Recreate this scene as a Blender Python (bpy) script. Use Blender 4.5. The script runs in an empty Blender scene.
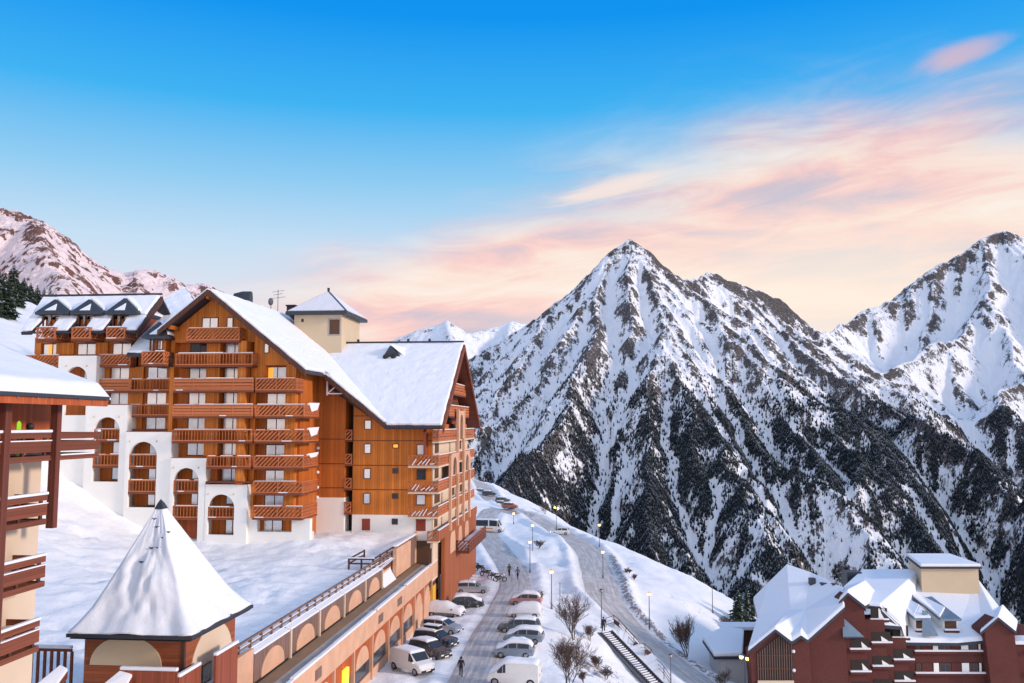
import bpy, bmesh, math, random
import numpy as np
from mathutils import Vector, Matrix
R = math.radians
scene = bpy.context.scene
col = scene.collection
random.seed(7)
# ---------------------------------------------------------------- camera
F = 900.0                                  # focal length in pixels of a 1024 x 683 frame
PIT = math.atan(82 / 900.0)
YAW = math.atan(88 * math.cos(PIT) / 900.0)
H = 23.0                                   # eye height above the car park
cam_d = bpy.data.cameras.new('camera')
cam = bpy.data.objects.new('camera', cam_d)
col.objects.link(cam)
cam.location = (0, 0, H)
cam.rotation_euler = (R(90) + PIT, 0, YAW)
cam_d.sensor_width = 36
cam_d.lens = 36 * F / 1024
cam_d.clip_start = 0.5
cam_d.clip_end = 30000
scene.camera = cam

def ray(x, y, yaw=YAW):
    cp, sp, cy, sy = math.cos(PIT), math.sin(PIT), math.cos(yaw), math.sin(yaw)
    fw = (-sy * cp, cy * cp, sp); rt = (cy, sy, 0); up = (sy * sp, -cy * sp, cp)
    a = (x - 512) / F; b = (341.5 - y) / F
    return [fw[i] + a * rt[i] + b * up[i] for i in range(3)]
def atX(x, y, X, yaw=YAW):
    r = ray(x, y, yaw); t = X / r[0]; return Vector((X, t * r[1], H + t * r[2]))
def atY(x, y, Y, yaw=YAW):
    r = ray(x, y, yaw); t = Y / r[1]; return Vector((t * r[0], Y, H + t * r[2]))
def atZ(x, y, Z, yaw=YAW):
    r = ray(x, y, yaw); t = (Z - H) / r[2]; return Vector((t * r[0], t * r[1], Z))
def pX(x, Y): return atY(x, 423, Y).x          # world X of pixel column x on plane Y
def pZ(y, Y, x=300): return atY(x, y, Y).z     # world Z of pixel row y on plane Y
def pY(x, X): return atX(x, 423, X).y          # world Y of pixel column x on plane X

# ---------------------------------------------------------------- objects
OFF = {}
def tag(o, label=None, cat=None, group=None, kind=None):
    if label: o['label'] = label
    if cat: o['category'] = cat
    if group: o['group'] = group
    if kind: o['kind'] = kind
    return o
def thing(name, label, cat, loc=(0, 0, 0), rotz=0, group=None, frame=False):
    """Empty at a thing's base; with frame=True parts are written in scene coordinates and moved to it."""
    o = bpy.data.objects.new(name, None); col.objects.link(o)
    o.empty_display_size = 0.5
    loc = Vector(loc)
    if frame:
        OFF[o.name] = loc.copy()
        o.location = Matrix.Rotation(rotz, 3, 'Z') @ loc
    else:
        OFF[o.name] = Vector((0, 0, 0))
        o.location = loc
    o.rotation_euler = (0, 0, rotz)
    return tag(o, label, cat, group)

class MB:
    def __init__(s, T=None): s.v = []; s.f = []; s.mi = []; s.T = T; s.cur = 0
    def add(s, vs, fs):
        n = len(s.v)
        s.v += [s.T(*p) if s.T else tuple(p) for p in vs]
        s.f += [[n + i for i in f] for f in fs]; s.mi += [s.cur] * len(fs)
        return s
    def box(s, x0, x1, y0, y1, z0, z1):
        return s.add([(x0, y0, z0), (x1, y0, z0), (x1, y1, z0), (x0, y1, z0), (x0, y0, z1), (x1, y0, z1), (x1, y1, z1), (x0, y1, z1)],
                     [[0, 3, 2, 1], [4, 5, 6, 7], [0, 1, 5, 4], [1, 2, 6, 5], [2, 3, 7, 6], [3, 0, 4, 7]])
    def hexa(s, p):                         # eight corners, bottom ring then top ring
        return s.add(p, [[0, 3, 2, 1], [4, 5, 6, 7], [0, 1, 5, 4], [1, 2, 6, 5], [2, 3, 7, 6], [3, 0, 4, 7]])
    def bar(s, p, q, w, h):
        p, q = Vector(p), Vector(q); d = (q - p)
        if d.length < 1e-6: return s
        d.normalize()
        u = Vector((0, 0, 1)) if abs(d.z) < 0.99 else Vector((0, 1, 0))
        sd = d.cross(u).normalized() * (w / 2); u2 = sd.cross(d).normalized() * (h / 2)
        return s.hexa([p - sd - u2, p + sd - u2, q + sd - u2, q - sd - u2, p - sd + u2, p + sd + u2, q + sd + u2, q - sd + u2])
    def tube(s, pts, rad, n=6, cap=True):
        pts = [Vector(p) for p in pts]
        rad = rad if isinstance(rad, (list, tuple)) else [rad] * len(pts)
        vs, fs = [], []
        for i, p in enumerate(pts):
            d = (pts[min(i + 1, len(pts) - 1)] - pts[max(i - 1, 0)]).normalized()
            a = d.cross(Vector((0.13, 0.9, 0.41))).normalized(); b = d.cross(a)
            for k in range(n):
                t = 2 * math.pi * k / n
                vs.append(p + (a * math.cos(t) + b * math.sin(t)) * rad[i])
        for i in range(len(pts) - 1):
            for k in range(n):
                fs.append([i * n + k, i * n + (k + 1) % n, (i + 1) * n + (k + 1) % n, (i + 1) * n + k])
        if cap: fs += [list(range(n))[::-1], [len(vs) - n + k for k in range(n)]]
        return s.add(vs, fs)
    def ball(s, c, r, n=10, m=7, sz=1.0):
        vs = [(c[0], c[1], c[2] - r * sz)]; fs = []
        for i in range(1, m):
            t = math.pi * i / m
            for k in range(n):
                a = 2 * math.pi * k / n
                vs.append((c[0] + r * math.sin(t) * math.cos(a), c[1] + r * math.sin(t) * math.sin(a), c[2] - r * sz * math.cos(t)))
        vs.append((c[0], c[1], c[2] + r * sz)); L = len(vs) - 1
        for k in range(n):
            fs.append([0, 1 + (k + 1) % n, 1 + k]); fs.append([L, L - n + k, L - n + (k + 1) % n])
        for i in range(m - 2):
            for k in range(n):
                a = 1 + i * n
                fs.append([a + k, a + (k + 1) % n, a + n + (k + 1) % n, a + n + k])
        return s.add(vs, fs)
    def prism(s, poly, a, b):               # polygon of (u, w) extruded along the middle axis from a to b
        n = len(poly)
        vs = [(u, a, w) for u, w in poly] + [(u, b, w) for u, w in poly]
        return s.add(vs, [list(range(n)), [n + i for i in range(n)][::-1]] + [[i, (i + 1) % n + n, (i + 1) % n][:0] or [i, i + n, (i + 1) % n + n, (i + 1) % n] for i in range(n)])
    def slab(s, pts, dz):                   # top polygon of 3d points, thickness dz downwards
        n = len(pts); pts = [Vector(p) for p in pts]
        vs = pts + [p - Vector((0, 0, dz)) for p in pts]
        return s.add(vs, [list(range(n)), [n + i for i in range(n)][::-1]] + [[i, i + n, (i + 1) % n + n, (i + 1) % n] for i in range(n)])
    def build(s, name, mat, parent=None, smooth=False, bevel=0, seg=2):
        off = OFF.get(parent.name, Vector((0, 0, 0))) if parent else Vector((0, 0, 0))
        me = bpy.data.meshes.new(name)
        me.from_pydata([tuple(Vector(p) - off) for p in s.v], [], s.f)
        mats = mat if isinstance(mat, (list, tuple)) else [mat]
        for m in mats: me.materials.append(m)
        if len(mats) > 1: me.polygons.foreach_set('material_index', s.mi)
        bm = bmesh.new(); bm.from_mesh(me)
        bmesh.ops.recalc_face_normals(bm, faces=bm.faces)
        bm.to_mesh(me); bm.free()
        if smooth: me.polygons.foreach_set('use_smooth', [True] * len(me.polygons))
        me.update()
        o = bpy.data.objects.new(name, me); col.objects.link(o)
        if parent:
            o.parent = parent; OFF[o.name] = off
        if bevel:
            b = o.modifiers.new('bevel', 'BEVEL'); b.width = bevel; b.segments = seg; b.limit_method = 'ANGLE'; b.angle_limit = R(35)
        return o

def arch_wall(mb, u0, u1, z0, z1, a0, a1, zsill, zspring, y0, y1, n=14):
    """A wall from y0 to y1 with one round-headed opening a0..a1."""
    mb.box(u0, a0, y0, y1, z0, z1); mb.box(a1, u1, y0, y1, z0, z1)
    if zsill > z0 + 0.01: mb.box(a0, a1, y0, y1, z0, zsill)
    c, r = (a0 + a1) / 2, (a1 - a0) / 2
    for i in range(n):
        t0, t1 = math.pi * i / n, math.pi * (i + 1) / n
        p0 = (c - r * math.cos(t0), zspring + r * math.sin(t0)); p1 = (c - r * math.cos(t1), zspring + r * math.sin(t1))
        mb.prism([p0, p1, (p1[0], z1), (p0[0], z1)], y0, y1)

def arch_panel(mb, a0, a1, z0, zspring, y0, y1, n=14, sy=1.0):
    c, r = (a0 + a1) / 2, (a1 - a0) / 2
    poly = [(a1, z0), (a0, z0)] + [(c - r * math.cos(math.pi * i / n), zspring + sy * r * math.sin(math.pi * i / n)) for i in range(n + 1)]
    mb.prism(poly, y0, y1)

# ---------------------------------------------------------------- materials
M = {}
def nodes(name):
    m = bpy.data.materials.new(name); m.use_nodes = True
    nt = m.node_tree; b = nt.nodes['Principled BSDF']
    M[name] = m
    return m, nt, b
class G:
    """small node-graph helper"""
    def __init__(s, nt): s.nt = nt
    def n(s, t, **k):
        x = s.nt.nodes.new(t)
        for a, v in k.items(): setattr(x, a, v)
        return x
    def link(s, a, b): s.nt.links.new(a, b)
    def val(s, sock, v):
        if hasattr(v, 'is_output') or isinstance(v, bpy.types.NodeSocket): s.link(v, sock)
        else: sock.default_value = v
    def math(s, op, a, b=0.0, c=None, clamp=False):
        x = s.n('ShaderNodeMath', operation=op, use_clamp=clamp)
        s.val(x.inputs[0], a); s.val(x.inputs[1], b)
        if c is not None: s.val(x.inputs[2], c)
        return x.outputs[0]
    def ss(s, v, lo, hi):
        x = s.n('ShaderNodeMapRange', interpolation_type='SMOOTHSTEP')
        s.val(x.inputs['Value'], v); x.inputs['From Min'].default_value = lo; x.inputs['From Max'].default_value = hi
        return x.outputs['Result']
    def mix(s, f, a, b, t='MIX'):
        x = s.n('ShaderNodeMix', data_type='RGBA', blend_type=t)
        s.val(x.inputs[0], f)
        s.val(x.inputs[6], a if not isinstance(a, tuple) else (*a[:3], 1)); s.val(x.inputs[7], b if not isinstance(b, tuple) else (*b[:3], 1))
        return x.outputs[2]
    def noise(s, vec, scale, detail=4, rough=0.55, dist=0.0):
        x = s.n('ShaderNodeTexNoise'); x.inputs['Scale'].default_value = scale; x.inputs['Detail'].default_value = detail
        x.inputs['Roughness'].default_value = rough; x.inputs['Distortion'].default_value = dist
        if vec is not None: s.link(vec, x.inputs['Vector'])
        return x.outputs[0]
    def mapv(s, vec, sc):
        x = s.n('ShaderNodeMapping'); x.inputs['Scale'].default_value = sc; s.link(vec, x.inputs['Vector']); return x.outputs[0]
    def pos(s): return s.n('ShaderNodeTexCoord').outputs['Object']
    def bump(s, h, strength, dist, b):
        x = s.n('ShaderNodeBump'); x.inputs['Strength'].default_value = strength; x.inputs['Distance'].default_value = dist
        s.link(h, x.inputs['Height']); s.link(x.outputs[0], b.inputs['Normal'])

def plain(name, c, rough=0.7, var=0.25, scale=2.0, metal=0.0, spec=0.4, bump=0.0):
    m, nt, b = nodes(name); g = G(nt)
    p = g.pos(); n = g.noise(p, scale, 5)
    c2 = tuple(v * (1 - var) for v in c); c3 = tuple(min(1, v * (1 + var)) for v in c)
    g.link(g.mix(n, c2, c3), b.inputs['Base Color'])
    b.inputs['Roughness'].default_value = rough; b.inputs['Metallic'].default_value = metal
    b.inputs['Specular IOR Level'].default_value = spec
    if bump: g.bump(g.noise(p, scale * 6, 4), bump, 0.05, b)
    return m
def wood(name, c, plank=0.22, axis='z', var=0.48, rough=0.62, side='x', weather=0.5):
    """boards: axis = the direction they run; side = the other in-plane axis"""
    m, nt, b = nodes(name); g = G(nt)
    p = g.pos(); sx = g.n('ShaderNodeSeparateXYZ'); g.link(p, sx.inputs[0])
    if axis == 'z': across = g.math('ADD', sx.outputs[0], sx.outputs[1])
    else: across = sx.outputs[2]
    k = g.math('DIVIDE', across, plank); fl = g.math('FLOOR', k); fr = g.math('FRACT', k)
    wn = g.n('ShaderNodeTexWhiteNoise', noise_dimensions='1D'); g.link(fl, wn.inputs['W'])
    st = g.mapv(p, (3, 3, 0.25) if axis == 'z' else (0.3, 0.3, 4))
    gr = g.noise(st, 3.0, 5, 0.6)
    big = g.noise(p, 0.25, 3)
    f = g.math('ADD', g.math('MULTIPLY', wn.outputs[0], 0.4), g.math('ADD', g.math('MULTIPLY', gr, 0.35), g.math('MULTIPLY', big, 0.35)), clamp=True)
    colr = g.mix(f, tuple(v * (1 - var) for v in c), tuple(min(1, v * (1 + var)) for v in c))
    gap = g.math('LESS_THAN', fr, 0.09)
    colr = g.mix(g.math('MULTIPLY', gap, 0.55), colr, tuple(v * 0.25 for v in c))
    wth = g.math('MULTIPLY', g.ss(g.noise(p, 0.6, 4), 0.55, 0.8), weather)
    colr = g.mix(wth, colr, (c[0] * 0.5 + 0.02, c[1] * 0.55 + 0.02, c[2] * 0.6 + 0.02))
    g.link(colr, b.inputs['Base Color'])
    b.inputs['Roughness'].default_value = rough; b.inputs['Specular IOR Level'].default_value = 0.3
    g.bump(g.math('SUBTRACT', gr, gap), 0.4, 0.02, b)
    return m
def snow_mat(name, c=(0.86, 0.88, 0.92), bump=0.5, scale=1.2, dist=0.25, dirt=0.0):
    m, nt, b = nodes(name); g = G(nt); p = g.pos()
    n1 = g.noise(p, scale * 0.25, 5, 0.6); n2 = g.noise(p, scale * 2.5, 5, 0.65)
    base = g.mix(n1, tuple(v * 0.93 for v in c), c)
    if dirt:
        base = g.mix(g.math('MULTIPLY', g.ss(n2, 0.5, 0.75), dirt), base, (0.4, 0.37, 0.35))
    g.link(base, b.inputs['Base Color'])
    b.inputs['Roughness'].default_value = 0.65; b.inputs['Specular IOR Level'].default_value = 0.25
    g.bump(g.math('ADD', g.math('MULTIPLY', n1, 1.5), g.math('MULTIPLY', n2, 0.4)), bump, dist, b)
    return m
def brick(name, c, c2, mortar, sc=4.0):
    m, nt, b = nodes(name); g = G(nt); p = g.pos()
    sx = g.n('ShaderNodeSeparateXYZ'); g.link(p, sx.inputs[0])
    cb = g.n('ShaderNodeCombineXYZ'); g.link(g.math('ADD', sx.outputs[0], sx.outputs[1]), cb.inputs[0]); g.link(sx.outputs[2], cb.inputs[1])
    t = g.n('ShaderNodeTexBrick'); t.inputs['Scale'].default_value = sc; g.link(cb.outputs[0], t.inputs['Vector'])
    t.inputs['Color1'].default_value = (*c, 1); t.inputs['Color2'].default_value = (*c2, 1); t.inputs['Mortar'].default_value = (*mortar, 1)
    t.inputs['Mortar Size'].default_value = 0.03
    n = g.noise(p, 0.5, 5); g.link(g.mix(g.math('MULTIPLY', g.ss(n, 0.35, 0.75), 0.35), t.outputs[0], tuple(v * 0.6 for v in c)), b.inputs['Base Color'])
    b.inputs['Roughness'].default_value = 0.85; b.inputs['Specular IOR Level'].default_value = 0.2
    g.bump(t.outputs[1], 0.3, -0.02, b)
    return m
def emit(name, c, s):
    m, nt, b = nodes(name)
    b.inputs['Base Color'].default_value = (*c, 1); b.inputs['Emission Color'].default_value = (*c, 1); b.inputs['Emission Strength'].default_value = s
    return m

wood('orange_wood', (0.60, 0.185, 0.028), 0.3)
wood('orange_wood_shaded', (0.47, 0.130, 0.022), 0.25)  # darker copy of the orange timber, recess shade put into its colour
wood('rail_wood', (0.47, 0.145, 0.055), 0.2, axis='x')
wood('wall_brown', (0.33, 0.095, 0.030), 0.22)
wood('brown_wood', (0.19, 0.055, 0.028), 0.18, axis='x')
wood('kiosk_wood', (0.30, 0.085, 0.034), 0.18, axis='x')
wood('brown_boards', (0.26, 0.065, 0.032), 0.16)
wood('red_boards', (0.42, 0.095, 0.028), 0.22)
wood('dark_wood', (0.085, 0.034, 0.022), 0.18)
wood('upper_arcade_wood', (0.21, 0.125, 0.10), 0.2)
wood('grey_planks', (0.27, 0.17, 0.10), 0.3, axis='x')
snow_mat('snow_roof', (0.84, 0.87, 0.93), 0.35, 1.0, 0.2)
snow_mat('snow_cap', (0.85, 0.86, 0.90), 0.4, 2.0, 0.1)
snow_mat('snow_dirty', (0.80, 0.80, 0.84), 0.5, 2.0, 0.15, dirt=0.35)
plain('white_plaster', (0.86, 0.845, 0.80), 0.85, 0.06, 0.6, spec=0.2, bump=0.1)
plain('pink_plaster', (0.62, 0.37, 0.245), 0.85, 0.26, 0.7, spec=0.2, bump=0.1)
plain('beige_plaster', (0.60, 0.48, 0.33), 0.85, 0.10, 0.5, spec=0.2, bump=0.1)
plain('pale_plaster', (0.66, 0.53, 0.40), 0.85, 0.10, 0.6, spec=0.2, bump=0.1)
plain('dark_trim', (0.030, 0.031, 0.042), 0.6, 0.3, 3)
plain('slate', (0.032, 0.042, 0.060), 0.5, 0.35, 2.5, bump=0.3)
plain('metal_roof', (0.20, 0.26, 0.32), 0.4, 0.35, 1.5, metal=0.5)
plain('frame_brown', (0.12, 0.05, 0.025), 0.5, 0.2, 3)
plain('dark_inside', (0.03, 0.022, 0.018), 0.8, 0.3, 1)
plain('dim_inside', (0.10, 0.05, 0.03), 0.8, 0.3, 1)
plain('curtain', (0.92, 0.93, 0.94), 0.22, 0.16, 1.1, spec=0.6, metal=0.45)
plain('curtain_grey', (0.66, 0.70, 0.75), 0.18, 0.3, 1.4, spec=0.7, metal=0.4)
plain('glass_dark', (0.035, 0.042, 0.055), 0.12, 0.4, 0.8, spec=0.35)
plain('shutter_red', (0.26, 0.045, 0.025), 0.6, 0.2, 2)
plain('concrete', (0.36, 0.34, 0.32), 0.9, 0.25, 1.0, bump=0.2)
plain('rubber', (0.02, 0.02, 0.022), 0.8, 0.2, 5)
plain('alloy', (0.35, 0.35, 0.37), 0.35, 0.1, 5, metal=0.8)
plain('pole_metal', (0.16, 0.16, 0.17), 0.45, 0.2, 3, metal=0.6)
plain('bark', (0.085, 0.055, 0.042), 0.9, 0.3, 6)
plain('twig', (0.12, 0.075, 0.06), 0.9, 0.3, 6)
plain('needles', (0.025, 0.045, 0.028), 0.8, 0.45, 3)
plain('tank_green', (0.10, 0.16, 0.12), 0.5, 0.3, 4)
plain('yellow_paint', (0.75, 0.42, 0.04), 0.6, 0.1, 3)
plain('skin', (0.5, 0.3, 0.2), 0.6, 0.05, 5)
brick('red_brick', (0.145, 0.041, 0.034), (0.10, 0.030, 0.026), (0.12, 0.055, 0.048))
emit('lamp_glow', (1.0, 0.62, 0.15), 5.0)
emit('lit_window', (1.0, 0.40, 0.05), 0.75)
emit('sign_glow', (1.0, 0.62, 0.04), 1.0)
emit('head_glow', (1.0, 0.85, 0.55), 6.0)

# ---------------------------------------------------------------- noise (numpy)
def vnoise(x, y, seed=0):
    x = np.asarray(x, float); y = np.asarray(y, float)
    xi = np.floor(x).astype(np.int64); yi = np.floor(y).astype(np.int64)
    fx = x - xi; fy = y - yi; fx = fx * fx * fx * (fx * (fx * 6 - 15) + 10); fy = fy * fy * fy * (fy * (fy * 6 - 15) + 10)
    def h(a, b):
        n = (a * 374761393 + b * 668265263 + seed * 1274126177) & 0xFFFFFFFF
        n = ((n ^ (n >> 13)) * 1274126177) & 0xFFFFFFFF
        n = (n ^ (n >> 16)) & 0xFFFF
        return n / 65535.0
    return (h(xi, yi) * (1 - fx) + h(xi + 1, yi) * fx) * (1 - fy) + (h(xi, yi + 1) * (1 - fx) + h(xi + 1, yi + 1) * fx) * fy
def fbm(x, y, o=5, seed=0, gain=0.5):
    a, s, t = 1.0, 0.0, 0.0
    for i in range(o):
        s = s + a * vnoise(x, y, seed + i * 17); t += a; x = x * 2.03 + 5.3; y = y * 2.03 + 1.7; a *= gain
    return s / t
def ridged(x, y, o=5, seed=0):
    a, s, t = 1.0, 0.0, 0.0
    for i in range(o):
        s = s + a * (1 - np.abs(2 * vnoise(x, y, seed + i * 13) - 1)); t += a; x = x * 2.1 + 3.1; y = y * 2.1 + 8.2; a *= 0.5
    return s / t
def sstep(v, a, b):
    t = np.clip((v - a) / (b - a), 0, 1); return t * t * (3 - 2 * t)
def grid_mesh(name, X, Y, Z, mat, attrs=None, smooth=True):
    n, m = X.shape
    v = np.stack([X, Y, Z], -1).reshape(-1, 3).astype(np.float32)
    idx = np.arange(n * m).reshape(n, m)
    q = np.stack([idx[:-1, :-1], idx[:-1, 1:], idx[1:, 1:], idx[1:, :-1]], -1).reshape(-1, 4).astype(np.int32)
    me = bpy.data.meshes.new(name)
    me.vertices.add(len(v)); me.vertices.foreach_set('co', v.ravel())
    me.loops.add(q.size); me.loops.foreach_set('vertex_index', q.ravel())
    me.polygons.add(len(q)); me.polygons.foreach_set('loop_start', np.arange(0, q.size, 4, dtype=np.int32))
    me.polygons.foreach_set('use_smooth', np.full(len(q), smooth))
    for k, a in (attrs or {}).items():
        at = me.attributes.new(k, 'FLOAT', 'POINT'); at.data.foreach_set('value', a.ravel().astype(np.float32))
    me.materials.append(mat); me.update(calc_edges=True)
    o = bpy.data.objects.new(name, me); col.objects.link(o)
    return o
# ================================================================ sky, sun, colour management
SUN_EL, SUN_AZ = R(17), R(101)             # azimuth from +Y towards +X: from the right, a little behind the viewer
w = bpy.data.worlds.new('World'); scene.world = w; w.use_nodes = True
nt = w.node_tree; g = G(nt)
for n_ in list(nt.nodes): nt.nodes.remove(n_)
outn = g.n('ShaderNodeOutputWorld'); bg = g.n('ShaderNodeBackground'); g.link(bg.outputs[0], outn.inputs[0])
bg.inputs['Strength'].default_value = 0.1
sky = g.n('ShaderNodeTexSky', sky_type='NISHITA'); sky.sun_disc = False
sky.sun_elevation = SUN_EL; sky.sun_rotation = SUN_AZ; sky.altitude = 1650
tc = g.n('ShaderNodeTexCoord'); sp = g.n('ShaderNodeSeparateXYZ'); g.link(tc.outputs['Generated'], sp.inputs[0])
DEG = 180 / math.pi
az = g.math('MULTIPLY', g.math('ARCTAN2', sp.outputs[0], sp.outputs[1]), DEG)
az = g.math('ADD', az, math.degrees(YAW))                     # degrees right of the valley axis
el = g.math('MULTIPLY', g.math('ARCSINE', sp.outputs[2]), DEG)
ramp = g.n('ShaderNodeValToRGB'); g.link(g.math('DIVIDE', el, 45.0, clamp=True), ramp.inputs[0])
cr = ramp.color_ramp
stops = [(0.0, (0.62, 0.55, 0.60)), (4.5, (0.84, 0.72, 0.72)), (7.5, (0.74, 0.75, 0.83)), (11, (0.55, 0.72, 0.88)), (15, (0.27, 0.59, 0.87)), (19.5, (0.045, 0.44, 0.88)), (25, (0.0, 0.29, 0.86)), (45, (0.008, 0.15, 0.50))]
cr.elements[0].position = 0; cr.elements[0].color = (*stops[0][1], 1)
cr.elements[1].position = 1; cr.elements[1].color = (*stops[-1][1], 1)
for e_, c_ in stops[1:-1]:
    x_ = cr.elements.new(e_ / 45.0); x_.color = (*c_, 1)
base = ramp.outputs[0]
# ---- high cloud, combed into long streaks that climb to the right
def cvec(sa, se, tilt, ox=0.0):
    c = g.n('ShaderNodeCombineXYZ')
    g.link(g.math('MULTIPLY_ADD', az, sa, ox), c.inputs[0])
    g.link(g.math('MULTIPLY', g.math('SUBTRACT', el, g.math('MULTIPLY', az, tilt)), se), c.inputs[1])
    return c.outputs[0]
def env(ca, wa, ce, we, tilt=0.0):
    a = g.math('DIVIDE', g.math('SUBTRACT', az, ca), wa)
    e = g.math('DIVIDE', g.math('SUBTRACT', g.math('SUBTRACT', el, g.math('MULTIPLY', g.math('SUBTRACT', az, ca), tilt)), ce), we)
    r2 = g.math('ADD', g.math('MULTIPLY', a, a), g.math('MULTIPLY', e, e))
    return g.math('EXPONENT', g.math('MULTIPLY', r2, -1.0))
nA = g.noise(cvec(0.060, 0.26, 0.06), 1.0, 7, 0.55, 0.8)
nB = g.noise(cvec(0.11, 0.55, 0.10, 7.3), 1.0, 7, 0.6, 1.0)
nC = g.noise(cvec(0.05, 0.26, 0.02, 3.1), 1.0, 5, 0.5, 0.6)
main = g.math('MAXIMUM', env(21, 18, 11.4, 7.4, 0.02), env(6, 13, 9.0, 4.6, 0.10))
left = env(-4, 12, 6.8, 3.8, 0.02)
wisp = env(27.5, 2.9, 20.6, 0.85, 0.15)
finger = env(6.5, 4.2, 14.8, 0.85, 0.22)
dens = g.math('ADD', g.math('MULTIPLY', main, 1.5), g.math('MULTIPLY', left, 0.9))
dens = g.math('ADD', dens, g.math('MULTIPLY', g.math('SUBTRACT', nA, 0.5), 0.8))
dens = g.math('ADD', dens, g.math('MULTIPLY', g.math('SUBTRACT', nB, 0.5), 0.35))
near_env = g.ss(g.math('ADD', main, left), 0.02, 0.30)
dens = g.math('MULTIPLY', g.ss(dens, 0.10, 1.15), near_env)
warm = g.math('ADD', g.math('MULTIPLY', g.math('SUBTRACT', nB, 0.5), 1.5), g.math('MULTIPLY', g.math('SUBTRACT', nC, 0.5), 2.6))
ccol = g.n('ShaderNodeValToRGB'); g.link(g.math('ADD', warm, 0.56, clamp=True), ccol.inputs[0])
cc = ccol.color_ramp
cc.elements[0].position = 0.0; cc.elements[0].color = (0.54, 0.49, 0.60, 1)
cc.elements[1].position = 1.0; cc.elements[1].color = (1.0, 0.86, 0.76, 1)
for p_, c_ in ((0.25, (0.74, 0.54, 0.58)), (0.45, (0.97, 0.60, 0.55)), (0.68, (0.99, 0.75, 0.64))):
    x_ = cc.elements.new(p_); x_.color = (*c_, 1)
glow = env(19, 14, 7.5, 4.5, 0.05)
cloud = g.mix(g.math('MULTIPLY', glow, 0.6), ccol.outputs[0], (1.0, 0.88, 0.74))
c1 = g.mix(g.math('MULTIPLY', dens, 0.93), base, cloud)
c1 = g.mix(g.math('MULTIPLY', glow, 0.55), c1, (1.0, 0.87, 0.73))
c1 = g.mix(g.math('MULTIPLY', g.ss(g.math('ADD', finger, g.math('MULTIPLY', g.math('SUBTRACT', nB, 0.5), 0.7)), 0.25, 0.9), 0.8), c1, (0.97, 0.80, 0.72))
c1 = g.mix(g.math('MULTIPLY', g.ss(g.math('ADD', wisp, g.math('MULTIPLY', g.math('SUBTRACT', nB, 0.5), 0.8)), 0.25, 1.0), 0.65), c1, (0.80, 0.50, 0.52))
# unseen sky behind the viewer, brightened as fill for facades and snow
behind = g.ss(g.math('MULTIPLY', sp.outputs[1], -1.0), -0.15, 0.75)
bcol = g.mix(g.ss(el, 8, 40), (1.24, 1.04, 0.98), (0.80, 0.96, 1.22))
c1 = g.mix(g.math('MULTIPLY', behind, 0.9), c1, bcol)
zen = g.ss(el, 32, 70)
c1 = g.mix(g.math('MULTIPLY', zen, 0.65), c1, (0.62, 0.78, 1.05))
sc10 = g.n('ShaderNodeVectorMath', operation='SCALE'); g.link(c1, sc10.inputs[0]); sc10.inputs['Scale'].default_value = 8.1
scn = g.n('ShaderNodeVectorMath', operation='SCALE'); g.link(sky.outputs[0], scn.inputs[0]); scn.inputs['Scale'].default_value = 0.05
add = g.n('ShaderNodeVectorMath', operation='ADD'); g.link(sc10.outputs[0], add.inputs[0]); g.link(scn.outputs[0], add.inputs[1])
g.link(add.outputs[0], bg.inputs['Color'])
w.cycles.sampling_method = 'MANUAL'; w.cycles.sample_map_resolution = 1024

sd = bpy.data.lights.new('sun', 'SUN'); so = bpy.data.objects.new('sun', sd); col.objects.link(so)
sd.energy = 2.3; sd.angle = R(9); sd.color = (1.0, 0.80, 0.66)
dirv = Vector((math.sin(SUN_AZ) * math.cos(SUN_EL), math.cos(SUN_AZ) * math.cos(SUN_EL), math.sin(SUN_EL)))
so.rotation_euler = dirv.to_track_quat('Z', 'Y').to_euler(); so.location = (60, -30, 80)
vs = scene.view_settings
vs.view_transform = 'Standard'; vs.look = 'None'; vs.exposure = 0.30; vs.gamma = 1.0; vs.use_curve_mapping = False
scene.cycles.max_bounces = 5; scene.cycles.diffuse_bounces = 3; scene.cycles.glossy_bounces = 2
scene.cycles.use_denoising = True
# ================================================================ mountains
def cpt(px, py, D):
    r = ray(px, py); fwl = math.hypot(r[0], r[1])
    t = D / math.cos(math.atan((px - 512) / F)) / fwl
    return (r[0] * t, r[1] * t, H + r[2] * t)
def polar(az0, az1, na, r0, r1, nr):
    a = np.radians(np.linspace(az0, az1, na)); r = np.exp(np.linspace(math.log(r0), math.log(r1), nr))
    A, Rr = np.meshgrid(a, r); A = A - YAW
    return Rr * np.sin(A), Rr * np.cos(A)
def tents(X, Y, ridges, k=0.62, k2=0.36, d0=300.0, T=22.0):
    """height of a massif: every 3-d ridge polyline carries two falling flanks; flanks meet in gullies"""
    best = np.full(X.shape, -1e9); S = np.zeros(X.shape); Dd = np.zeros(X.shape); s0 = 0.0
    acc = np.zeros(X.shape); ref = None; hs = []
    for pts in ridges:
        hp = np.full(X.shape, -1e9)
        for a, b in zip(pts[:-1], pts[1:]):
            ex, ey = b[0] - a[0], b[1] - a[1]; L = math.hypot(ex, ey) + 1e-6
            t = np.clip(((X - a[0]) * ex + (Y - a[1]) * ey) / (L * L), 0, 1)
            d = np.hypot(X - a[0] - t * ex, Y - a[1] - t * ey)
            dr = np.sqrt(d * d + 144.0) - 12.0
            h = a[2] + t * (b[2] - a[2]) - (k * dr + k2 * d0 * (1 - np.exp(-dr / d0)))
            hp = np.maximum(hp, h)
            m = h > best
            S = np.where(m, s0 + t * L, S); Dd = np.where(m, d, Dd); best = np.where(m, h, best)
            s0 += L
        s0 += 900; hs.append(hp.astype(np.float32))
    for hp in hs: acc += np.exp(np.clip((hp - best) / T, -40, 0))
    return best + T * 0.6 * np.log(acc), S, Dd
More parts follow.
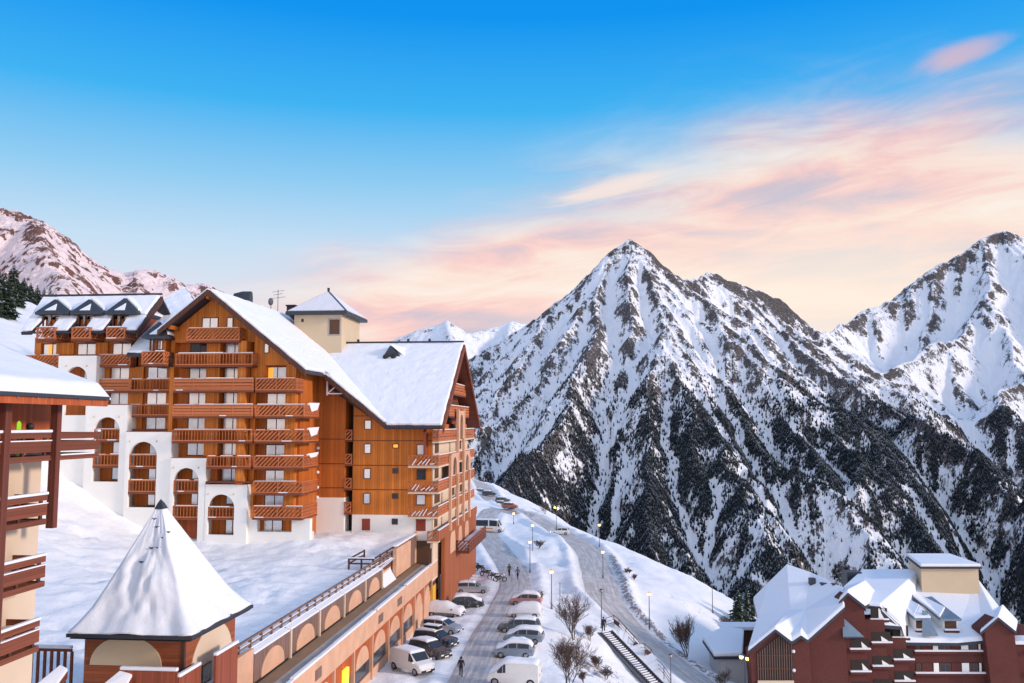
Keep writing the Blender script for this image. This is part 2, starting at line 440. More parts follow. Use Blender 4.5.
def carve(az0, az1, na, r0, r1, nr, ridges, seed, its=30, K=0.026, mexp=0.45, amp=1.0, floor=-800, talus=1.05, soft=0.10, **kw):
    """tents worn down by running water: drainage is routed cell by cell and cuts branching gullies"""
    X, Y = polar(az0, az1, na, r0, r1, nr)
    base, S, D = tents(X + 80 * (fbm(X / 260, Y / 260, 4, seed + 3) - 0.5), Y + 80 * (fbm(X / 260, Y / 260, 4, seed + 4) - 0.5), ridges, **kw)
    Z = base + amp * ((fbm(X / 140, Y / 140, 4, seed + 1) - 0.5) * 60 * (1 - 0.6 * np.exp(-D / 80)) + (fbm(X / 35, Y / 35, 3, seed + 2) - 0.5) * 16)
    Z = np.maximum(Z, floor + 30 * fbm(X / 90, Y / 90, 3, seed + 6))
    Rr = np.hypot(X, Y); dth = math.radians(az1 - az0) / (na - 1); dlr = math.log(r1 / r0) / (nr - 1)
    dx = Rr * dth; dy = Rr * dlr; cell = (dx * dy).ravel()
    n = na * nr; idx = np.arange(n).reshape(nr, na)
    nb = [(-1, -1), (-1, 0), (-1, 1), (0, -1), (0, 1), (1, -1), (1, 0), (1, 1)]
    for it in range(its):
        rcv = idx.copy(); bs = np.zeros(Z.shape); dist = np.ones(Z.shape)
        for di, dj in nb:
            Zs = np.roll(Z, (-di, -dj), (0, 1)); I = np.roll(idx, (-di, -dj), (0, 1))
            ds = np.hypot(di * dy, dj * dx); sl = (Z - Zs) / ds
            if di == -1: sl[0] = -1
            if di == 1: sl[-1] = -1
            if dj == -1: sl[:, 0] = -1
            if dj == 1: sl[:, -1] = -1
            m = sl > bs; bs = np.where(m, sl, bs); rcv = np.where(m, I, rcv); dist = np.where(m, ds, dist)
        order = np.argsort(Z.ravel(), kind='stable'); rc = rcv.ravel()
        ol = order.tolist(); rl = rc.tolist(); A = cell.tolist()
        for i in reversed(ol):
            r_ = rl[i]
            if r_ != i: A[r_] += A[i]
        An = np.array(A)
        fac = (K * An ** mexp / dist.ravel()).tolist(); z = Z.ravel().tolist()
        for i in ol:
            r_ = rl[i]
            if r_ != i:
                f = fac[i]; z[i] = (z[i] + f * z[r_]) / (1 + f)
        Z = np.array(z).reshape(nr, na)
        for _ in range(2):
            Z[:, 1:] = np.minimum(Z[:, 1:], Z[:, :-1] + talus * dx[:, 1:]); Z[:, :-1] = np.minimum(Z[:, :-1], Z[:, 1:] + talus * dx[:, 1:])
            Z[1:] = np.minimum(Z[1:], Z[:-1] + talus * dy[1:]); Z[:-1] = np.minimum(Z[:-1], Z[1:] + talus * dy[1:])
        lap = np.zeros(Z.shape); lap[1:-1, 1:-1] = (Z[1:-1, 2:] + Z[1:-1, :-2] + Z[2:, 1:-1] + Z[:-2, 1:-1]) / 4 - Z[1:-1, 1:-1]
        Z = Z + soft * lap
    def blur(Q, k):
        for _ in range(k):
            Q = Q.copy(); Q[1:-1, 1:-1] = (Q[1:-1, 2:] + Q[1:-1, :-2] + Q[2:, 1:-1] + Q[:-2, 1:-1] + Q[1:-1, 1:-1]) / 5
        return Q
    cvx = Z - blur(Z, 14)                                        # > 0 on ribs, < 0 in gullies
    return X, Y, Z, D, np.log10(An.reshape(nr, na)), cvx
def up(A, f):
    """bilinear refinement of a grid by an integer factor"""
    n, m = A.shape
    i = np.linspace(0, n - 1, (n - 1) * f + 1); j = np.linspace(0, m - 1, (m - 1) * f + 1)
    i0 = np.minimum(i.astype(int), n - 2); j0 = np.minimum(j.astype(int), m - 2); fi = (i - i0)[:, None]; fj = (j - j0)[None]
    a = A[i0]; b = A[i0 + 1]; c = a * (1 - fi) + b * fi
    return c[:, j0] * (1 - fj) + c[:, j0 + 1] * fj

def rock_snow(name, snow=(0.84, 0.87, 0.93), rock=(0.072, 0.064, 0.064), forest=True):
    m, nt, b = nodes(name); g = G(nt)
    geo = g.n('ShaderNodeNewGeometry'); p = geo.outputs['Position']
    at = g.n('ShaderNodeAttribute', attribute_name='rock').outputs['Fac']
    af = g.n('ShaderNodeAttribute', attribute_name='wood').outputs['Fac']
    n1 = g.noise(p, 0.010, 8, 0.68); n2 = g.noise(g.mapv(p, (0.06, 0.06, 0.022)), 1.0, 6, 0.7)
    nz = g.n('ShaderNodeSeparateXYZ'); g.link(geo.outputs['Normal'], nz.inputs[0])
    steep = g.math('SUBTRACT', 1.0, nz.outputs[2])
    f = g.math('ADD', at, g.math('ADD', g.math('MULTIPLY', g.math('SUBTRACT', n1, 0.5), 1.1), g.math('MULTIPLY', g.math('SUBTRACT', n2, 0.5), 1.5)))
    f = g.math('ADD', f, g.math('MULTIPLY', g.math('SUBTRACT', steep, 0.34), 1.5))
    n3 = g.noise(g.mapv(p, (0.16, 0.16, 0.07)), 1.0, 5, 0.7)
    f = g.math('ADD', f, g.math('MULTIPLY', g.math('SUBTRACT', n3, 0.5), 1.3))
    rk = g.math('MULTIPLY', g.ss(f, 0.42, 0.66), g.math('SUBTRACT', 1.0, g.math('MULTIPLY', g.ss(g.noise(p, 0.22, 4), 0.56, 0.72), 0.55)))
    rc = g.mix(g.noise(p, 0.03, 5), tuple(v * 0.55 for v in rock), tuple(v * 1.7 for v in rock))
    c = g.mix(rk, snow, rc)
    if forest:
        ff = g.math('ADD', af, g.math('ADD', g.math('MULTIPLY', g.math('SUBTRACT', n1, 0.5), 0.6), g.math('MULTIPLY', g.math('SUBTRACT', n2, 0.5), 1.3)))
        c = g.mix(g.math('MULTIPLY', g.ss(ff, 0.38, 0.66), 0.80), c, (0.019, 0.025, 0.033))
    g.link(c, b.inputs['Base Color'])
    b.inputs['Roughness'].default_value = 0.8; b.inputs['Specular IOR Level'].default_value = 0.15
    g.bump(g.math('ADD', n1, g.math('MULTIPLY', n2, 0.5)), 0.8, 18.0, b)
    return m
rock_snow('alp_ground')
rock_snow('alpenglow_ground', (0.90, 0.74, 0.73), (0.15, 0.075, 0.058), forest=False)  # snow tinted pink: low-sun alpenglow is put into its colour

main_ridges = [
  [(380, 470, 3500), (430, 415, 3600), (470, 374, 3750), (500, 345, 3850), (522, 326, 3900), (548, 306, 3950), (572, 291, 3980), (600, 266, 4000), (616, 246, 4000), (630, 233, 4000), (644, 245, 4030), (660, 259, 4070), (680, 280, 4120)],
  [(680, 278, 4120), (693, 275, 4200), (704, 269, 4300), (722, 271, 4400), (745, 279, 4500), (778, 296, 4600), (800, 312, 4680), (816, 325, 4760), (828, 327, 5000), (842, 319, 5300), (862, 306, 5450), (900, 292, 5600), (930, 264, 5700), (955, 249, 5800), (980, 232, 5850), (1002, 223, 5900), (1024, 233, 5950), (1070, 228, 6000), (1150, 262, 6000)],
  [(680, 280, 4120), (664, 300, 3900), (645, 318, 3720), (620, 344, 3480), (592, 372, 3200), (566, 398, 2960), (535, 430, 2700), (505, 466, 2430), (480, 500, 2200), (440, 560, 1900)],
  [(722, 279, 4400), (716, 300, 4150), (706, 332, 3800), (702, 370, 3400), (706, 420, 2950)],
  [(745, 289, 4500), (772, 315, 4200), (800, 336, 3950), (840, 362, 3700), (880, 388, 3450), (925, 412, 3200), (975, 445, 2950), (1030, 490, 2650), (1090, 545, 2400)],
  [(1002, 231, 5900), (975, 285, 5400), (940, 330, 4950), (905, 358, 4700), (880, 372, 4500)],
  [(1024, 240, 5950), (1040, 300, 5300), (1030, 350, 4750), (1000, 385, 4300), (1010, 410, 3900)],
]
P3 = lambda L: [[cpt(*p) for p in rd] for rd in L]
Xc, Yc, Zc, Dc, LA, CV = carve(-9, 36, 330, 1250, 6900, 430, P3(main_ridges), 11, its=34, K=0.042, soft=0.06, talus=1.12, k=0.66, T=10.0)
for _ in range(2):
    B_ = np.where(LA > 4.0, LA - .12, 0); LA = np.maximum.reduce([LA, np.roll(B_, 1, 1), np.roll(B_, -1, 1), np.roll(B_, 1, 0), np.roll(B_, -1, 0)])
X, Y, Zm, D_, LA, CV = [up(a_, 3) for a_ in (Xc, Yc, Zc, Dc, LA, CV)]
Zm = Zm + (fbm(X / 40, Y / 40, 4, 71) - 0.5) * 14 + (ridged(X / 90, Y / 90, 4, 72) - 0.6) * 18
fine = fbm(X / 38, Y / 38, 4, 58); patch = fbm(X / 320, Y / 320, 5, 52)
tree_line = 110 + 120 * (fbm(X / 420, Y / 420, 4, 41) - 0.5) * 2
low = sstep(Zm, tree_line + 130, tree_line - 180)
gul = sstep(LA, 3.6, 4.5)
rib = np.clip(CV / 10.0, -1.2, 1.2)
wood_m = low * np.clip(0.455 + rib * 0.22 - gul * 0.80 + (patch - 0.5) * 1.8 + (fine - 0.5) * 1.3, 0, 1)
def blob(px, py, D, r):
    c_ = cpt(px, py, D); return np.exp(-((X - c_[0]) ** 2 + (Y - c_[1]) ** 2 + (Zm - c_[2]) ** 2) / (r * r))
crag = 0.52 * np.maximum.reduce([blob(655, 272, 4050, 130), blob(664, 285, 4060, 90), blob(612, 272, 3960, 80), blob(585, 290, 3900, 70), blob(735, 300, 4400, 130), blob(780, 315, 4500, 140), blob(965, 262, 5700, 190), blob(940, 285, 5600, 170), blob(1000, 240, 5850, 130), blob(905, 310, 5450, 120), blob(548, 318, 3850, 60), blob(860, 322, 5300, 110)])
colpx = 512 + F * np.tan(np.arctan2(X, Y) + YAW)
wood_m = wood_m * (1 - 0.55 * sstep(colpx, 590, 520) * sstep(Zm, -170, -40))
rock_m = 0.34 + crag + rib * 0.24 - gul * 0.34 + (fine - 0.5) * 0.9 + (patch - 0.5) * 0.4 + 0.12 * np.exp(-D_ / 50) - 0.24 * sstep(X, 900, 1500) * sstep(Y, 4500, 5000)
mtn = grid_mesh('mountain_range', X, Y, Zm, M['alp_ground'], {'rock': rock_m, 'wood': wood_m})
tag(mtn, 'high pointed snow and rock peak with a lower massif to its right above forested flanks', 'mountain', kind='structure')

# distant summit seen over the roof
far_r = P3([[(330, 352, 6900), (395, 336, 7000), (422, 326, 7000), (448, 319, 7000), (470, 330, 7050), (492, 325, 7200), (512, 319, 7300), (540, 322, 7400), (600, 330, 7500)],
         [(448, 319, 7000), (455, 350, 6400), (470, 390, 5900)], [(512, 319, 7300), (505, 350, 6600), (498, 372, 6100)]])
X2, Y2, Z2, d2, la2, cv2 = carve(-14, 8, 150, 5200, 8400, 110, far_r, 23, its=22, floor=-600)
X2, Y2, Z2, la2, cv2 = [up(a_, 2) for a_ in (X2, Y2, Z2, la2, cv2)]
Z2 = Z2 + (fbm(X2 / 60, Y2 / 60, 4, 5) - 0.5) * 30
far = grid_mesh('distant_summit', X2, Y2, Z2, M['alp_ground'], {'rock': 0.30 + np.clip(cv2 / 20, -1, 1) * 0.25 - 0.15 * sstep(la2, 4, 5), 'wood': np.zeros(X2.shape)})
tag(far, 'small distant snowy summit showing just above the long white roof', 'mountain', kind='structure')

# rosy mountainside on the left
left_r = P3([[(-260, 140, 1500), (-120, 172, 1550), (0, 203, 1600), (14, 206, 1610), (30, 214, 1620), (48, 226, 1630), (66, 240, 1640), (88, 258, 1650), (105, 264, 1670), (125, 270, 1690), (142, 270, 1700), (152, 267, 1700), (163, 268, 1700), (176, 278, 1720), (188, 287, 1740), (194, 281, 1760), (203, 280, 1770), (214, 286, 1780), (235, 301, 1800), (265, 325, 1820), (300, 360, 1850)],
          [(-120, 172, 1550), (-100, 260, 1100), (-80, 330, 800)], [(30, 214, 1620), (50, 270, 1250), (60, 320, 950)], [(142, 270, 1700), (140, 300, 1400), (138, 330, 1150)]])
X3, Y3, Z3, d3, la3, cv3 = carve(-46, -10, 220, 430, 2100, 190, left_r, 35, its=16, K=0.012, amp=0.4, floor=-60, k=0.60, k2=0.2, d0=160, T=8.0)
X3, Y3, Z3, d3, la3, cv3 = [up(a_, 3) for a_ in (X3, Y3, Z3, d3, la3, cv3)]
Z3 = Z3 + (fbm(X3 / 22, Y3 / 22, 5, 5) - 0.5) * 18
lm = grid_mesh('rosy_mountainside', X3, Y3, Z3, M['alpenglow_ground'], {'rock': 0.40 + np.clip(cv3 / 4, -1, 1) * 0.3 + (fbm(X3 / 36, Y3 / 36, 6, 9, .8) - 0.5) * 2.3 + 0.12 * np.exp(-d3 / 40), 'wood': np.zeros(X3.shape)})
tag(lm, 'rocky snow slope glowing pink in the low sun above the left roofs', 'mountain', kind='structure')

# ---- forest on the lower flanks: one mass of small spired trees
rng = np.random.default_rng(5)
def cone_mass(name, px, py, pz, hh, rr, mat, sides=5):
    n = len(px); a = np.arange(sides) * 2 * np.pi / sides
    ph = rng.random(n) * 6.28
    ang = ph[:, None] + a[None]
    jit = 0.75 + 0.5 * rng.random((n, sides))
    ring1 = np.stack([px[:, None] + rr[:, None] * jit * np.cos(ang), py[:, None] + rr[:, None] * jit * np.sin(ang), np.repeat((pz + hh * 0.06)[:, None], sides, 1) + hh[:, None] * 0.10 * (jit - 1)], -1)
    ring2 = np.stack([px[:, None] + rr[:, None] * 0.55 * jit[:, ::-1] * np.cos(ang + 0.6), py[:, None] + rr[:, None] * 0.55 * jit[:, ::-1] * np.sin(ang + 0.6), np.repeat((pz + hh * 0.50)[:, None], sides, 1)], -1)
    tip = np.stack([px + (rng.random(n) - 0.5) * rr * 0.4, py, pz + hh], -1)[:, None]
    bot = np.stack([px, py, pz - hh * 0.1], -1)[:, None]
    v = np.concatenate([ring1, ring2, tip, bot], 1); nv = 2 * sides + 2
    fs = []
    for k in range(sides):
        k2 = (k + 1) % sides
        fs += [(k, k2, sides + k2), (k, sides + k2, sides + k), (sides + k, sides + k2, 2 * sides), (k2, k, 2 * sides + 1)]
    f = (np.array(fs, np.int64)[None] + (np.arange(n) * nv)[:, None, None]).reshape(-1, 3).astype(np.int32)
    me = bpy.data.meshes.new(name)
    me.vertices.add(n * nv); me.vertices.foreach_set('co', v.reshape(-1).astype(np.float32))
    me.loops.add(f.size); me.loops.foreach_set('vertex_index', f.ravel())
    me.polygons.add(len(f)); me.polygons.foreach_set('loop_start', np.arange(0, f.size, 3, dtype=np.int32))
    me.materials.append(mat); me.update(calc_edges=True)
    o = bpy.data.objects.new(name, me); col.objects.link(o); return o
m_, nt_, b_ = nodes('far_needles'); g_ = G(nt_); gp = g_.n('ShaderNodeNewGeometry')
nn = g_.noise(gp.outputs['Position'], 0.05, 3)
nzz = g_.n('ShaderNodeSeparateXYZ'); g_.link(gp.outputs['Normal'], nzz.inputs[0])
sn = g_.math('MULTIPLY', g_.ss(g_.math('ADD', g_.math('MULTIPLY', nzz.outputs[2], 0.6), nn), 0.90, 1.06), 0.35)
g_.link(g_.mix(sn, g_.mix(nn, (0.010, 0.015, 0.020), (0.030, 0.038, 0.046)), (0.6, 0.65, 0.72)), b_.inputs['Base Color'])
b_.inputs['Roughness'].default_value = 0.9; b_.inputs['Specular IOR Level'].default_value = 0.1
nr, na = X.shape
area_w = np.hypot(X, Y)                                    # polar cells grow with the radius
prob = (wood_m ** 1.3 + 0.05 * low * (patch > 0.45) + 0.02 * sstep(Zm, 420, 100)) * area_w ** 2 * (area_w < 4600)
prob = (prob / prob.sum()).ravel()
NT = 135000
pick = rng.choice(prob.size, NT, p=prob); ri, ci = pick // na, pick % na
ri = np.clip(ri + 0, 0, nr - 2); ci = np.clip(ci, 0, na - 2); u, v_ = rng.random(NT), rng.random(NT)
def bil(A): return (A[ri, ci] * (1 - u) + A[ri, ci + 1] * u) * (1 - v_) + (A[ri + 1, ci] * (1 - u) + A[ri + 1, ci + 1] * u) * v_
hh = 7 + 9 * rng.random(NT)
forest = cone_mass('forest', bil(X), bil(Y), bil(Zm) - 1.0, hh, hh * (0.17 + 0.08 * rng.random(NT)), M['far_needles'])
tag(forest, 'dark conifer forest in downhill strips on the lower flanks of the peak', 'forest', kind='stuff')
# ================================================================ the big timber apartment building
YA, YB, YW = 101.0, 103.0, 109.0            # wall planes: central gable, left wing, right wing
TZ = 9.3                                     # snow level on the terrace
apt = thing('apartment_building', 'long orange timber apartment building with snowy roofs, stepped white arches and a beige tower', 'building', (-40, 105, TZ), frame=True)

WRN = random.Random(21)
def window(par, x0, x1, z0, z1, y, n=2, pane='curtain', deep=0.0):
    """framed window on a wall facing the viewer; y is the wall plane"""
    f = MB(); t = 0.09
    f.box(x0, x1, y - 0.07, y - 0.003, z1 - t, z1); f.box(x0, x1, y - 0.07, y - 0.003, z0, z0 + t)
    for i in range(n + 1):
        xm = x0 + (x1 - x0 - t) * i / n
        f.box(xm, xm + t, y - 0.072, y - 0.003, z0 + t, z1 - t)
    fo = f.build('window', M['frame_brown'], par)
    p = MB(); p.box(x0 + t, x1 - t, y - 0.035, y - 0.004, z0 + t, z1 - t)
    if pane == 'curtain' and WRN.random() < .28: pane = 'curtain_grey'
    p.build('pane', M[pane], fo)
    return fo

def rail_run(mb, p, q, z0, z1, style):
    """one straight run of balcony front between plan points p and q"""
    p = Vector((p[0], p[1], 0)); q = Vector((q[0], q[1], 0)); L = (q - p).length
    if L < 0.05: return
    d = (q - p) / L
    A = lambda u, z: (p.x + d.x * u, p.y + d.y * u, z)
    mb.bar(A(0, z1 - 0.06), A(L, z1 - 0.06), 0.14, 0.12)
    mb.bar(A(0, z0 + 0.10), A(L, z0 + 0.10), 0.10, 0.14)
    hgt = z1 - z0 - 0.28
    if style == 'plank':
        n = 3
        for i in range(n):
            zc = z0 + 0.17 + hgt * (i + 0.5) / n
            mb.bar(A(0, zc), A(L, zc), 0.06, hgt / n * 0.80)
    elif style == 'vert':
        n = max(2, int(L / 0.36))
        for i in range(n):
            u = L * (i + 0.5) / n
            mb.bar(A(u, z0 + 0.16), A(u, z1 - 0.12), 0.045, 0.15) if abs(d.x) > 0.5 else mb.bar(A(u, z0 + 0.16), A(u, z1 - 0.12), 0.15, 0.045)
    elif style == 'diag':
        a, b = z0 + 0.16, z1 - 0.12; hh = b - a
        n = max(2, int((L + hh) / 0.46))
        for i in range(n):
            u0 = -hh + (L + hh) * (i + 0.5) / n; u1 = u0 + hh; za, zb = a, b
            if u0 < 0: za = a - u0; u0 = 0
            if u1 > L: zb = b - (u1 - L); u1 = L
            if u1 - u0 > 0.08: mb.bar(A(u0, za), A(u1, zb), 0.05, 0.17)
    elif style == 'solid':
        mb.bar(A(0, (z0 + z1) / 2), A(L, (z0 + z1) / 2), 0.06, hgt)
    n = max(1, int(L / 2.2))
    for i in range(n + 1):
        u = min(max(L * i / n, 0.06), L - 0.06); mb.bar(A(u, z0 + 0.02), A(u, z1 - 0.12), 0.11, 0.11)

def balcony(par, x0, x1, yf, yb, z0, z1, style, right=None, left=True, mat='rail_wood', snow=True, seed=0, slab_t=0.2):
    """balcony facing the viewer: floor slab with its railing and a line of snow on the rail"""
    rn = random.Random(seed + int(x0 * 31 + z0 * 17))
    b = MB(); b.box(x0, x1, yf, yb - 0.003, z0 - slab_t, z0)
    bo = b.build('balcony', M['pale_plaster'] if slab_t > 0.25 else M['brown_wood'], par)
    r = MB()
    rail_run(r, (x0, yf + 0.07), (x1, yf + 0.07), z0, z1, style)
    if left: rail_run(r, (x0 + 0.07, yf + 0.14), (x0 + 0.07, yb - 0.05), z0, z1, style)
    if right: rail_run(r, (x1 - 0.07, yf + 0.14), (x1 - 0.07, yb - 0.05), z0, z1, style)
    r.build('railing', M[mat], bo)
    if snow:
        s = MB(); u = x0 + rn.uniform(0, 0.4)
        while u < x1 - 0.4:
            v = min(x1, u + rn.uniform(0.8, 3.2)); s.box(u, v, yf - 0.01, yf + 0.15, z1 + 0.002, z1 + rn.uniform(0.04, 0.12)); u = v + rn.choice([0.02, 0.03, 0.6])
        if rn.random() < 0.7:
            a = rn.uniform(x0, x1 - 1.2); s.box(a, a + rn.uniform(0.5, 1.2), yf - 0.02, yf + 0.2, z0 + 0.03, z0 + 0.14)
        s.build('snow', M['snow_cap'], bo, bevel=0.03)
    return bo

SNOWTEX = bpy.data.textures.new('snow_lumps', 'CLOUDS'); SNOWTEX.noise_scale = 1.3; SNOWTEX.noise_depth = 3
def roof_piece(par, pts, name='roof', t=0.34, snow=0.42, inset=0.16, mat='dark_trim', lumps=True):
    """a roof slope given by its plan outline and heights: boarding below, snow lying on top"""
    P = [Vector(p) for p in pts]; c = sum(P, Vector()) / len(P)
    b = MB(); b.slab(P, t); ro = b.build(name, M[mat], par)
    if snow:
        n = (P[1] - P[0]).cross(P[2] - P[0]).normalized()
        if n.z < 0: n = -n
        Q = [p + (c - p).normalized() * inset + Vector((0, 0, 0.004)) for p in P]
        me = bpy.data.meshes.new('snow'); bm = bmesh.new()
        lo = [bm.verts.new(q) for q in Q]; f = bm.faces.new(lo)
        top = bmesh.ops.extrude_face_region(bm, geom=[f])['geom']
        tv = [v for v in top if isinstance(v, bmesh.types.BMVert)]
        for v in tv:
            v.co += n * snow * 0.9; v.co += (c - v.co).normalized() * 0.14
        bm.normal_update()
        bmesh.ops.recalc_face_normals(bm, faces=bm.faces)
        off = OFF[par.name]
        for v in bm.verts: v.co -= off
        bm.to_mesh(me); bm.free(); me.materials.append(M['snow_roof'])
        o = bpy.data.objects.new('snow', me); col.objects.link(o); o.parent = ro; OFF[o.name] = off
        bv = o.modifiers.new('bevel', 'BEVEL'); bv.width = 0.14; bv.segments = 3; bv.limit_method = 'ANGLE'; bv.angle_limit = R(30)
        sd_ = o.modifiers.new('fine', 'SUBSURF'); sd_.subdivision_type = 'SIMPLE'; sd_.levels = sd_.render_levels = 5
        dp = o.modifiers.new('lumps', 'DISPLACE'); dp.texture = SNOWTEX; dp.strength = .20; dp.mid_level = .45; dp.texture_coords = 'LOCAL'
        for p_ in me.polygons: p_.use_smooth = False
    return ro

TX = lambda u, v, w_: (v, u, w_)
# ---- walls -------------------------------------------------------------------
top = lambda y, Y: pZ(y, Y)
xa0, xa1 = pX(168, YA), pX(252, YA); xb1 = pX(297.5, YA)
ridge_x, ridge_z = -44.75, 38.35
SL = 0.80                                   # pitch of the central roof
roofz = lambda x: ridge_z - SL * abs(x - ridge_x)
def gable_wall(name, x0, x1, z0, y0, y1, mat):
    n = 12; xs = sorted(set([x0, x1, ridge_x] if x0 < ridge_x < x1 else [x0, x1]))
    poly = [(x0, z0)] + [(x, roofz(x) - 0.45) for x in xs] + [(x1, z0)]
    m = MB(); m.prism(poly, y0, y1); return m.build(name, M[mat], apt)
zg = pZ(341.5, YA)
m = MB(); m.prism([(xa0, zg), (xa0, roofz(xa0) - .45), (ridge_x, ridge_z - .45), (xa1, roofz(xa1) - .45), (xa1, zg)], YA, 125); m.build('gable_wall', M['orange_wood'], apt)
YD_ = YA + 1.0
m = MB(); m.box(xa0 + .002, xa1 - .002, YD_, 124.9, TZ - 1, zg - .003); m.build('wall', M['orange_wood_shaded'], apt)
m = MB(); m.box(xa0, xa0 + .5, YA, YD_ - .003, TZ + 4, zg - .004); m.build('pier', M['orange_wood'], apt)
gable_wall('wall', xa1 + 0.004, xb1, TZ - 1, YA + 0.9, 124.5, 'orange_wood_shaded')
# recessed wall between the gable bay and the right wing, and the dark loggia shaft
m = MB(); xr0 = pX(345.5, YW - 0.4); m.prism([(xb1 + 0.004, pZ(528, YW)), (xb1 + 0.004, roofz(xb1) - 0.5), (xr0, roofz(xr0) - 0.5), (xr0, pZ(497, YW))][0:4], YW - 0.4, 124)
m.build('wall', M['orange_wood_shaded'], apt)
m = MB(); m.box(xb1 + 0.006, xr0, YW - 0.404, 123, TZ - 1, pZ(497, YW)); m.build('base_wall', M['white_plaster'], apt)
xw0 = pX(353.5, YW); xw1 = pX(432.5, YW)
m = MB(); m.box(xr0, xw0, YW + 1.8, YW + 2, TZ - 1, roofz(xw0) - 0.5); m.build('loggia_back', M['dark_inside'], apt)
zb = pZ(514, YW)
m = MB(); m.prism([(xw0, zb), (xw0, roofz(xw0) - 0.5), (-26.6, 23.3), (xw1, 22.9), (xw1, zb)], YW, 137.5); m.build('wall', M['orange_wood'], apt)
m = MB(); m.box(xw0 + 0.002, xw1 - 0.002, YW - 0.004, 137.4, TZ - 1.3, zb - 0.003); m.build('base_wall', M['white_plaster'], apt)
for yy in (416, 440.5, 465, 489):             # thin joints between storeys of the right wing
    z = pZ(yy, YW); m = MB(); m.box(xw0 if yy > 430 else xw0, xw1, YW - 0.035, YW - 0.002, z - 0.05, z + 0.05); m.build('storey_trim', M['frame_brown'], apt)
for yy in (439, 463.5, 487.5):
    z = pZ(yy, YW - .4); m = MB(); m.box(pX(320, YW - .4), xr0, YW - 0.43, YW - 0.402, z - 0.05, z + 0.05); m.build('storey_trim', M['frame_brown'], apt)
for yy in (448, 472, 487, 497):
    z = pZ(yy, YW - .4); m = MB(); m.ball((pX(318.8, YW - .6), YW - 0.7, z), 0.22, 8, 6); m.build('wall_lamp', M['snow_cap'], apt, smooth=True)
for yt, yb_ in ((429.5, 440), (453.5, 464), (477.5, 488), (501, 512)):
    balcony(apt, xr0 + .01, xw0 - .01, YW - 0.5, YW + 1.8, pZ(yb_, YW), pZ(yt, YW), 'diag', left=False, snow=False)

# left wing wall
xl0 = pX(31, YB); z_eave = pZ(333, YB)
m = MB(); m.prism([(xl0, TZ - 1), (xl0, pZ(335, YB)), (pX(128, YB), pZ(335, YB)), (pX(128, YB), pZ(352, YB)), (xa0 - 0.004, pZ(352, YB)), (xa0 - 0.004, TZ - 1)], YB, 116); m.build('wall', M['orange_wood_shaded'], apt)
# bright timber piers between the windows, standing out from the wall
def pier(px0, px1, py0, py1, Y, out=0.9, mat='orange_wood'):
    m = MB(); m.box(pX(px0, Y), pX(px1, Y), Y - out, Y - 0.003, pZ(py1, Y), pZ(py0, Y)); return m.build('pier', M[mat], apt)
pier(208.5, 222, 342, 456, YD_, 1.1); pier(243.8, 252, 342, 484, YD_, 2.2); pier(209.5, 222, 458, 482, YD_, 0.9, 'orange_wood_shaded')
pier(287.5, 297.5, 356, 520, YA + .9, 0.9); pier(252.5, 258, 356, 520, YA + .9, 0.9, 'orange_wood')
m = MB(); m.prism([(pX(252.5, YA), pZ(377, YA)), (pX(252.5, YA), roofz(pX(252.5, YA)) - .46), (pX(297, YA), roofz(pX(297, YA)) - .46), (pX(297, YA), pZ(366, YA)), (pX(288, YA), pZ(366, YA)), (pX(288, YA), pZ(365, YA)), (pX(264, YA), pZ(365, YA)), (pX(264, YA), pZ(377, YA))], YA - .02, YA + .88); m.build('gable_wall', M['orange_wood'], apt)
for a, b, y0, y1 in ((54.5, 72, 341, 353), (94, 106, 341, 353), (128.5, 143, 366, 430), (166.5, 172.5, 366, 430), (110 - 8, 109, 366, 403), (33, 39, 341, 353)):
    pier(a, b, y0, y1, YB, 0.35)

# ---- stepped white arches ----------------------------------------------------
def white_arch(px0, px1, ptop, pbot, a0, a1, atop, abot, Y, balc, door=False, side=False):
    x0, x1, A0, A1 = pX(px0, Y), pX(px1, Y), pX(a0, Y), pX(a1, Y)
    zt, zb_, at_, ab_ = pZ(ptop, Y), pZ(pbot, Y), pZ(atop, Y), pZ(abot, Y)
    r = (A1 - A0) / 2
    m = MB(); arch_wall(m, x0, x1, zb_, zt, A0, A1, max(ab_, zb_), at_ - r, Y, Y + 0.5)
    m.box(x1 - 0.5, x1, Y + 0.502, YB + 0.8, zb_, zt); m.box(x0, x1 - 0.502, Y + 0.502, YB + 0.5, zt - 0.3, zt)
    wo = m.build('arched_wall', M['white_plaster'], apt)
    sm = MB(); sm.box(x0, x1, Y - 0.02, Y + 0.4, zt + 0.002, zt + 0.06); sm.build('coping', M['brown_wood'], wo)
    k = MB()
    for s_ in (-1, 1): k.ball(((A0 + A1) / 2 + s_ * r * 0.95, Y - 0.02, at_ + 0.05), 0.12, 6, 5)
    k.build('beam_end', M['pale_plaster'], wo)
    i = MB(); i.box(A0 - 0.3, A1 + 0.3, Y + 2.0, Y + 2.1, ab_, at_); i.build('loggia_back', M['orange_wood_shaded'], apt)
    for j, (yt, yb_) in enumerate(balc):
        balcony(apt, A0 + 0.01, A1 - 0.01, Y + 0.1, Y + 1.99, pZ(yb_, Y), pZ(yt, Y), 'vert', left=False)
    return A0, A1
YX = 99.9
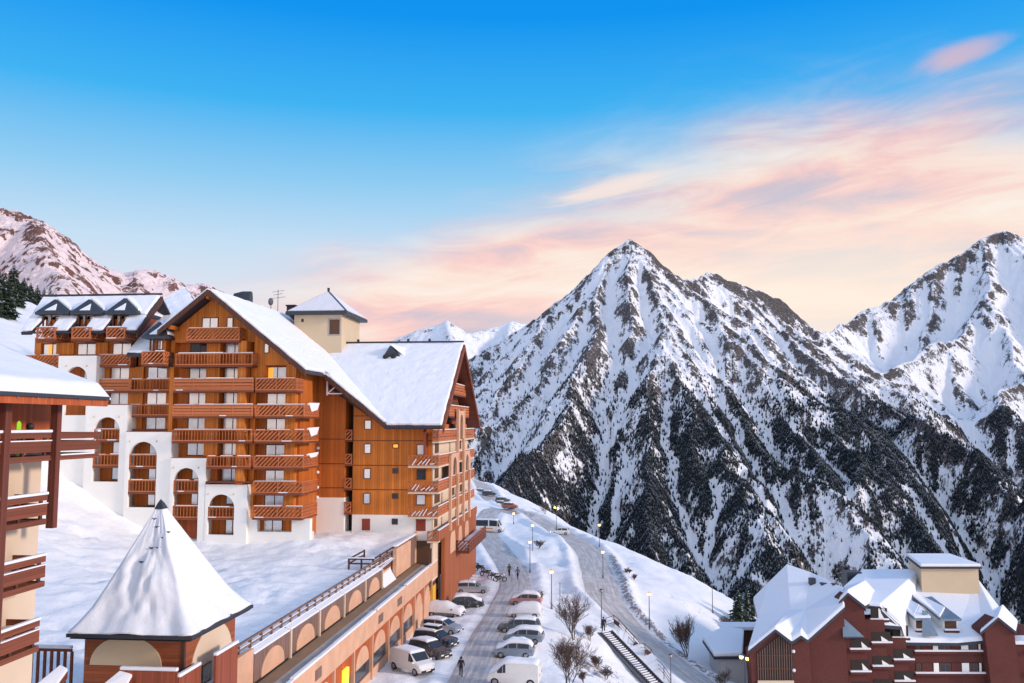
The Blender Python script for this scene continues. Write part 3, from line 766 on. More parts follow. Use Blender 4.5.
for args in ((207, 249, 485, 549, 210, 236.6, 495, 536, YX, [(508, 519)]),
             (172, 207.3, 458.5, 549, 175, 200.5, 468.5, 549, YX, [(481, 493), (507, 519.5)]),
             (126.5, 172.3, 432, 549, 130, 158, 442, 509, YX + .3, [(455, 468), (481, 493.6)]),
             (85.5, 126.8, 404.5, 549, 93.7, 120, 417, 483, YX + .6, [(429, 441), (455, 467)]),
             (55.7, 94, 354, 500, 63, 85, 365, 415, YX + .9, [(377, 390)])):
    A0, A1 = white_arch(*args)
    Y = args[8] + 2.0
    rows = {485: [(491, 505), (520, 535)], 458.5: [(470, 480), (494, 506)], 432: [(444, 455), (469, 481), (495, 507)], 404.5: [(418, 429), (442, 455), (468, 481)], 354: [(366, 378), (392, 404)]}[args[2]]
    for t_, b_ in rows:
        window(apt, A0 + (A1 - A0) * 0.42, A1 - 0.1, pZ(b_, Y), pZ(t_, Y), Y, 2, 'curtain')
dm = MB(); dm.box(pX(187, YX + 2), pX(200, YX + 2), YX + 1.9, YX + 1.99, TZ - 0.3, pZ(521, YX + 2)); dm.build('door', M['red_boards'], apt)
# white base right of the arches
YR0 = YA + .9
m = MB(); m.box(pX(249, YX + 1) + 0.003, pX(261, YX + 1), YX + 0.6, YX + 1.5, TZ - 1, pZ(519.5, YX)); m.box(pX(295, YX + 1), pX(313, YX + 1), YX + 0.6, YA + 0.345, TZ - 1, pZ(519.5, YX))
m.box(pX(261, YX + 1), pX(295, YX + 1), YX + 0.6, YX + 1.0, TZ - 1, pZ(533, YX)); m.box(pX(249, YX + 1), pX(313, YX + 1), YX + 1.6, YA + .895, TZ - 1, pZ(533, YX)); m.build('base_wall', M['white_plaster'], apt)
window(apt, pX(265, YR0), pX(285, YR0), pZ(532, YR0), pZ(520, YR0), YR0, 2)
for a, b in ((257, 264), (285.5, 292.5)):
    m = MB(); m.box(pX(a, YA), pX(b, YA), YR0 - .09, YR0 - .003, pZ(532, YR0), pZ(520, YR0)); m.build('shutter', M['orange_wood'], apt)

# ---- windows and balconies of the gable bay ----------------------------------
rowsA = [(352.3, 364.8, 'vert', 173, 251), (378, 390.3, 'plank', 172, 252), (404.3, 416.3, 'plank', 172, 252), (429.6, 441.7, 'vert', 172, 252)]
YF = YA - 1.6
for yt, yb_, st, a, b in rowsA:
    balcony(apt, pX(a, YF), pX(b, YF), YF, YD_, pZ(yb_, YF), pZ(yt, YF), st, right=True)
balcony(apt, pX(183.5, YF), pX(237, YF), YF, YA, pZ(339.8, YF), pZ(326.8, YF), 'diag', right=True)
balcony(apt, pX(207.5, YF), pX(251, YF), YF, YD_, pZ(467.6, YF), pZ(456.4, YF), 'vert', right=True)
m = MB(); m.box(pX(207, YF), pX(250, YF), YF + .1, YA - 0.003, pZ(483.5, YF), pZ(482, YF)); m.build('floor_edge', M['brown_wood'], apt)
for yt, yb_ in ((340.5, 353), (366.5, 379), (392, 405), (417.5, 430), (443, 456)):
    window(apt, pX(188, YD_), pX(208.3, YD_), pZ(yb_, YD_), pZ(yt, YD_), YD_, 2, 'glass_dark' if yt in (340.5,) else 'curtain')
for yt, yb_ in ((340.5, 353), (366.5, 379), (392, 405), (417.5, 430), (443, 456), (468.5, 482)):
    window(apt, pX(223, YD_), pX(243, YD_), pZ(yb_, YD_), pZ(yt, YD_), YD_, 2, 'curtain')
window(apt, pX(199, YA), pX(215.5, YA), pZ(327.5, YA), pZ(316.5, YA), YA, 2); window(apt, pX(224, YA), pX(230.5, YA), pZ(327.5, YA), pZ(316.5, YA), YA, 1)
# right bay
YR_ = YA + .9; YG = YA - 1.4
for k, (yt, yb_) in enumerate(((378, 390.5), (404.5, 416.5), (429.8, 441.8), (456, 467.8), (481.5, 493.5), (506.5, 518.5))):
    z0, z1 = pZ(yb_, YG), pZ(yt, YG); xe = pX(296 if k == 0 else 304, YG)
    bo = balcony(apt, pX(254.3, YG), xe, YG, YR_ + (3.2 if k else 0), z0, z1, 'diag', right=True, left=False)
    if 0 < k < 4:
        s = MB(); s.slab([(xe - 0.1, YG + 1.2, z1 + .14), (xe + 0.05, YG + 1.2, z1 + .14), (xe + 0.05, YR_ + 3, z1 + .14), (xe - 0.1, YR_ + 3, z1 + .14)], 0.13)
        if 0: s.slab([(xe + 0.012, YG + 2.0, z1 + 0.1), (xe + 0.10, YG + 2.6, z1 + 0.1), (xe + 0.10, YR_ + 1.6, z1 + 0.1), (xe + 0.012, YR_ + 1.6, z1 + 0.1)], 0.8 if k < 3 else 0.3)
        s.T = TX; dz_ = .8 if k < 3 else .3; s.prism([(YG + 1.3, z1 + .22), (YR_ + 3, z1 + .3), (YR_ + 2.2, z1 - dz_ * .7), (YG + 2.4, z1 - dz_)], xe + .012, xe + .12)
        s.build('snow', M['snow_cap'], bo, bevel=0.03)
    window(apt, pX(266.5, YR_), pX(286.5, YR_), pZ(yt + 1.5, YR_), pZ(yt - 11.5, YR_), YR_, 2)
fo = window(apt, pX(262.3, YA), pX(267.5, YA), pZ(353, YA), pZ(343, YA), YA - .02, 1)
m = MB(); m.box(pX(266.8, YR_), pX(272, YR_), YR_ - 0.045, YR_ - 0.036, pZ(379, YR_), pZ(367.5, YR_)); m.build('lit_curtain', M['lit_window'], apt)

# ---- left wing windows and balconies -----------------------------------------
YL2 = YB - 1.5
for yt, yb_, st, a, b in ((353, 364.2, 'diag', 93.6, 128), (378, 390.3, 'plank', 93, 128), (378, 390.3, 'vert', 128.2, 169), (404, 415.5, 'vert', 127.7, 169), (429, 431.5, 'none', 127, 170), (353, 365, 'diag', 22, 55.5)):
    if st == 'none':
        m = MB(); m.box(pX(a, YL2), pX(b, YL2), YL2 + .2, YB - 0.003, pZ(yb_, YL2), pZ(yt, YL2)); m.build('floor_edge', M['brown_wood'], apt); continue
    balcony(apt, pX(a, YL2), pX(b, YL2), YL2, YB, pZ(yb_, YL2), pZ(yt, YL2), st, right=True)
for a, b, yt, yb_, pn in ((40, 59, 341.5, 353.5, 'curtain'), (74.5, 94, 341.5, 353.5, 'curtain'), (110, 129, 341.5, 353.5, 'curtain'), (109, 128, 366, 379, 'curtain'), (109, 128, 391.5, 404.5, 'curtain'),
                          (146, 166, 366, 379, 'curtain'), (146, 166, 391.5, 404.5, 'curtain'), (146, 166, 417, 430, 'curtain'), (109, 126, 417, 430, 'curtain')):
    window(apt, pX(a, YB), pX(b, YB), pZ(yb_, YB), pZ(yt, YB), YB, 2, pn)
m = MB(); m.box(pX(45.2, YB), pX(49.5, YB), YB - 0.045, YB - 0.036, pZ(353, YB), pZ(342.5, YB)); m.build('lit_curtain', M['lit_window'], apt)

# ---- roofs -------------------------------------------------------------------
yF = 98.7
rz = ridge_z
C = lambda x, y: (x, y, roofz(x))
roof_piece(apt, [C(ridge_x, yF), C(-33.0, yF), C(-33.0, 105.9), C(-25.5, 105.9), C(-39.0, 122.6), C(-39.0, 137), C(ridge_x, 137)])
roof_piece(apt, [C(ridge_x, yF), C(ridge_x, 137), C(-50.6, 137), C(-50.6, yF)])
def barge(p, q, h=0.62, t=0.16, mat='dark_wood'):
    m = MB(); p, q = Vector(p), Vector(q)
    m.hexa([p + Vector((0, -t, -h)), q + Vector((0, -t, -h)), q + Vector((0, -0.003, -h)), p + Vector((0, -0.003, -h)), p + Vector((0, -t, 0.02)), q + Vector((0, -t, 0.02)), q + Vector((0, -0.003, 0.02)), p + Vector((0, -0.003, 0.02))])
    m.build('bargeboard', M[mat], apt)
barge(C(-50.6, yF), C(ridge_x, yF)); barge(C(ridge_x, yF), C(-33.0, yF)); barge(C(-33.0, 105.9), C(-25.5, 105.9))
for xk in (-49.2, ridge_x - 0.1, -35.2):            # purlin ends under the gable
    m = MB(); m.box(xk - 0.16, xk + 0.16, yF + 0.1, YA, roofz(xk) - 0.95, roofz(xk) - 0.5); m.build('purlin', M['orange_wood_shaded'], apt)
# underside truss where the roof runs past the recessed wall
m = MB(); m.bar((-32.9, 106.6, roofz(-32.9) - 0.5), (-32.9, 106.6, 26.4), 0.16, 0.16); m.bar((-32.9, 106.6, 26.6), (-29.2, 106.6, 26.6), 0.14, 0.14); m.bar((-32.9, 106.6, 26.6), (-31.2, 106.6, 28.0), 0.12, 0.12)
m.build('truss', M['snow_cap'], apt)
m = MB(); m.bar((-33, 107.2, 27.6), (-27.2, 107.2, 23.6), 0.3, 0.35); m.build('truss', M['dark_wood'], apt)
# right wing
XG = -18.6; rzw, ryw = 33.85, 122.5
W = lambda x, y: (x, y, rzw - 0.675 * abs(y - ryw))
roof_piece(apt, [W(-25.4, 105.9), W(XG, 105.9), W(XG, ryw), W(-39.0, ryw)], mat='brown_wood')
roof_piece(apt, [W(-39.0, ryw), W(XG, ryw), W(XG, 139.2), W(-39.0, 139.2)], mat='brown_wood')
m = MB(); m.box(-38.8, XG - 0.02, ryw - 0.16, ryw + 0.16, rzw + 0.30, rzw + 0.52)
for xk in (-33.5, -26.4, -23.4): m.box(xk - .15, xk + .15, ryw - .15, ryw + .15, rzw + .522, rzw + .85)
m.build('ridge_cap', M['dark_trim'], apt)
m = MB(); k = 0
xk = -25.3
while xk < XG: m.tube([(xk, 105.55, 22.42), (xk, 106.6, 23.1)], 0.10, 6); xk += 0.27
m.build('roof_tile_edge', M['slate'], apt)
def barge_x(p, q, X, h=0.75, t=0.18, mat='brown_wood'):
    m = MB(); (y0, z0), (y1, z1) = p, q
    m.hexa([(X, y0, z0 - h), (X + t, y0, z0 - h), (X + t, y1, z1 - h), (X, y1, z1 - h), (X, y0, z0), (X + t, y0, z0), (X + t, y1, z1), (X, y1, z1)])
    m.build('bargeboard', M[mat], apt)
barge_x((105.9, W(0, 105.9)[2]), (ryw, rzw), XG + .003); barge_x((139.2, W(0, 139.2)[2]), (ryw, rzw), XG + .003)
# timber gable end of the right wing
m = MB(T=lambda u, v, w_: (v, u, w_)); xg = -20.9
m.prism([(107.5, 18.9), (107.5, 22.0), (ryw, 33.0), (137.4, 22.6), (137.4, 18.9)], xg - .3, xg); m.build('gable_wall', M['brown_boards'], apt)
# triangular louvre on the wing's front slope
vb = [atY(q[0], q[1], 0) if 0 else None for q in ()]
def on_wing(px, py, lift=0.0):
    r = ray(px, py); a = rzw - 0.675 * ryw + lift       # plane z = a + .675 y
    t = (a - H) / (r[2] - 0.675 * r[1]); return Vector((r[0] * t, r[1] * t, H + r[2] * t))
v1, v2, vt = on_wing(379, 361), on_wing(406, 359.5), on_wing(393, 352)
m = MB(); ap = Vector((vt.x, v1.y + 0.2, v1.z + 2.1)); bk = Vector((vt.x, v1.y + 3.4, v1.z + 2.15))
m.add([v1 - Vector((0, .0, .3)), v2 - Vector((0, 0, .3)), ap, bk, v1 + Vector((.4, 1.5, .6)), v2 + Vector((-.4, 1.5, .6))], [[0, 1, 2], [0, 2, 3], [1, 3, 2], [0, 3, 1]])
lo = m.build('roof_vent', M['slate'], apt)
m = MB()
for s_ in (-0.55, 0.55): m.ball((vt.x + s_, v1.y - 0.02, v1.z + 0.55), 0.38, 10, 8)
m.build('vent_opening', M['dark_inside'], lo)
m = MB(); m.slab([ap + Vector((0.1, 0.1, 0.25)), v2 + Vector((0.15, .3, 0.3)), v2 + Vector((0, 2.4, 1.7)), bk + Vector((0.1, 0, .2))], 0.25); m.build('snow', M['snow_roof'], lo, bevel=0.08)

# ---- tower -------------------------------------------------------------------
YT = 120.0
tx0, tx1 = pX(292, YT), pX(340, YT); tyb = pY(358, tx1); tz0, tz1 = 28.5, pZ(314.5, YT)
m = MB(); m.box(tx0, tx1, YT, tyb, tz0, tz1); tw = m.build('tower', M['beige_plaster'], apt)
wz0, wz1 = pZ(336, YT), pZ(318.5, YT); wx0, wx1 = pX(326, YT), pX(339, YT)
m = MB(); m.box(wx0, wx1, YT - 0.03, YT - 0.003, wz0, wz1); to = m.build('opening', M['concrete'], tw)
m = MB(); m.box(wx0 + .25, wx1 - .15, YT - .04, YT - .031, wz0 + .2, wz1 - .2); m.build('louvre', M['dim_inside'], to)
m = MB(); m.box(pX(299.2, YT), pX(301.5, YT), YT - .03, YT - .003, pZ(322, YT), pZ(319, YT)); m.build('vent_hole', M['dark_inside'], tw)
e = 0.95; ax, ay, az_ = (tx0 + tx1) / 2, (YT + tyb) / 2, pZ(291.5, (YT + tyb) / 2)
cs = [(tx0 - e, YT - e), (tx1 + e, YT - e), (tx1 + e, tyb + e), (tx0 - e, tyb + e)]
m = MB(); zt = tz1 - 0.1
m.add([(x, y, zt) for x, y in cs] + [(x, y, zt + .4) for x, y in cs] + [(ax, ay, az_)], [[3, 2, 1, 0], [0, 1, 5, 4], [1, 2, 6, 5], [2, 3, 7, 6], [3, 0, 4, 7], [4, 5, 8], [5, 6, 8], [6, 7, 8], [7, 4, 8]])
tr = m.build('tower_roof', M['slate'], tw)
m = MB()
for i in range(4):
    a, b = Vector((*cs[i], zt + .4)), Vector((*cs[(i + 1) % 4], zt + .4)); t_ = Vector((ax, ay, az_)); c_ = (a + b + t_) / 3
    q = [p + (c_ - p) * 0.085 for p in (a, b, t_)]; nn_ = (q[1] - q[0]).cross(q[2] - q[0]).normalized(); nn_ = nn_ if nn_.z > 0 else -nn_
    m.add(q + [p + nn_ * 0.10 for p in q], [[0, 1, 2], [3, 4, 5], [0, 1, 4, 3], [1, 2, 5, 4], [2, 0, 3, 5]])
m.build('snow', M['snow_dirty'], tr)
m = MB(); m.tube([(ax, ay, az_ - .3), (ax, ay, az_ + .45)], [0.16, 0.2], 8); m.build('finial', M['dark_trim'], tr)
# chimneys, dish and aerial on the central roof
m = MB(); m.box(pX(284, 124), pX(292.5, 124), 124, 125.2, 33, pZ(306, 124)); m.box(pX(283.3, 124), pX(293, 124), 123.8, 125.4, pZ(306, 124) + .003, pZ(304.7, 124)); m.build('chimney', M['dark_trim'], apt)
m = MB(); m.box(pX(229, 112), pX(246, 112), 112, 113.2, 34, pZ(294.5, 112)); m.tube([(pX(229, 112), 112.6, pZ(294.5, 112)), (pX(238, 112), 112.6, pZ(293.5, 112)), (pX(246, 112), 112.6, pZ(294, 112))], [.35, .5, .55], 8); m.build('chimney', M['slate'], apt)
za0 = 33; xm_ = pX(275, 126)
m = MB(); m.tube([(xm_, 126, za0), (xm_, 126, pZ(289.5, 126))], 0.05, 5)
for zz, hw in ((pZ(291, 126), .9), (pZ(294, 126), .7), (pZ(297.5, 126), 1.1)): m.bar((xm_ - hw, 126, zz - .1), (xm_ + hw, 126, zz + .12), .05, .05)
m.build('aerial', M['pole_metal'], apt)
m = MB(); m.tube([(pX(268, 126), 126, za0), (pX(268, 126), 126, pZ(303, 126))], 0.06, 5); m.ball((pX(268.3, 126), 125.8, pZ(301.5, 126)), 0.4, 8, 6, 1.4); m.build('satellite_dish', M['pole_metal'], apt)

# ---- left wing roofs and dormers ---------------------------------------------
xv = pX(133, 100.4); ye = 100.4; ze = pZ(331.5, ye, 80)
rr_ = atX(162, 296.5, xv); xle = pX(17, ye)
LW = lambda x, y: (x, y, ze + (rr_.z - ze) * (y - ye) / (rr_.y - ye))
rx0 = pX(36, rr_.y)
YDm = 102.0; yn = YDm + .9
roof_piece(apt, [LW(xle + (rx0 - xle) * (yn - ye) / (rr_.y - ye), yn), LW(xv, yn), LW(xv, rr_.y), LW(rx0, rr_.y)], snow=0.35)
not_ = [(pX(a, YDm) + .7, pX(b, YDm) - .55 - .9) for a, b in ((30.5, 64.5), (66, 98.5), (101, 133.5))]
xe_ = [xle] + [v for p_ in not_ for v in p_] + [xv]
for a, b in zip(xe_[0::2], xe_[1::2]):
    a2 = xle + (rx0 - xle) * (yn - ye) / (rr_.y - ye) if a == xle else a
    if b - max(a, a2) > .25: roof_piece(apt, [LW(a, ye), LW(b, ye), LW(b, yn - .004), LW(a2, yn - .004)], snow=0.33, inset=.04)
m = MB(); m.box(rx0, xv, rr_.y - .14, rr_.y + .14, rr_.z + .2, rr_.z + .42); m.build('ridge_cap', M['dark_trim'], apt)
m = MB(T=lambda u, v, w_: (v, u, w_)); m.prism([(YB, TZ + 14), (YB, LW(0, YB)[2] - .4), (rr_.y, rr_.z - .4), (rr_.y + 6, TZ + 14)], xv - 1.6, xv - 1.0); m.build('gable_wall', M['brown_boards'], apt)
barge_x((ye, ze), (rr_.y, rr_.z), xv + .003, 0.8, .15, 'dark_wood')
roof_piece(apt, [(rx0, rr_.y + .02, rr_.z), (xv, rr_.y + .02, rr_.z), (xv, rr_.y + 9, rr_.z - 7), (rx0, rr_.y + 9, rr_.z - 7)], snow=0.3)
# lower roof between the wing and the gable
xv2 = pX(157, 100); z2e = pZ(353.5, 100, 140); q2 = atX(180, 331.5, xv2); xl2 = pX(126.5, 100)
L2 = lambda x, y: (x, y, z2e + (q2.z - z2e) * (y - 100) / (q2.y - 100))
yr2 = 119.5
k2_ = (q2.z - z2e) / (q2.y - 100)
def on2(px, py):
    r = ray(px, py); t = (z2e - 100 * k2_ - H) / (r[2] - k2_ * r[1]); return (r[0] * t, r[1] * t, H + r[2] * t)
roof_piece(apt, [on2(126.5, 354), on2(157, 354), on2(181, 330.5), on2(197, 303), on2(185, 287), on2(167, 297), on2(146, 330)], snow=0.3)
barge_x((100, z2e), (q2.y, q2.z), xv2 + .003, 0.6, .12, 'dark_wood')
def dormer(px0, px1, papex, pw, pb, pf, Yd, bx0, bx1, bt, bb, flat=False):
    """little hipped dormer with a balcony notched into the eave"""
    x0, x1 = pX(px0, Yd), pX(px1, Yd); xa = pX(papex[0], Yd + 1.2); za = pZ(papex[1], Yd + 1.2, papex[0]); zb0 = pZ(pw, Yd, px0); zf = pZ(pf, Yd, px0)
    m = MB(); m.box(x0 + .75, x1 - .6, Yd + 0.9, Yd + 8, zf - 1, zb0 - .05); dw = m.build('dormer', M['orange_wood_shaded'], apt)
    ms = MB(); ym = Yd - 0.2; yb_ = Yd + 7
    ms.add([(x0, ym, zb0), (x1, ym, zb0), (x1, yb_, zb0 + .0), (x0, yb_, zb0 + .0), (xa, Yd + 1.6, za), (xa, yb_, za + .1), (x0, ym, zb0 - .28), (x1, ym, zb0 - .28), (x1, yb_, zb0 - .28), (x0, yb_, zb0 - .28)],
           [[0, 1, 4], [1, 2, 5, 4], [0, 4, 5, 3], [2, 3, 5], [6, 7, 1, 0], [7, 8, 2, 1], [8, 9, 3, 2], [9, 6, 0, 3], [9, 8, 7, 6]])
    dr = ms.build('dormer_roof', M['slate'], dw)
    s = MB()
    f = lambda u, v: Vector((x0, ym, zb0)) * (1 - u - v) + Vector((x1, ym, zb0)) * u + Vector((xa, Yd + 1.6, za)) * v
    tri = [f(.22, .12), f(.55, .12), f(.30, .62)]
    s.add([p + Vector((0, -.06, .06)) for p in tri] + [p + Vector((0, .02, -.02)) for p in tri], [[0, 1, 2], [3, 5, 4], [0, 3, 4, 1], [1, 4, 5, 2], [2, 5, 3, 0]])
    A_, B_ = Vector((x1, ym + .6, zb0)), Vector((xa, Yd + 1.9, za)); q = [A_ + (B_ - A_) * .12, A_ + (B_ - A_) * .97, Vector((xa, yb_, za + .1)), Vector((x1, yb_, zb0))]
    s.slab([p + Vector((0.03, 0, .34)) for p in q], 0.3)
    s.build('snow', M['snow_roof'], dr, bevel=0.05)
    w0, w1 = x0 + .75, x1 - .6; wm = w0 + (w1 - w0) * .42
    window(dw, wm, w1 - .25, zf + .05, zb0 - .35, Yd + .9, 2)
    g_ = MB(); g_.box(w0, w0 + .16, Yd + .2, Yd + .36, zf - .8, zb0 - .28); g_.box(wm - .2, wm - .06, Yd + .2, Yd + .36, zf - .8, zb0 - .28); g_.build('post', M['dark_wood'], dw)
    c_ = MB(); c_.add([(w0 + .3, Yd + .88, zb0 - .35), (wm - .3, Yd + .88, zb0 - .35), (w0 + .3, Yd + .88, zf + .2)], [[0, 1, 2]]); c_.build('drape', M['curtain'], dw)
    yb2 = min(Yd - .45, 99.9)
    balcony(apt, pX(bx0, yb2), pX(bx1, yb2), yb2, Yd + .89, pZ(bb, yb2, bx0), pZ(bt, yb2, bx0), 'diag', right=True)
    n_ = MB(); n_.box(pX(bx0, yb2) + .05, pX(bx1, yb2) - .05, Yd + .9, max(YB - 0.003, Yd + 1.2), pZ(bb, yb2, bx0) - .2, pZ(bt, yb2, bx0)); n_.build('balcony_back', M['dim_inside'], dw)
for pxs in ((30.5, 64.5, (47, 298.8)), (66, 98.5, (81.5, 298.8)), (101, 133.5, (117.5, 297.6))):
    dormer(pxs[0], pxs[1], pxs[2], 312.5, 0, 326.5, YDm, pxs[0] + 1.3, pxs[0] + 20, 327.2, 338.8)
dormer(139.5, 163.5, (153.5, 321.5), 336.5, 0, 350, 98.9, 139, 161.5, 351.3, 364.2)
m = MB(); m.tube([(pX(0, 1) if 0 else xle + .1, ye - .15, ze - .1), (xv, ye - .15, ze - .1)], .13, 6); m.build('gutter', M['dark_trim'], apt)

# ---- right wing: front windows, corner balconies, street side -----------------
for yt, yb_ in ((420, 429.5), (443.5, 453.5), (468, 478.5), (492.5, 503.5)):
    window(apt, pX(364.5, YW), pX(371.5, YW), pZ(yb_, YW), pZ(yt, YW), YW, 1, 'curtain')
for yt, yb_, pn in ((443.5, 448), (467.5, 473), (492.5, 498), (517.5, 523.5)) and ((443.5, 448, 'lit_window'), (467.5, 473, 'glass_dark'), (492.5, 498, 'glass_dark'), (517.5, 523.5, 'glass_dark')):
    window(apt, pX(393, YW), pX(399, YW), pZ(yb_, YW), pZ(yt, YW), YW, 1, pn)
for yt, yb_, pn in ((444, 455, 'curtain'), (468.5, 479, 'glass_dark'), (493.5, 504, 'curtain')):
    window(apt, pX(417, YW), pX(426.5, YW), pZ(yb_, YW), pZ(yt, YW), YW, 1, pn)
for a, b in ((363.5, 371.5), (417, 426.5)):
    m = MB(); m.box(pX(a, YW), pX(b, YW), YW - .06, YW - .006, pZ(529.5, YW), pZ(518, YW)); m.build('shutter', M['shutter_red'], apt)
YC, XC = 107.4, -19.3                        # outer corner of the balconies that wrap round to the street side
xwall = xw1 + .12
rowsW = [(430, 441.5, 432.5), (455.4, 466.3, 408.5), (481.2, 492.4, 408.5), (507, 517.2, 408.5)]
y_end = 138.6
for k, (yt, yb_, pxl) in enumerate(rowsW):
    z0, z1 = pZ(yb_, YC, 440), pZ(yt, YC, 440)
    b = MB(); b.box(pX(pxl, YC), XC, YC, YW - .003, z0 - .2, z0); b.box(xwall + .002, XC, YW - .002, y_end, z0 - .2, z0)
    bo = b.build('balcony', M['pale_plaster'], apt)
    r = MB(); rail_run(r, (pX(pxl, YC), YC + .07), (XC, YC + .07), z0, z1, 'diag'); r.build('railing', M['rail_wood'], bo)
    r = MB(); rail_run(r, (XC - .07, YC + .15), (XC - .07, y_end), z0, z1, 'plank'); r.build('railing', M['rail_wood'], bo)
    s = MB(); s.box(XC - .16, XC + .02, YC + .5, y_end - .3, z1 + .002, z1 + .10); s.build('snow', M['snow_cap'], bo, bevel=.03)
    if k:
        s = MB(); rn = random.Random(k)
        xx = pX(pxl, YC) + .5
        while xx < XC - .5:
            s.bar((xx, YC - .02, z0 + rn.uniform(.1, .3)), (xx + .5, YC - .02, z0 + rn.uniform(.3, .95)), .07, .10); xx += rn.uniform(.35, .8)
        s.build('snow', M['snow_cap'], bo)
m = MB(); m.box(xw1 + .003, xwall, YW + .003, 137.5, 4.0, 22.3); m.build('street_wall', M['pale_plaster'], apt)
# tall pink frames that run up the street side, each a pair of posts
yp = [pY(a, XC + .12) for a in (450.3, 457.6, 463.4, 469.2)]
ztop = [pZ(y_, yy, 455) for y_, yy in zip((455.5, 409, 409, 455.5), yp)]
for yy, zt_ in zip(yp, ztop):
    m = MB(); m.box(XC + .004, XC + .34, yy - .33, yy + .33, 9.4, zt_); m.build('pilaster', M['pink_plaster'], apt)
fl = lambda y_: pZ(y_, YC, 440)
TX = lambda u, v, w_: (v, u, w_)
for (a, b, z0_, z1_) in ((0, 1, fl(480), fl(456)), (2, 3, fl(480), fl(456)), (1, 2, fl(441), fl(409))):
    u0, u1 = yp[a] + .335, yp[b] - .335; g0 = (u0 + u1) / 2; wd = (u1 - u0) * .28
    m = MB(T=TX); arch_wall(m, u0, u1, z0_, z1_, g0 - wd, g0 + wd, z0_, z1_ - wd - .5, XC + .06, XC + .3); m.build('pink_arch', M['pink_plaster'], apt)
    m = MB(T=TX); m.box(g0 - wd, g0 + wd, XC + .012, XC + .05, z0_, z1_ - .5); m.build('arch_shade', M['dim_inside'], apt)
for z0_, z1_, ya, yb_ in ((fl(454), fl(444), 110, 112.5), (fl(480), fl(470), 110, 112.5), (fl(506), fl(495), 110, 113.5), (fl(506), fl(495), 122, 125), (fl(480), fl(470), 122.5, 125.5), (fl(530), fl(520), 110, 112), (fl(454), fl(444), 128, 131), (fl(506), fl(495), 130, 133)):
    m = MB(); m.box(xwall + .003, xwall + .06, ya, yb_, z0_, z1_); m.build('terrace_door', M['dim_inside'], apt)
# balconies in the gable end
for (ya, yb_), (za_, zb_) in (((113.5, 121.5), (fl(383.5) - 1.2, fl(383.5) - .2)), ((110.0, 128.5), (fl(405) - 1.4, fl(405)))):
    pass
for pxa, pxb, pt, pb in ((454, 466, 383, 394), (449.5, 469, 405, 416)):
    X_ = XC - .2; ya, yb_ = pY(pxa, X_), pY(pxb, X_); z1 = atX(pxa, pt, X_).z; z0 = atX(pxa, pb, X_).z
    b = MB(); b.box(xg + .003, X_, ya, yb_, z0 - .18, z0); bo = b.build('balcony', M['brown_wood'], apt)
    r = MB(); rail_run(r, (X_ - .07, ya), (X_ - .07, yb_), z0, z1, 'plank'); rail_run(r, (xg, ya + .07), (X_ - .14, ya + .07), z0, z1, 'plank'); r.build('railing', M['rail_wood'], bo)
    s = MB(); s.box(X_ - .16, X_ + .02, ya, yb_, z1 + .002, z1 + .09); s.build('snow', M['snow_cap'], bo)
    m = MB(); m.box(xg + .003, xg + .06, ya + 2, yb_ - 2.5, z0, z0 + 2.2); m.build('terrace_door', M['dim_inside'], apt)
# lower band of the street side with pink blind arches, down to the car park
zB1 = fl(531.5); zB0 = pZ(553, YC, 440)
b = MB(); b.box(pX(428, YC), XC, YC, YW - .003, fl(541.5) - .2, fl(541.5)); bo = b.build('balcony', M['pale_plaster'], apt)
r = MB(); rail_run(r, (pX(428, YC), YC + .07), (XC, YC + .07), fl(541.5), zB1, 'diag'); r.build('railing', M['rail_wood'], bo)
m = MB(); m.box(XC - .12, XC + .06, YC + .15, 141, zB1 - 1.2, zB1 + .05); m.build('parapet', M['wall_brown'], apt)
s = MB(); s.box(XC - .16, XC + .1, YC + .3, 141, zB1 + .052, zB1 + .17); s.build('snow', M['snow_cap'], apt, bevel=.03)
ys0 = 112.5
m = MB(); m.box(XC - .5, XC - .04, ys0, 141, -1, zB1 - 1.203); m.build('lower_wall', M['wall_brown'], apt)
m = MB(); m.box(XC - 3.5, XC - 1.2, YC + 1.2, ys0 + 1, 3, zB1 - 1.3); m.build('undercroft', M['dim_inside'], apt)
for pa, pb in ((450.5, 456.5), (458.5, 463), (465, 469.5)):
    X_ = XC + .0; u0, u1 = pY(pa, X_), pY(pb, X_); zs = zB1 - 2.0
    m = MB(T=TX); arch_panel(m, u0 + .4, u1 - .4, zs - 1.9, zs - .9, X_ - .036, X_ + .02, sy=1.15); m.build('blind_arch', M['pink_plaster'], apt)
# low balcony hanging over the cars
u0, u1 = 121, 139; zl1 = atX(470, 539.5, XC + 1.7).z; zl0 = zl1 - 1.5
b = MB(); b.box(XC - .03, XC + 1.8, u0, u1, zl0 - .2, zl0); bo = b.build('balcony', M['brown_wood'], apt)
r = MB(); rail_run(r, (XC - .03, u0 + .07), (XC + 1.8, u0 + .07), zl0, zl1, 'diag'); rail_run(r, (XC + 1.73, u0 + .14), (XC + 1.73, u1), zl0, zl1, 'plank'); r.build('railing', M['brown_wood'], bo)
s = MB(); s.box(XC + .1, XC + 1.5, u0 + .3, u1 - .5, zl0 + .003, zl0 + .9); s.build('snow', M['snow_cap'], bo, bevel=.25, seg=3)
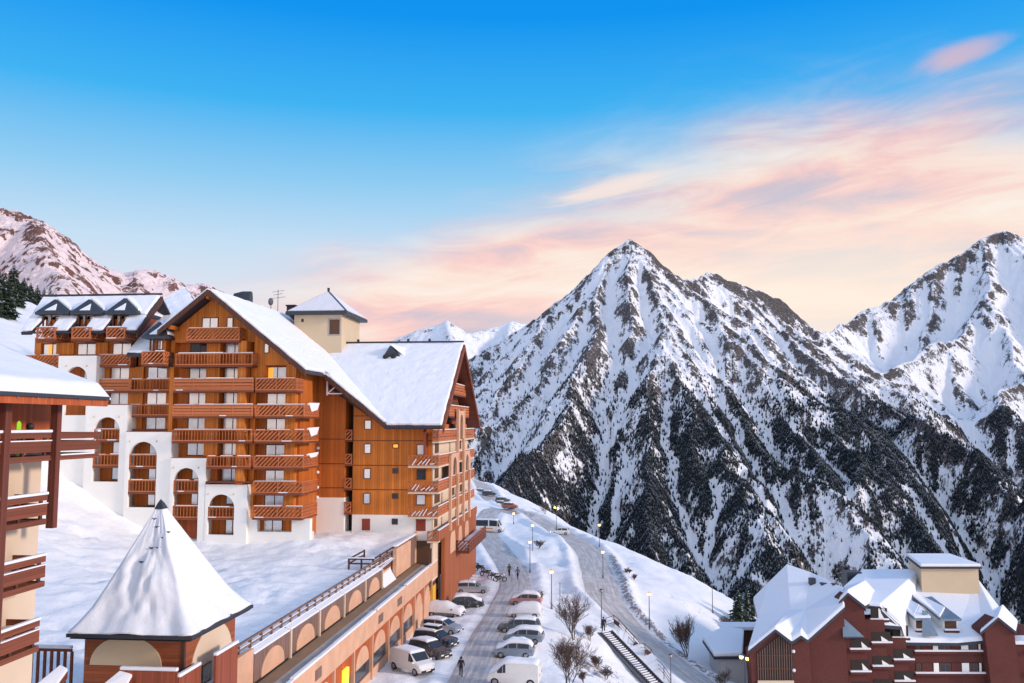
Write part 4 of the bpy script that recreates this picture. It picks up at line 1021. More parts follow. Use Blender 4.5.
# ================================================================ snow ground, roads
def rbf(pts, lam=0.0):
    P = np.array([(p[0], p[1]) for p in pts], float) / 100; z = np.array([p[2] for p in pts], float); n = len(P)
    d = np.hypot(P[:, None, 0] - P[None, :, 0], P[:, None, 1] - P[None, :, 1])
    K = np.where(d > 0, d * d * np.log(np.maximum(d, 1e-9)), 0) + lam * np.eye(n)
    A = np.zeros((n + 3, n + 3)); A[:n, :n] = K; A[:n, n] = 1; A[:n, n + 1:] = P; A[n, :n] = 1; A[n + 1:, :n] = P.T
    w_ = np.linalg.solve(A, np.concatenate([z, [0, 0, 0]]))
    def f(x, y):
        x = np.asarray(x, float) / 100; y = np.asarray(y, float) / 100; out = w_[n] + w_[n + 1] * x + w_[n + 2] * y
        for i in range(n):
            dd = (x - P[i, 0]) ** 2 + (y - P[i, 1]) ** 2
            out = out + w_[i] * 0.5 * dd * np.log(np.maximum(dd, 1e-12))
        return out
    return f
def Q(px, py, z): p = atZ(px, py, z); return (p.x, p.y, z)
crest = [Q(466, 474, 0.5), Q(478, 481, 0.2), Q(505, 494, 0), Q(540, 515, -0.5), Q(575, 531, -1), Q(605, 544, -1.5), Q(640, 560, -2.5), Q(690, 585, -5), Q(735, 611, -8)]
ctrl = [(-19, 50, 0.2), (-19, 75, 0.2), (-19, 100, 0.1), (-19, 125, 0), (-19, 150, 0), (-10, 70, 0), (-12, 90, 0), (-12, 110, 0), (-14, 135, 0), (-20, 180, 0), (-25, 205, 0), (-33, 260, 0.2), (-40, 330, 0.4), (-5, 70, 0), (-6, 95, 0.2),
        Q(480, 495, 0.1), Q(520, 510, -0.2), Q(560, 533, -0.8), Q(590, 552, -1.2), Q(603, 575, -1.6), Q(605, 595, -2.0), Q(622, 620, -3.2), Q(650, 645, -4.6), Q(690, 675, -6.4), Q(720, 700, -8),
        Q(575, 600, -0.4), Q(560, 570, 0.3), Q(570, 640, -0.8), Q(600, 628, -1.2), Q(600, 660, -2.5), Q(640, 683, -5.6), Q(650, 590, -2.6), Q(690, 630, -6.2), Q(720, 645, -8.8), Q(700, 610, -6), Q(745, 640, -10.5),
        (14, 60, -6), (22, 80, -9), (36, 100, -13), (60, 100, -16), (40, 125, -14), (60, 150, -20), (10, 40, -5), (80, 60, -22)] + crest
cw = []
for i, c in enumerate(crest):
    a = crest[max(i - 1, 0)]; b = crest[min(i + 1, len(crest) - 1)]; dx, dy = b[0] - a[0], b[1] - a[1]; L = math.hypot(dx, dy)
    nx, ny = -dy / L, dx / L
    if ny * 1 + nx * 0.6 < 0: nx, ny = -nx, -ny
    cw.append((nx, ny)); ctrl += [(c[0] + nx * 14, c[1] + ny * 14, c[2] - 5.5), (c[0] + nx * 60, c[1] + ny * 60, c[2] - 42)]
ground_f = rbf(ctrl, 0.0015)
# road centre lines, as (x, y)
def path(pp): return np.array([Q(*p)[:2] for p in pp])
def smooth(P, n=6):
    out = []
    for i in range(len(P) - 1):
        p0, p1, p2, p3 = P[max(i - 1, 0)], P[i], P[i + 1], P[min(i + 2, len(P) - 1)]
        for k in range(n):
            t = k / n; out.append(0.5 * ((2 * p1) + (-p0 + p2) * t + (2 * p0 - 5 * p1 + 4 * p2 - p3) * t * t + (-p0 + 3 * p1 - 3 * p2 + p3) * t ** 3))
    out.append(P[-1]); return np.array(out)
lane = smooth(path([(462, 720, 0), (474, 683, 0), (490, 645, 0), (508, 608, 0), (516, 585, 0), (510, 566, 0), (497, 548, 0), (488, 537, 0), (484, 526, 0), (495, 516, 0), (520, 519, -0.3)]), 10)
road = smooth(path([(478, 486, 0.2), (490, 497, 0), (515, 510, -0.2), (545, 524, -0.6), (572, 540, -1.0), (590, 555, -1.3), (597, 575, -1.7), (604, 597, -2.1), (622, 618, -3.0), (648, 641, -4.4), (676, 662, -5.6), (705, 684, -7.0), (730, 705, -8.4)]), 10)
def dist_to(P, x, y):
    best = np.full(np.shape(x), 1e9)
    for a, b in zip(P[:-1], P[1:]):
        ex, ey = b - a; L = ex * ex + ey * ey + 1e-9
        t = np.clip(((x - a[0]) * ex + (y - a[1]) * ey) / L, 0, 1)
        best = np.minimum(best, np.hypot(x - a[0] - t * ex, y - a[1] - t * ey))
    return best
WL, WR = 2.7, 3.1
def lot_mask(x, y):           # parking bays beside the arcade and on the far side of the lane
    return sstep(x, -8.5, -10.5) * sstep(y, 62, 68) * sstep(y, 140, 132)
def ground_h(x, y):
    z = ground_f(x, y)
    dl, dr = dist_to(lane, x, y), dist_to(road, x, y)
    free = sstep(np.minimum(dl - WL, dr - WR), -0.2, 1.5)
    lot = lot_mask(x, y)
    bank = np.exp(-((dr - WR - 1.2) / 1.0) ** 2) * 0.75 + np.exp(-((dl - WL - 1.0) / 0.9) ** 2) * 0.45
    z = z + free * (fbm(np.asarray(x) / 9, np.asarray(y) / 9, 4, 3) - 0.5) * (1.5 - 1.1 * lot) + free * (fbm(np.asarray(x) / 1.8, np.asarray(y) / 1.8, 4, 4) - 0.5) * (0.40 + 0.30 * lot)
    z = z + bank * (0.5 + fbm(np.asarray(x) / 2.5, np.asarray(y) / 2.5, 3, 8)) * (1 - 0.6 * lot)
    # ploughed heap between the lane and the road
    hx, hy, hz = Q(545, 545, 0); z = z + 1.6 * np.exp(-((np.asarray(x) - hx) / 6) ** 2 - ((np.asarray(y) - hy) / 14) ** 2) * free
    return z
gx, gy = np.meshgrid(np.concatenate([np.arange(-48, 45, 0.55), np.linspace(45, 230, 90)]), np.concatenate([np.arange(28, 160, 0.6), np.linspace(160, 470, 210)]))
gz = ground_h(gx, gy)
gz = np.where(gx < -21.5, np.where(gy < 141, np.minimum(gz, -0.5), gz), gz)
m_, nt_, b_ = nodes('snow_ground'); g_ = G(nt_); p_ = g_.pos()
n1 = g_.noise(p_, 0.12, 6, 0.6); n2 = g_.noise(p_, 1.6, 6, 0.65); n3 = g_.noise(p_, 0.45, 5, 0.6)
c_ = g_.mix(n1, (0.82, 0.83, 0.86), (0.89, 0.895, 0.915))
tr_ = g_.n('ShaderNodeAttribute', attribute_name='worn').outputs['Fac']
c_ = g_.mix(g_.math('MULTIPLY', g_.ss(g_.math('ADD', tr_, g_.math('MULTIPLY', g_.math('SUBTRACT', n2, 0.5), 0.9)), 0.35, 0.95), 0.55), c_, (0.42, 0.39, 0.385))
gr_ = g_.n('ShaderNodeAttribute', attribute_name='grass').outputs['Fac']
c_ = g_.mix(g_.math('MULTIPLY', g_.ss(g_.math('ADD', gr_, g_.math('MULTIPLY', g_.math('SUBTRACT', n2, 0.5), 2.2)), 0.75, 1.0), 0.8), c_, (0.20, 0.13, 0.10))
g_.link(c_, b_.inputs['Base Color']); b_.inputs['Roughness'].default_value = 0.7; b_.inputs['Specular IOR Level'].default_value = 0.2
g_.bump(g_.math('ADD', g_.math('MULTIPLY', n3, 1.2), g_.math('MULTIPLY', n2, 0.5)), 0.7, 0.25, b_)
dl_, dr_ = dist_to(lane, gx, gy), dist_to(road, gx, gy)
worn = 0.75 * sstep(dr_, WR + 2.6, WR - 0.5) + 0.8 * sstep(dl_, WL + 1.2, WL - 1) + 0.16 * lot_mask(gx, gy)
gb = Q(590, 660, -1.5); grass = 0.95 * np.exp(-((gx - gb[0]) / 6) ** 2 - ((gy - gb[1]) / 9) ** 2)
for q_ in ((672, 598, -4), (684, 606, -5), (632, 568, -2.3), (628, 566, -2.2), (622, 562, -2), (700, 615, -6.5)):
    gb = Q(*q_); grass = np.maximum(grass, 0.62 * np.exp(-((gx - gb[0]) / 1.8) ** 2 - ((gy - gb[1]) / 5) ** 2))
nrm_ = np.gradient(road, axis=0); nl_ = np.hypot(nrm_[:, 0], nrm_[:, 1]); off_ = road + np.stack([nrm_[:, 1], -nrm_[:, 0]], 1) / nl_[:, None] * (-(WR + .6)); side_ = off_[len(off_) // 2, 0] > road[len(road) // 2, 0]
if not side_: off_ = road + np.stack([nrm_[:, 1], -nrm_[:, 0]], 1) / nl_[:, None] * (WR + .6)
grass = np.maximum(grass, 1.0 * np.exp(-(dist_to(off_[50:], gx, gy) / 1.15) ** 2))
snow_g = grid_mesh('snow_ground', gx, gy, gz, M['snow_ground'], {'worn': worn, 'grass': grass})
tag(snow_g, 'snow covered plateau edge with ploughed banks', 'ground', kind='structure')
m_, nt_, b_ = nodes('road_snow'); g_ = G(nt_); p_ = g_.pos()
ax_ = g_.n('ShaderNodeAttribute', attribute_name='across').outputs['Fac']; al_ = g_.n('ShaderNodeAttribute', attribute_name='along').outputs['Fac']
cb_ = g_.n('ShaderNodeCombineXYZ'); g_.link(g_.math('MULTIPLY', ax_, 2.2), cb_.inputs[0]); g_.link(g_.math('MULTIPLY', al_, 0.09), cb_.inputs[1])
tk = g_.noise(cb_.outputs[0], 1.3, 5, 0.6); nz_ = g_.noise(p_, 0.8, 6, 0.65)
f_ = g_.math('ADD', g_.math('MULTIPLY', tk, 0.8), g_.math('MULTIPLY', nz_, 0.5))
c_ = g_.mix(g_.ss(f_, 0.45, 0.90), (0.34, 0.31, 0.295), (0.68, 0.65, 0.64))
g_.link(c_, b_.inputs['Base Color']); b_.inputs['Roughness'].default_value = 0.5; b_.inputs['Specular IOR Level'].default_value = 0.35
g_.bump(f_, 0.5, 0.08, b_)
def road_strip(name, P, wdt, label):
    L = np.concatenate([[0], np.cumsum(np.hypot(*np.diff(P, axis=0).T))]); n = int(L[-1] / 0.8)
    s_ = np.linspace(0, L[-1], n); px = np.interp(s_, L, P[:, 0]); py = np.interp(s_, L, P[:, 1])
    tx, ty = np.gradient(px), np.gradient(py); ln = np.hypot(tx, ty); nx, ny = -ty / ln, tx / ln
    u = np.linspace(-wdt, wdt, 13); Xs = px[:, None] + nx[:, None] * u; Ys = py[:, None] + ny[:, None] * u
    zc = ground_f(px, py); Zs = np.repeat(zc[:, None], 13, 1) * 0.0 + ground_h(Xs, Ys) + 0.09 - 0.22 * (np.abs(u) / wdt)[None] ** 8
    o = grid_mesh(name, Xs, Ys, Zs, M['road_snow'], {'across': np.repeat(u[None], n, 0), 'along': np.repeat(s_[:, None], 13, 1)})
    return tag(o, label, 'road', kind='structure')
road_strip('access_lane', lane, WL, 'trodden snow lane between the parked cars')
road_strip('village_road', road, WR, 'curving grey brown road of packed snow')

# ---- raised snow terrace in front of the building and the hill on the left
def R_(px, py, Y): p = atY(px, py, Y); return (p.x, p.y, p.z)
tc_ = [R_(250, 546, 99), R_(300, 538, 101), R_(350, 533, 108), R_(425, 531, 108), R_(205, 545, 99.5), R_(140, 527, 100.5), R_(100, 497, 101), R_(70, 470, 102), R_(40, 440, 103),
       (-22.6, 60, 8.0), (-22.6, 75, 8.0), (-22.6, 90, 8.1), (-22.6, 104, 8.5), (-30, 60, 8.2), (-30, 80, 8.4), (-38, 80, 8.6), (-45, 85, 9.0), (-34, 50, 8.3), (-45, 60, 9.0), (-52, 75, 11), (-60, 80, 14), (-60, 60, 12), (-75, 80, 20), (-70, 100, 23), (-30, 45, 8), (-45, 40, 9), (-80, 50, 18),
       R_(25, 392, 104), R_(10, 365, 106), R_(0, 338, 118), R_(-30, 322, 126), R_(-80, 318, 120), R_(-200, 310, 110), R_(15, 322, 150), R_(-60, 300, 150), R_(-200, 290, 150), R_(36, 306, 190), R_(8, 294, 195), R_(-40, 284, 195), R_(-150, 265, 195), R_(60, 322, 190), R_(100, 345, 190), R_(60, 335, 240), R_(20, 308, 240), R_(-40, 292, 240), R_(-200, 270, 240), R_(20, 312, 315), R_(-40, 300, 315), R_(-150, 285, 315), R_(100, 360, 260), (-60, 135, 14), (-40, 135, 5), (-40, 160, 2), (-75, 150, 26), (-110, 60, 30), (-160, 60, 40),
       (-60, 220, 5), (-40, 250, -5), (-60, 310, 5), (-25, 150, 0)]
terr_f = rbf(tc_, 0.002)
gx2, gy2 = np.meshgrid(np.concatenate([np.linspace(-230, -75, 110), np.arange(-74.5, -22.3, 0.5), [-22.35]]), np.concatenate([np.arange(34, 112, 0.55), np.linspace(112.5, 320, 130)]))
gz2 = terr_f(gx2, gy2)
slope_ = sstep(gx2, -24, -27)
gz2 = gz2 + slope_ * ((fbm(gx2 / 6, gy2 / 6, 4, 61) - 0.5) * 0.7 + (fbm(gx2 / 1.3, gy2 / 1.3, 4, 62) - 0.5) * 0.62 - 0.32 * sstep(fbm(gx2 / 0.75, gy2 / 0.75, 2, 63), .58, .72) * sstep(fbm(gx2 / 7, gy2 / 7, 3, 64), .40, .60) * sstep(gx2, -66, -58))
gz2 = np.where(gy2 > 141, gz2, np.where(gx2 > -30, np.where(gy2 > 110, np.minimum(gz2, 9), gz2), gz2))
ter = grid_mesh('snow_terrace', gx2, gy2, gz2, M['snow_ground'], {'worn': np.zeros(gx2.shape), 'grass': np.zeros(gx2.shape)})
tag(ter, 'trampled snow on the raised terrace and the hill rising at its left', 'ground', kind='structure')
# valley floor sheet under everything
o = MB(); 
vx, vy = np.meshgrid(np.linspace(-9000, 9000, 40), np.linspace(-3000, 12000, 40))
vf = grid_mesh('valley_floor', vx, vy, np.full(vx.shape, -830.0), M['alp_ground'], {'rock': np.zeros(vx.shape), 'wood': np.zeros(vx.shape)}); tag(vf, kind='structure')
# ================================================================ arcade under the terrace, its railing, the pyramid-roofed kiosk
arc = thing('arcade_building', 'long pink arcade below the terrace with arched bays, a sloping canopy and dark shop windows', 'arcade', (-21.5, 80, 0), frame=True)
XU, XF = -22.3, -20.45
zct, zcf, zfb = 6.2, 6.0, 4.35
ya0, ya1 = 49.0, 112.3
m = MB(); m.hexa([(XU - .3, ya0, zct - .25), (XF, ya0, zcf - .25), (XF, ya1, zcf - .25), (XU - .3, ya1, zct - .25), (XU - .3, ya0, zct), (XF, ya0, zcf), (XF, ya1, zcf), (XU - .3, ya1, zct)])
cn = m.build('canopy', M['concrete'], arc)
m = MB(); m.hexa([(XU + .05, ya0, zct - .06), (XU + 1.0, ya0, zct - .24), (XU + 1.0, ya1, zct - .24), (XU + .05, ya1, zct - .06), (XU + .05, ya0, zct + .05), (XU + 1.0, ya0, zct - .13), (XU + 1.0, ya1, zct - .13), (XU + .05, ya1, zct + .05)])
m.build('canopy_boards', M['grey_planks'], cn)
m = MB(); m.box(XF, XF + .22, ya0, ya1, zfb, zcf + .12); fa = m.build('fascia', M['pink_plaster'], arc)
m = MB(); rn = random.Random(4); y = ya0
while y < ya1 - 1:
    L = rn.uniform(3, 9); m.box(XF - .06, XF + .27, y, min(y + L, ya1), zcf + .123, zcf + .123 + rn.uniform(.08, .2)); y += L + rn.choice([.02, .05, .6])
m.build('snow', M['snow_cap'], fa, bevel=.04)
for pa, pb in ((381, 385.5), (399.5, 403.8), (320, 326)):
    u0, u1 = pY(pa, XF + .22), pY(pb, XF + .22)
    m = MB(); m.box(XF + .223, XF + .25, u0, u1, zfb + .45, zfb + 1.2); g1 = m.build('wall_plate', M['upper_arcade_wood'], arc)
# upper storey: timber bays with pink blind arches
edges = [pY(x, XU) for x in (240, 259.5, 295, 323, 347, 367.5, 384)]
step = edges[-1] - edges[-2]
TX = lambda u, v, w_: (v, u, w_)
zu0, zu1 = zct - .15, 8.15
for i, (a, b) in enumerate(zip(edges[:-1], edges[1:])):
    if i == 0:
        m = MB(); m.box(XU - .3, XU, a - 6, b, zu0, 8.6); m.build('end_wall', M['pink_plaster'], arc); continue
    m = MB(); m.box(XU - .3, XU, a + .14, b - .14, zu0 + .35, zu1); bw = m.build('bay_wall', M['upper_arcade_wood'], arc)
    c_ = (a + b) / 2; r_ = (b - a) * .31
    m = MB(T=TX); arch_panel(m, c_ - r_, c_ + r_, zu0 + .36, zu1 - .28 - min(r_ * .9, 1.3), XU + .004, XU + .06, sy=min(1.0, 1.3 / r_)); m.build('arch_panel', M['pink_plaster'], bw)
    m = MB(); m.box(XU - .25, XU - .05, a + .14, b - .14, zu0, zu0 + .347); m.build('low_opening', M['dark_inside'], bw)
    m = MB(); m.box(XU - .32, XU + .10, b - .13, b + .13, zu0, zu1 + .05); m.build('pilaster', M['pale_plaster'], arc)
    m = MB(); m.hexa([(XU - .42, a + .1, zu1 + .1), (XU + .04, a + .1, zu1 + .004), (XU + .04, b - .1, zu1 + .004), (XU - .42, b - .1, zu1 + .1), (XU - .42, a + .1, zu1 + .26), (XU + .04, a + .1, zu1 + .12), (XU + .04, b - .1, zu1 + .12), (XU - .42, b - .1, zu1 + .26)])
    m.build('snow', M['snow_cap'], arc, bevel=.06)
ye2 = [pY(x, XU) for x in (384.5, 397, 411, 427.5)]
m = MB(); m.box(XU - .9, XU - .5, ye2[0], ye2[1], zu0, zu1 - .6); m.build('bay_wall', M['pink_plaster'], arc)
m = MB(); m.hexa([(XU - .9, ye2[0] + .2, zu0), (XU + .3, ye2[0] + .2, zu0), (XU + .3, ye2[1] - .1, zu0), (XU - .9, ye2[1] - .1, zu0), (XU - .9, ye2[0] + .2, zu1 - .2), (XU - .3, ye2[0] + .2, zu0 + .9), (XU - .3, ye2[1] - .1, zu0 + .9), (XU - .9, ye2[1] - .1, zu1 + .2)]); m.build('snow', M['snow_cap'], arc, bevel=.15)
zh = 9.6
m = MB(); m.box(XU - .3, XU + .12, ye2[1], ye2[2], zu0 + .3, zh - .2); m.build('bay_wall', M['pink_plaster'], arc)
m = MB(); m.box(XU - .3, XU + .12, ye2[2] + .01, ye2[3], zu0 + .3, zh); bw = m.build('bay_wall', M['upper_arcade_wood'], arc)
c_ = (ye2[2] + ye2[3]) / 2; r_ = (ye2[3] - ye2[2]) * .27
m = MB(T=TX); arch_panel(m, c_ - r_, c_ + r_, zu0 + .32, zh - 1.5, XU + .123, XU + .17, sy=.9); m.build('arch_panel', M['pink_plaster'], bw)
m = MB(); m.box(XU - .3, XU + .05, ye2[0], ya1, zu0, zu0 + .297); m.build('low_opening', M['dark_inside'], arc)
m = MB(); m.box(XU - .35, XU + .15, ye2[1] - .02, ye2[3] + .05, zh + .004, zh + .2); m.build('snow', M['snow_cap'], arc, bevel=.05)
# ground storey
XL = -20.58
piers_px = [287, 305, 321.5, 338.5, 357.5, 375.3, 391, 404.5, 416.5, 425.5, 433, 440]
pys = [pY(x, XF) for x in piers_px]
for i, (a, b) in enumerate(zip(pys[:-1], pys[1:])):
    m = MB(); m.box(XL - .1, XL + .2, b - .15, b + .15, -.6, zfb - .003); m.build('pillar', M['pink_plaster'], arc)
    m = MB(); m.box(XL - .25, XL, a, b, 2.3, zfb + .1); sw = m.build('spandrel', M['red_boards'], arc)
    c_ = (a + b) / 2; r_ = (b - a) * .34; s_ = min(1.0, 1.45 / r_)
    if i not in (3,):
        m = MB(T=TX); arch_panel(m, c_ - r_, c_ + r_, 2.31, zfb - .42 - r_ * s_ if zfb - .42 - r_ * s_ > 2.35 else 2.35, XL + .004, XL + .07, sy=s_ * .95); m.build('arch_panel', M['pink_plaster'], sw)
    if i < 8:
        m = MB(); m.box(XL - .3, XL - .1, a, b, 1.0, 2.297); w_ = m.build('shop_window', M['glass_dark'], arc)
        m = MB(); m.box(XL - .12, XL + .02, a, b, -.6, .995); m.build('dado', M['pink_plaster'], arc)
    else:
        m = MB(); m.box(XL - .2, XL + .01, a, b, -.6, 2.297); m.build('dado', M['pink_plaster'], arc)
a, b = pys[3], pys[4]
m = MB(); m.box(XL + .08, XL + .3, a + 2.3, a + 3.6, 2.2, 3.5); m.build('lit_sign', M['sign_glow'], arc)
m = MB(); m.box(XL + .02, XL + .2, pY(431.5, XL), pY(435.5, XL), .1, 3.3); m.build('yellow_panel', M['yellow_paint'], arc)
m = MB(); m.box(XL + .015, XL + .1, pY(437, XL), pY(439, XL), .1, 2.3); m.build('door', M['shutter_red'], arc)

# ---- terrace railing
rl = thing('terrace_railing', 'long brown timber railing with snow on its rails along the terrace edge above the arcade', 'railing', (XU - .7, 75, 8.1), frame=True)
XR = XU - .5; r0, r1 = 50.5, 98.5
n = 26
m = MB(); m.bar((XR, r0, 9.08), (XR, r1, 9.08), .16, .12); m.build('rail', M['upper_arcade_wood'], rl)
m = MB(); m.bar((XR, r0, 8.72), (XR, r1, 8.72), .07, .13); m.build('rail', M['upper_arcade_wood'], rl)
m = MB(); m.box(XR - .06, XR + .06, r0, r1, 7.6, 8.40); m.build('board', M['brown_wood'], rl)
for i in range(n):
    y = r0 + (r1 - r0) * i / (n - 1); m = MB(); m.box(XR - .09, XR - .062 + .16, y - .07, y + .07, 7.6, 9.015); m.build('post', M['upper_arcade_wood'], rl)
m = MB(); m.box(XR - .08, XR + .10, r0, r1, 8.403, 8.48); m.build('snow', M['snow_cap'], rl)
m = MB(); m.box(XR - .05, XR + .05, r0 + 2, r1 - 6, 8.787, 8.83); m.build('snow', M['snow_cap'], rl)
# short railing of the stair head near the wing
r2 = thing('stair_head_railing', 'short dark timber railing round a stair opening at the far terrace end', 'railing', (-25, 100, 8.6), frame=True)
yS = pY(376, XR); zS = 9.35
for p, q in (((XR - 2.6, yS), (XR - .1, yS)), ((XR - .1, yS), (XR - .1, yS + 9)), ((XR - 2.6, yS), (XR - 2.6, yS + 6))):
    m = MB()
    for dz in (0, -.45): m.bar((*p, zS + dz), (*q, zS + dz), .12, .14)
    m.build('rail', M['dark_wood'], r2)
for p in ((XR - 2.6, yS), (XR - 1.3, yS), (XR - .1, yS), (XR - .1, yS + 3), (XR - .1, yS + 6), (XR - .1, yS + 9), (XR - 2.6, yS + 6)):
    m = MB(); m.box(p[0] - .08, p[0] + .08, p[1] - .08, p[1] + .08, 8, zS + .1); m.build('post', M['dark_wood'], r2)
m = MB(); m.box(XR - 2.7, XR, yS - .09, yS + .09, zS + .073, zS + .17); m.build('snow', M['snow_cap'], r2)

# ---- kiosk with the flared pyramid roof
kx1 = -20.9
f_c = atX(191.6, 635.5, kx1); ky0, kz = f_c.y, f_c.z
kx0 = atY(67, 632, ky0).x; ky1 = pY(257.6, kx1)
kc = Vector(((kx0 + kx1) / 2, (ky0 + ky1) / 2, 0)); kap = pZ(501, kc.y, 163); kax = pX(163.5, kc.y) - kc.x
kio = thing('kiosk', 'square brown kiosk with beige arches under a tall flared pyramid roof covered in snow', 'kiosk', (kc.x, kc.y, kz - 5), frame=True)
prof = [(0, .012), (.1, .092), (.3, .268), (.49, .435), (.68, .605), (.83, .75), (.93, .885), (1, 1)]
def krow(h): 
    for (h0, r0_), (h1, r1_) in zip(prof[:-1], prof[1:]):
        if h <= h1: return r0_ + (r1_ - r0_) * (h - h0) / (h1 - h0)
    return 1
def pyramid(lift, shrink, nh, ns, noise_amp, hmin=0.0):
    vs, fs = [], []
    for i in range(nh + 1):
        h = hmin + (1 - hmin) * i / nh; r = krow(h) * shrink
        for s_ in range(4):
            for j in range(ns):
                u = -1 + 2 * j / ns
                ex, ey = ((u, -1), (1, u), (-u, 1), (-1, -u))[s_]
                x = kc.x + ex * r * (kx1 - kx0) / 2 + kax * (1 - r); y = kc.y + ey * r * (ky1 - ky0) / 2
                nz_ = noise_amp * (float(fbm(np.array(u * 3.0 + s_ * 9.1), np.array(h * 3.2), 5, 91)) - .5) * min(1, r * 2.5)
                nx_, ny_ = ((0, -1), (1, 0), (0, 1), (-1, 0))[s_]
                e_ = 1 - abs(u) ** 8
                vs.append((x + nx_ * nz_ * e_ * .5, y + ny_ * nz_ * e_ * .5, kz + (kap - kz) * (1 - h) + lift + nz_ * e_ * .7))
    N = 4 * ns
    for i in range(nh):
        for k in range(N): fs.append([i * N + k, i * N + (k + 1) % N, (i + 1) * N + (k + 1) % N, (i + 1) * N + k])
    fs.append(list(range(N))[::-1]); fs.append([nh * N + k for k in range(N)])
    return MB().add(vs, fs)
kr = pyramid(-.34, .975, 12, 4, 0).build('roof', M['slate'], kio)
sn = pyramid(0.0, 1.0, 70, 26, .8, .03).build('snow', M['snow_roof'], kr, smooth=True)
m = MB(); vs_ = [(kc.x + kax, kc.y, kap + .12)]
for h_, k_ in ((.025, 1.3), (.07, 1.10)):
    r_ = krow(h_) * k_
    for sx2, sy2 in ((-1, -1), (1, -1), (1, 1), (-1, 1)): vs_.append((kc.x + kax * (1 - r_) + sx2 * r_ * (kx1 - kx0) / 2, kc.y + sy2 * r_ * (ky1 - ky0) / 2, kz + (kap - kz) * (1 - h_) + .03))
m.add(vs_, [[0, 1, 2], [0, 2, 3], [0, 3, 4], [0, 4, 1], [1, 5, 6, 2], [2, 6, 7, 3], [3, 7, 8, 4], [4, 8, 5, 1], [8, 7, 6, 5]]); m.build('tip_cap', M['slate'], kr)
m = MB(); m.box(kx0 - .03, kx1 + .03, ky0 - .03, ky0 + .12, kz - .24, kz - .06); m.box(kx1 - .12, kx1 + .03, ky0 + .123, ky1, kz - .24, kz - .06); m.build('gutter', M['dark_trim'], kr)
rn = random.Random(12)
for (px_, py_) in ((157, 526), (163, 537), (151, 547), (158, 547), (141, 561), (150, 561), (164, 576), (168, 531), (154, 518)):
    y_ = ky0 + 1.5
    for _ in range(12):
        hh = (kap - pZ(py_, y_, px_)) / (kap - kz); r = krow(min(max(hh, .1), .98)); y_ += (kc.y - r * (ky1 - ky0) / 2 - y_) * .7
    p = atY(px_, py_, y_ - .04)
    m = MB(); pts = [(p.x - .13 + .26 * k / 6, y_ - .02 + .03 * math.sin(math.pi * k / 6), p.z - .07 * math.sin(math.pi * k / 6)) for k in range(7)]
    m.tube(pts, [.01, .03, .045, .05, .045, .03, .01], 6); m.build('snow_guard', M['dark_trim'], kr)
wx0, wx1, wy0, wy1 = atY(83.5, 650, ky0 + .7).x, kx1 - .75, ky0 + .8, ky1 - .8
m = MB(); m.box(wx0, wx1, wy0, wy1, kz - 7, kz - .1); kw = m.build('wall', M['kiosk_wood'], kio)
a0, a1 = pX(100, wy0), pX(170, wy0); zb_ = pZ(667.5, wy0, 130)
m = MB(); arch_panel(m, a0, a1, zb_ + .1, zb_ + .11, wy0 - .05, wy0 - .004, n=20, sy=.76); m.build('arch_panel', M['beige_plaster'], kw)
m = MB(); m.box(pX(132, wy0), pX(136, wy0), wy0 - .055, wy0 - .003, pZ(643, wy0, 130), kz - .35); m.build('keystone', M['beige_plaster'], kw)
m = MB(); m.box(wx1 - .16, wx1 + .03, wy0 - .03, wy0 + .16, kz - 7, kz - .12); m.build('corner_post', M['dark_wood'], kw)
b0, b1 = wy0 + .75, wy1 - .45; zc_ = kz - 2.6
m = MB(T=TX); arch_panel(m, b0, b1, zc_ - 3, zc_, wx1 + .004, wx1 + .05, n=20, sy=.85); m.build('arch_panel', M['pale_plaster'], kw)
fo = MB(); y0_, y1_ = pY(209, wx1 + .05), pY(218, wx1 + .05); zt_ = atX(212, 660, wx1 + .05).z
fo.box(wx1 + .053, wx1 + .09, y0_, y1_, zt_ - 1.0, zt_); wo = fo.build('window', M['frame_brown'], kw)
m = MB(); m.box(wx1 + .091, wx1 + .1, y0_ + .08, y1_ - .08, zt_ - .92, zt_ - .08); m.build('pane', M['glass_dark'], wo)
m = MB(); m.box(wx1 + .05, wx1 + .25, y0_ - .1, y1_ + .1, zt_ - 1.25, zt_ - 1.003); m.build('snow', M['snow_cap'], wo, bevel=.08)
# brown screens with snow caps in front of the kiosk
def screen(p, q, ztop, zbot, label, style):
    t = thing('timber_screen', label, 'screen', (p[0], p[1], zbot), frame=True)
    m = MB(); p_, q_ = Vector((*p, 0)), Vector((*q, 0)); zm = (ztop + zbot) / 2
    if style == 'boards': m.bar((*p, zm), (*q, zm), .12, ztop - zbot); m.build('boards', M['brown_boards'], t)
    else:
        m.bar((*p, ztop - .08), (*q, ztop - .08), .12, .14); m.build('rail', M['brown_wood'], t)
        n_ = int((q_ - p_).length / .34)
        for k in range(n_ + 1):
            c = p_ + (q_ - p_) * k / n_; mm = MB(); mm.box(c.x - .07, c.x + .07, c.y - .05, c.y + .05, zbot, ztop - .15); mm.build('post', M['brown_wood'], t)
    s = MB(); s.bar((*p, ztop + .09), (*q, ztop + .09), .24, .17); s.build('snow', M['snow_cap'], t, bevel=.05)
ks = ky0 - .6
screen((pX(130, ks), ks), (pX(186, ks), ks), pZ(670.5, ks, 150), 4, 'low brown board screen across the front of the pyramid-roofed kiosk', 'boards')
xs_ = pX(186.5, ks)
y_a, y_b = ks, pY(207, xs_)
screen((xs_, y_a), (xs_, y_b), atX(196, 667, xs_).z, 4, 'brown board screen standing at the front right corner of the kiosk', 'boards')
xs2 = wx1 + 1.15
screen((xs2, pY(222, xs2)), (xs2, pY(243, xs2)), atX(232, 646, xs2).z, 4, 'tall red brown board screen at the right side of the kiosk beside the terrace railing', 'boards')
yk = 47.5
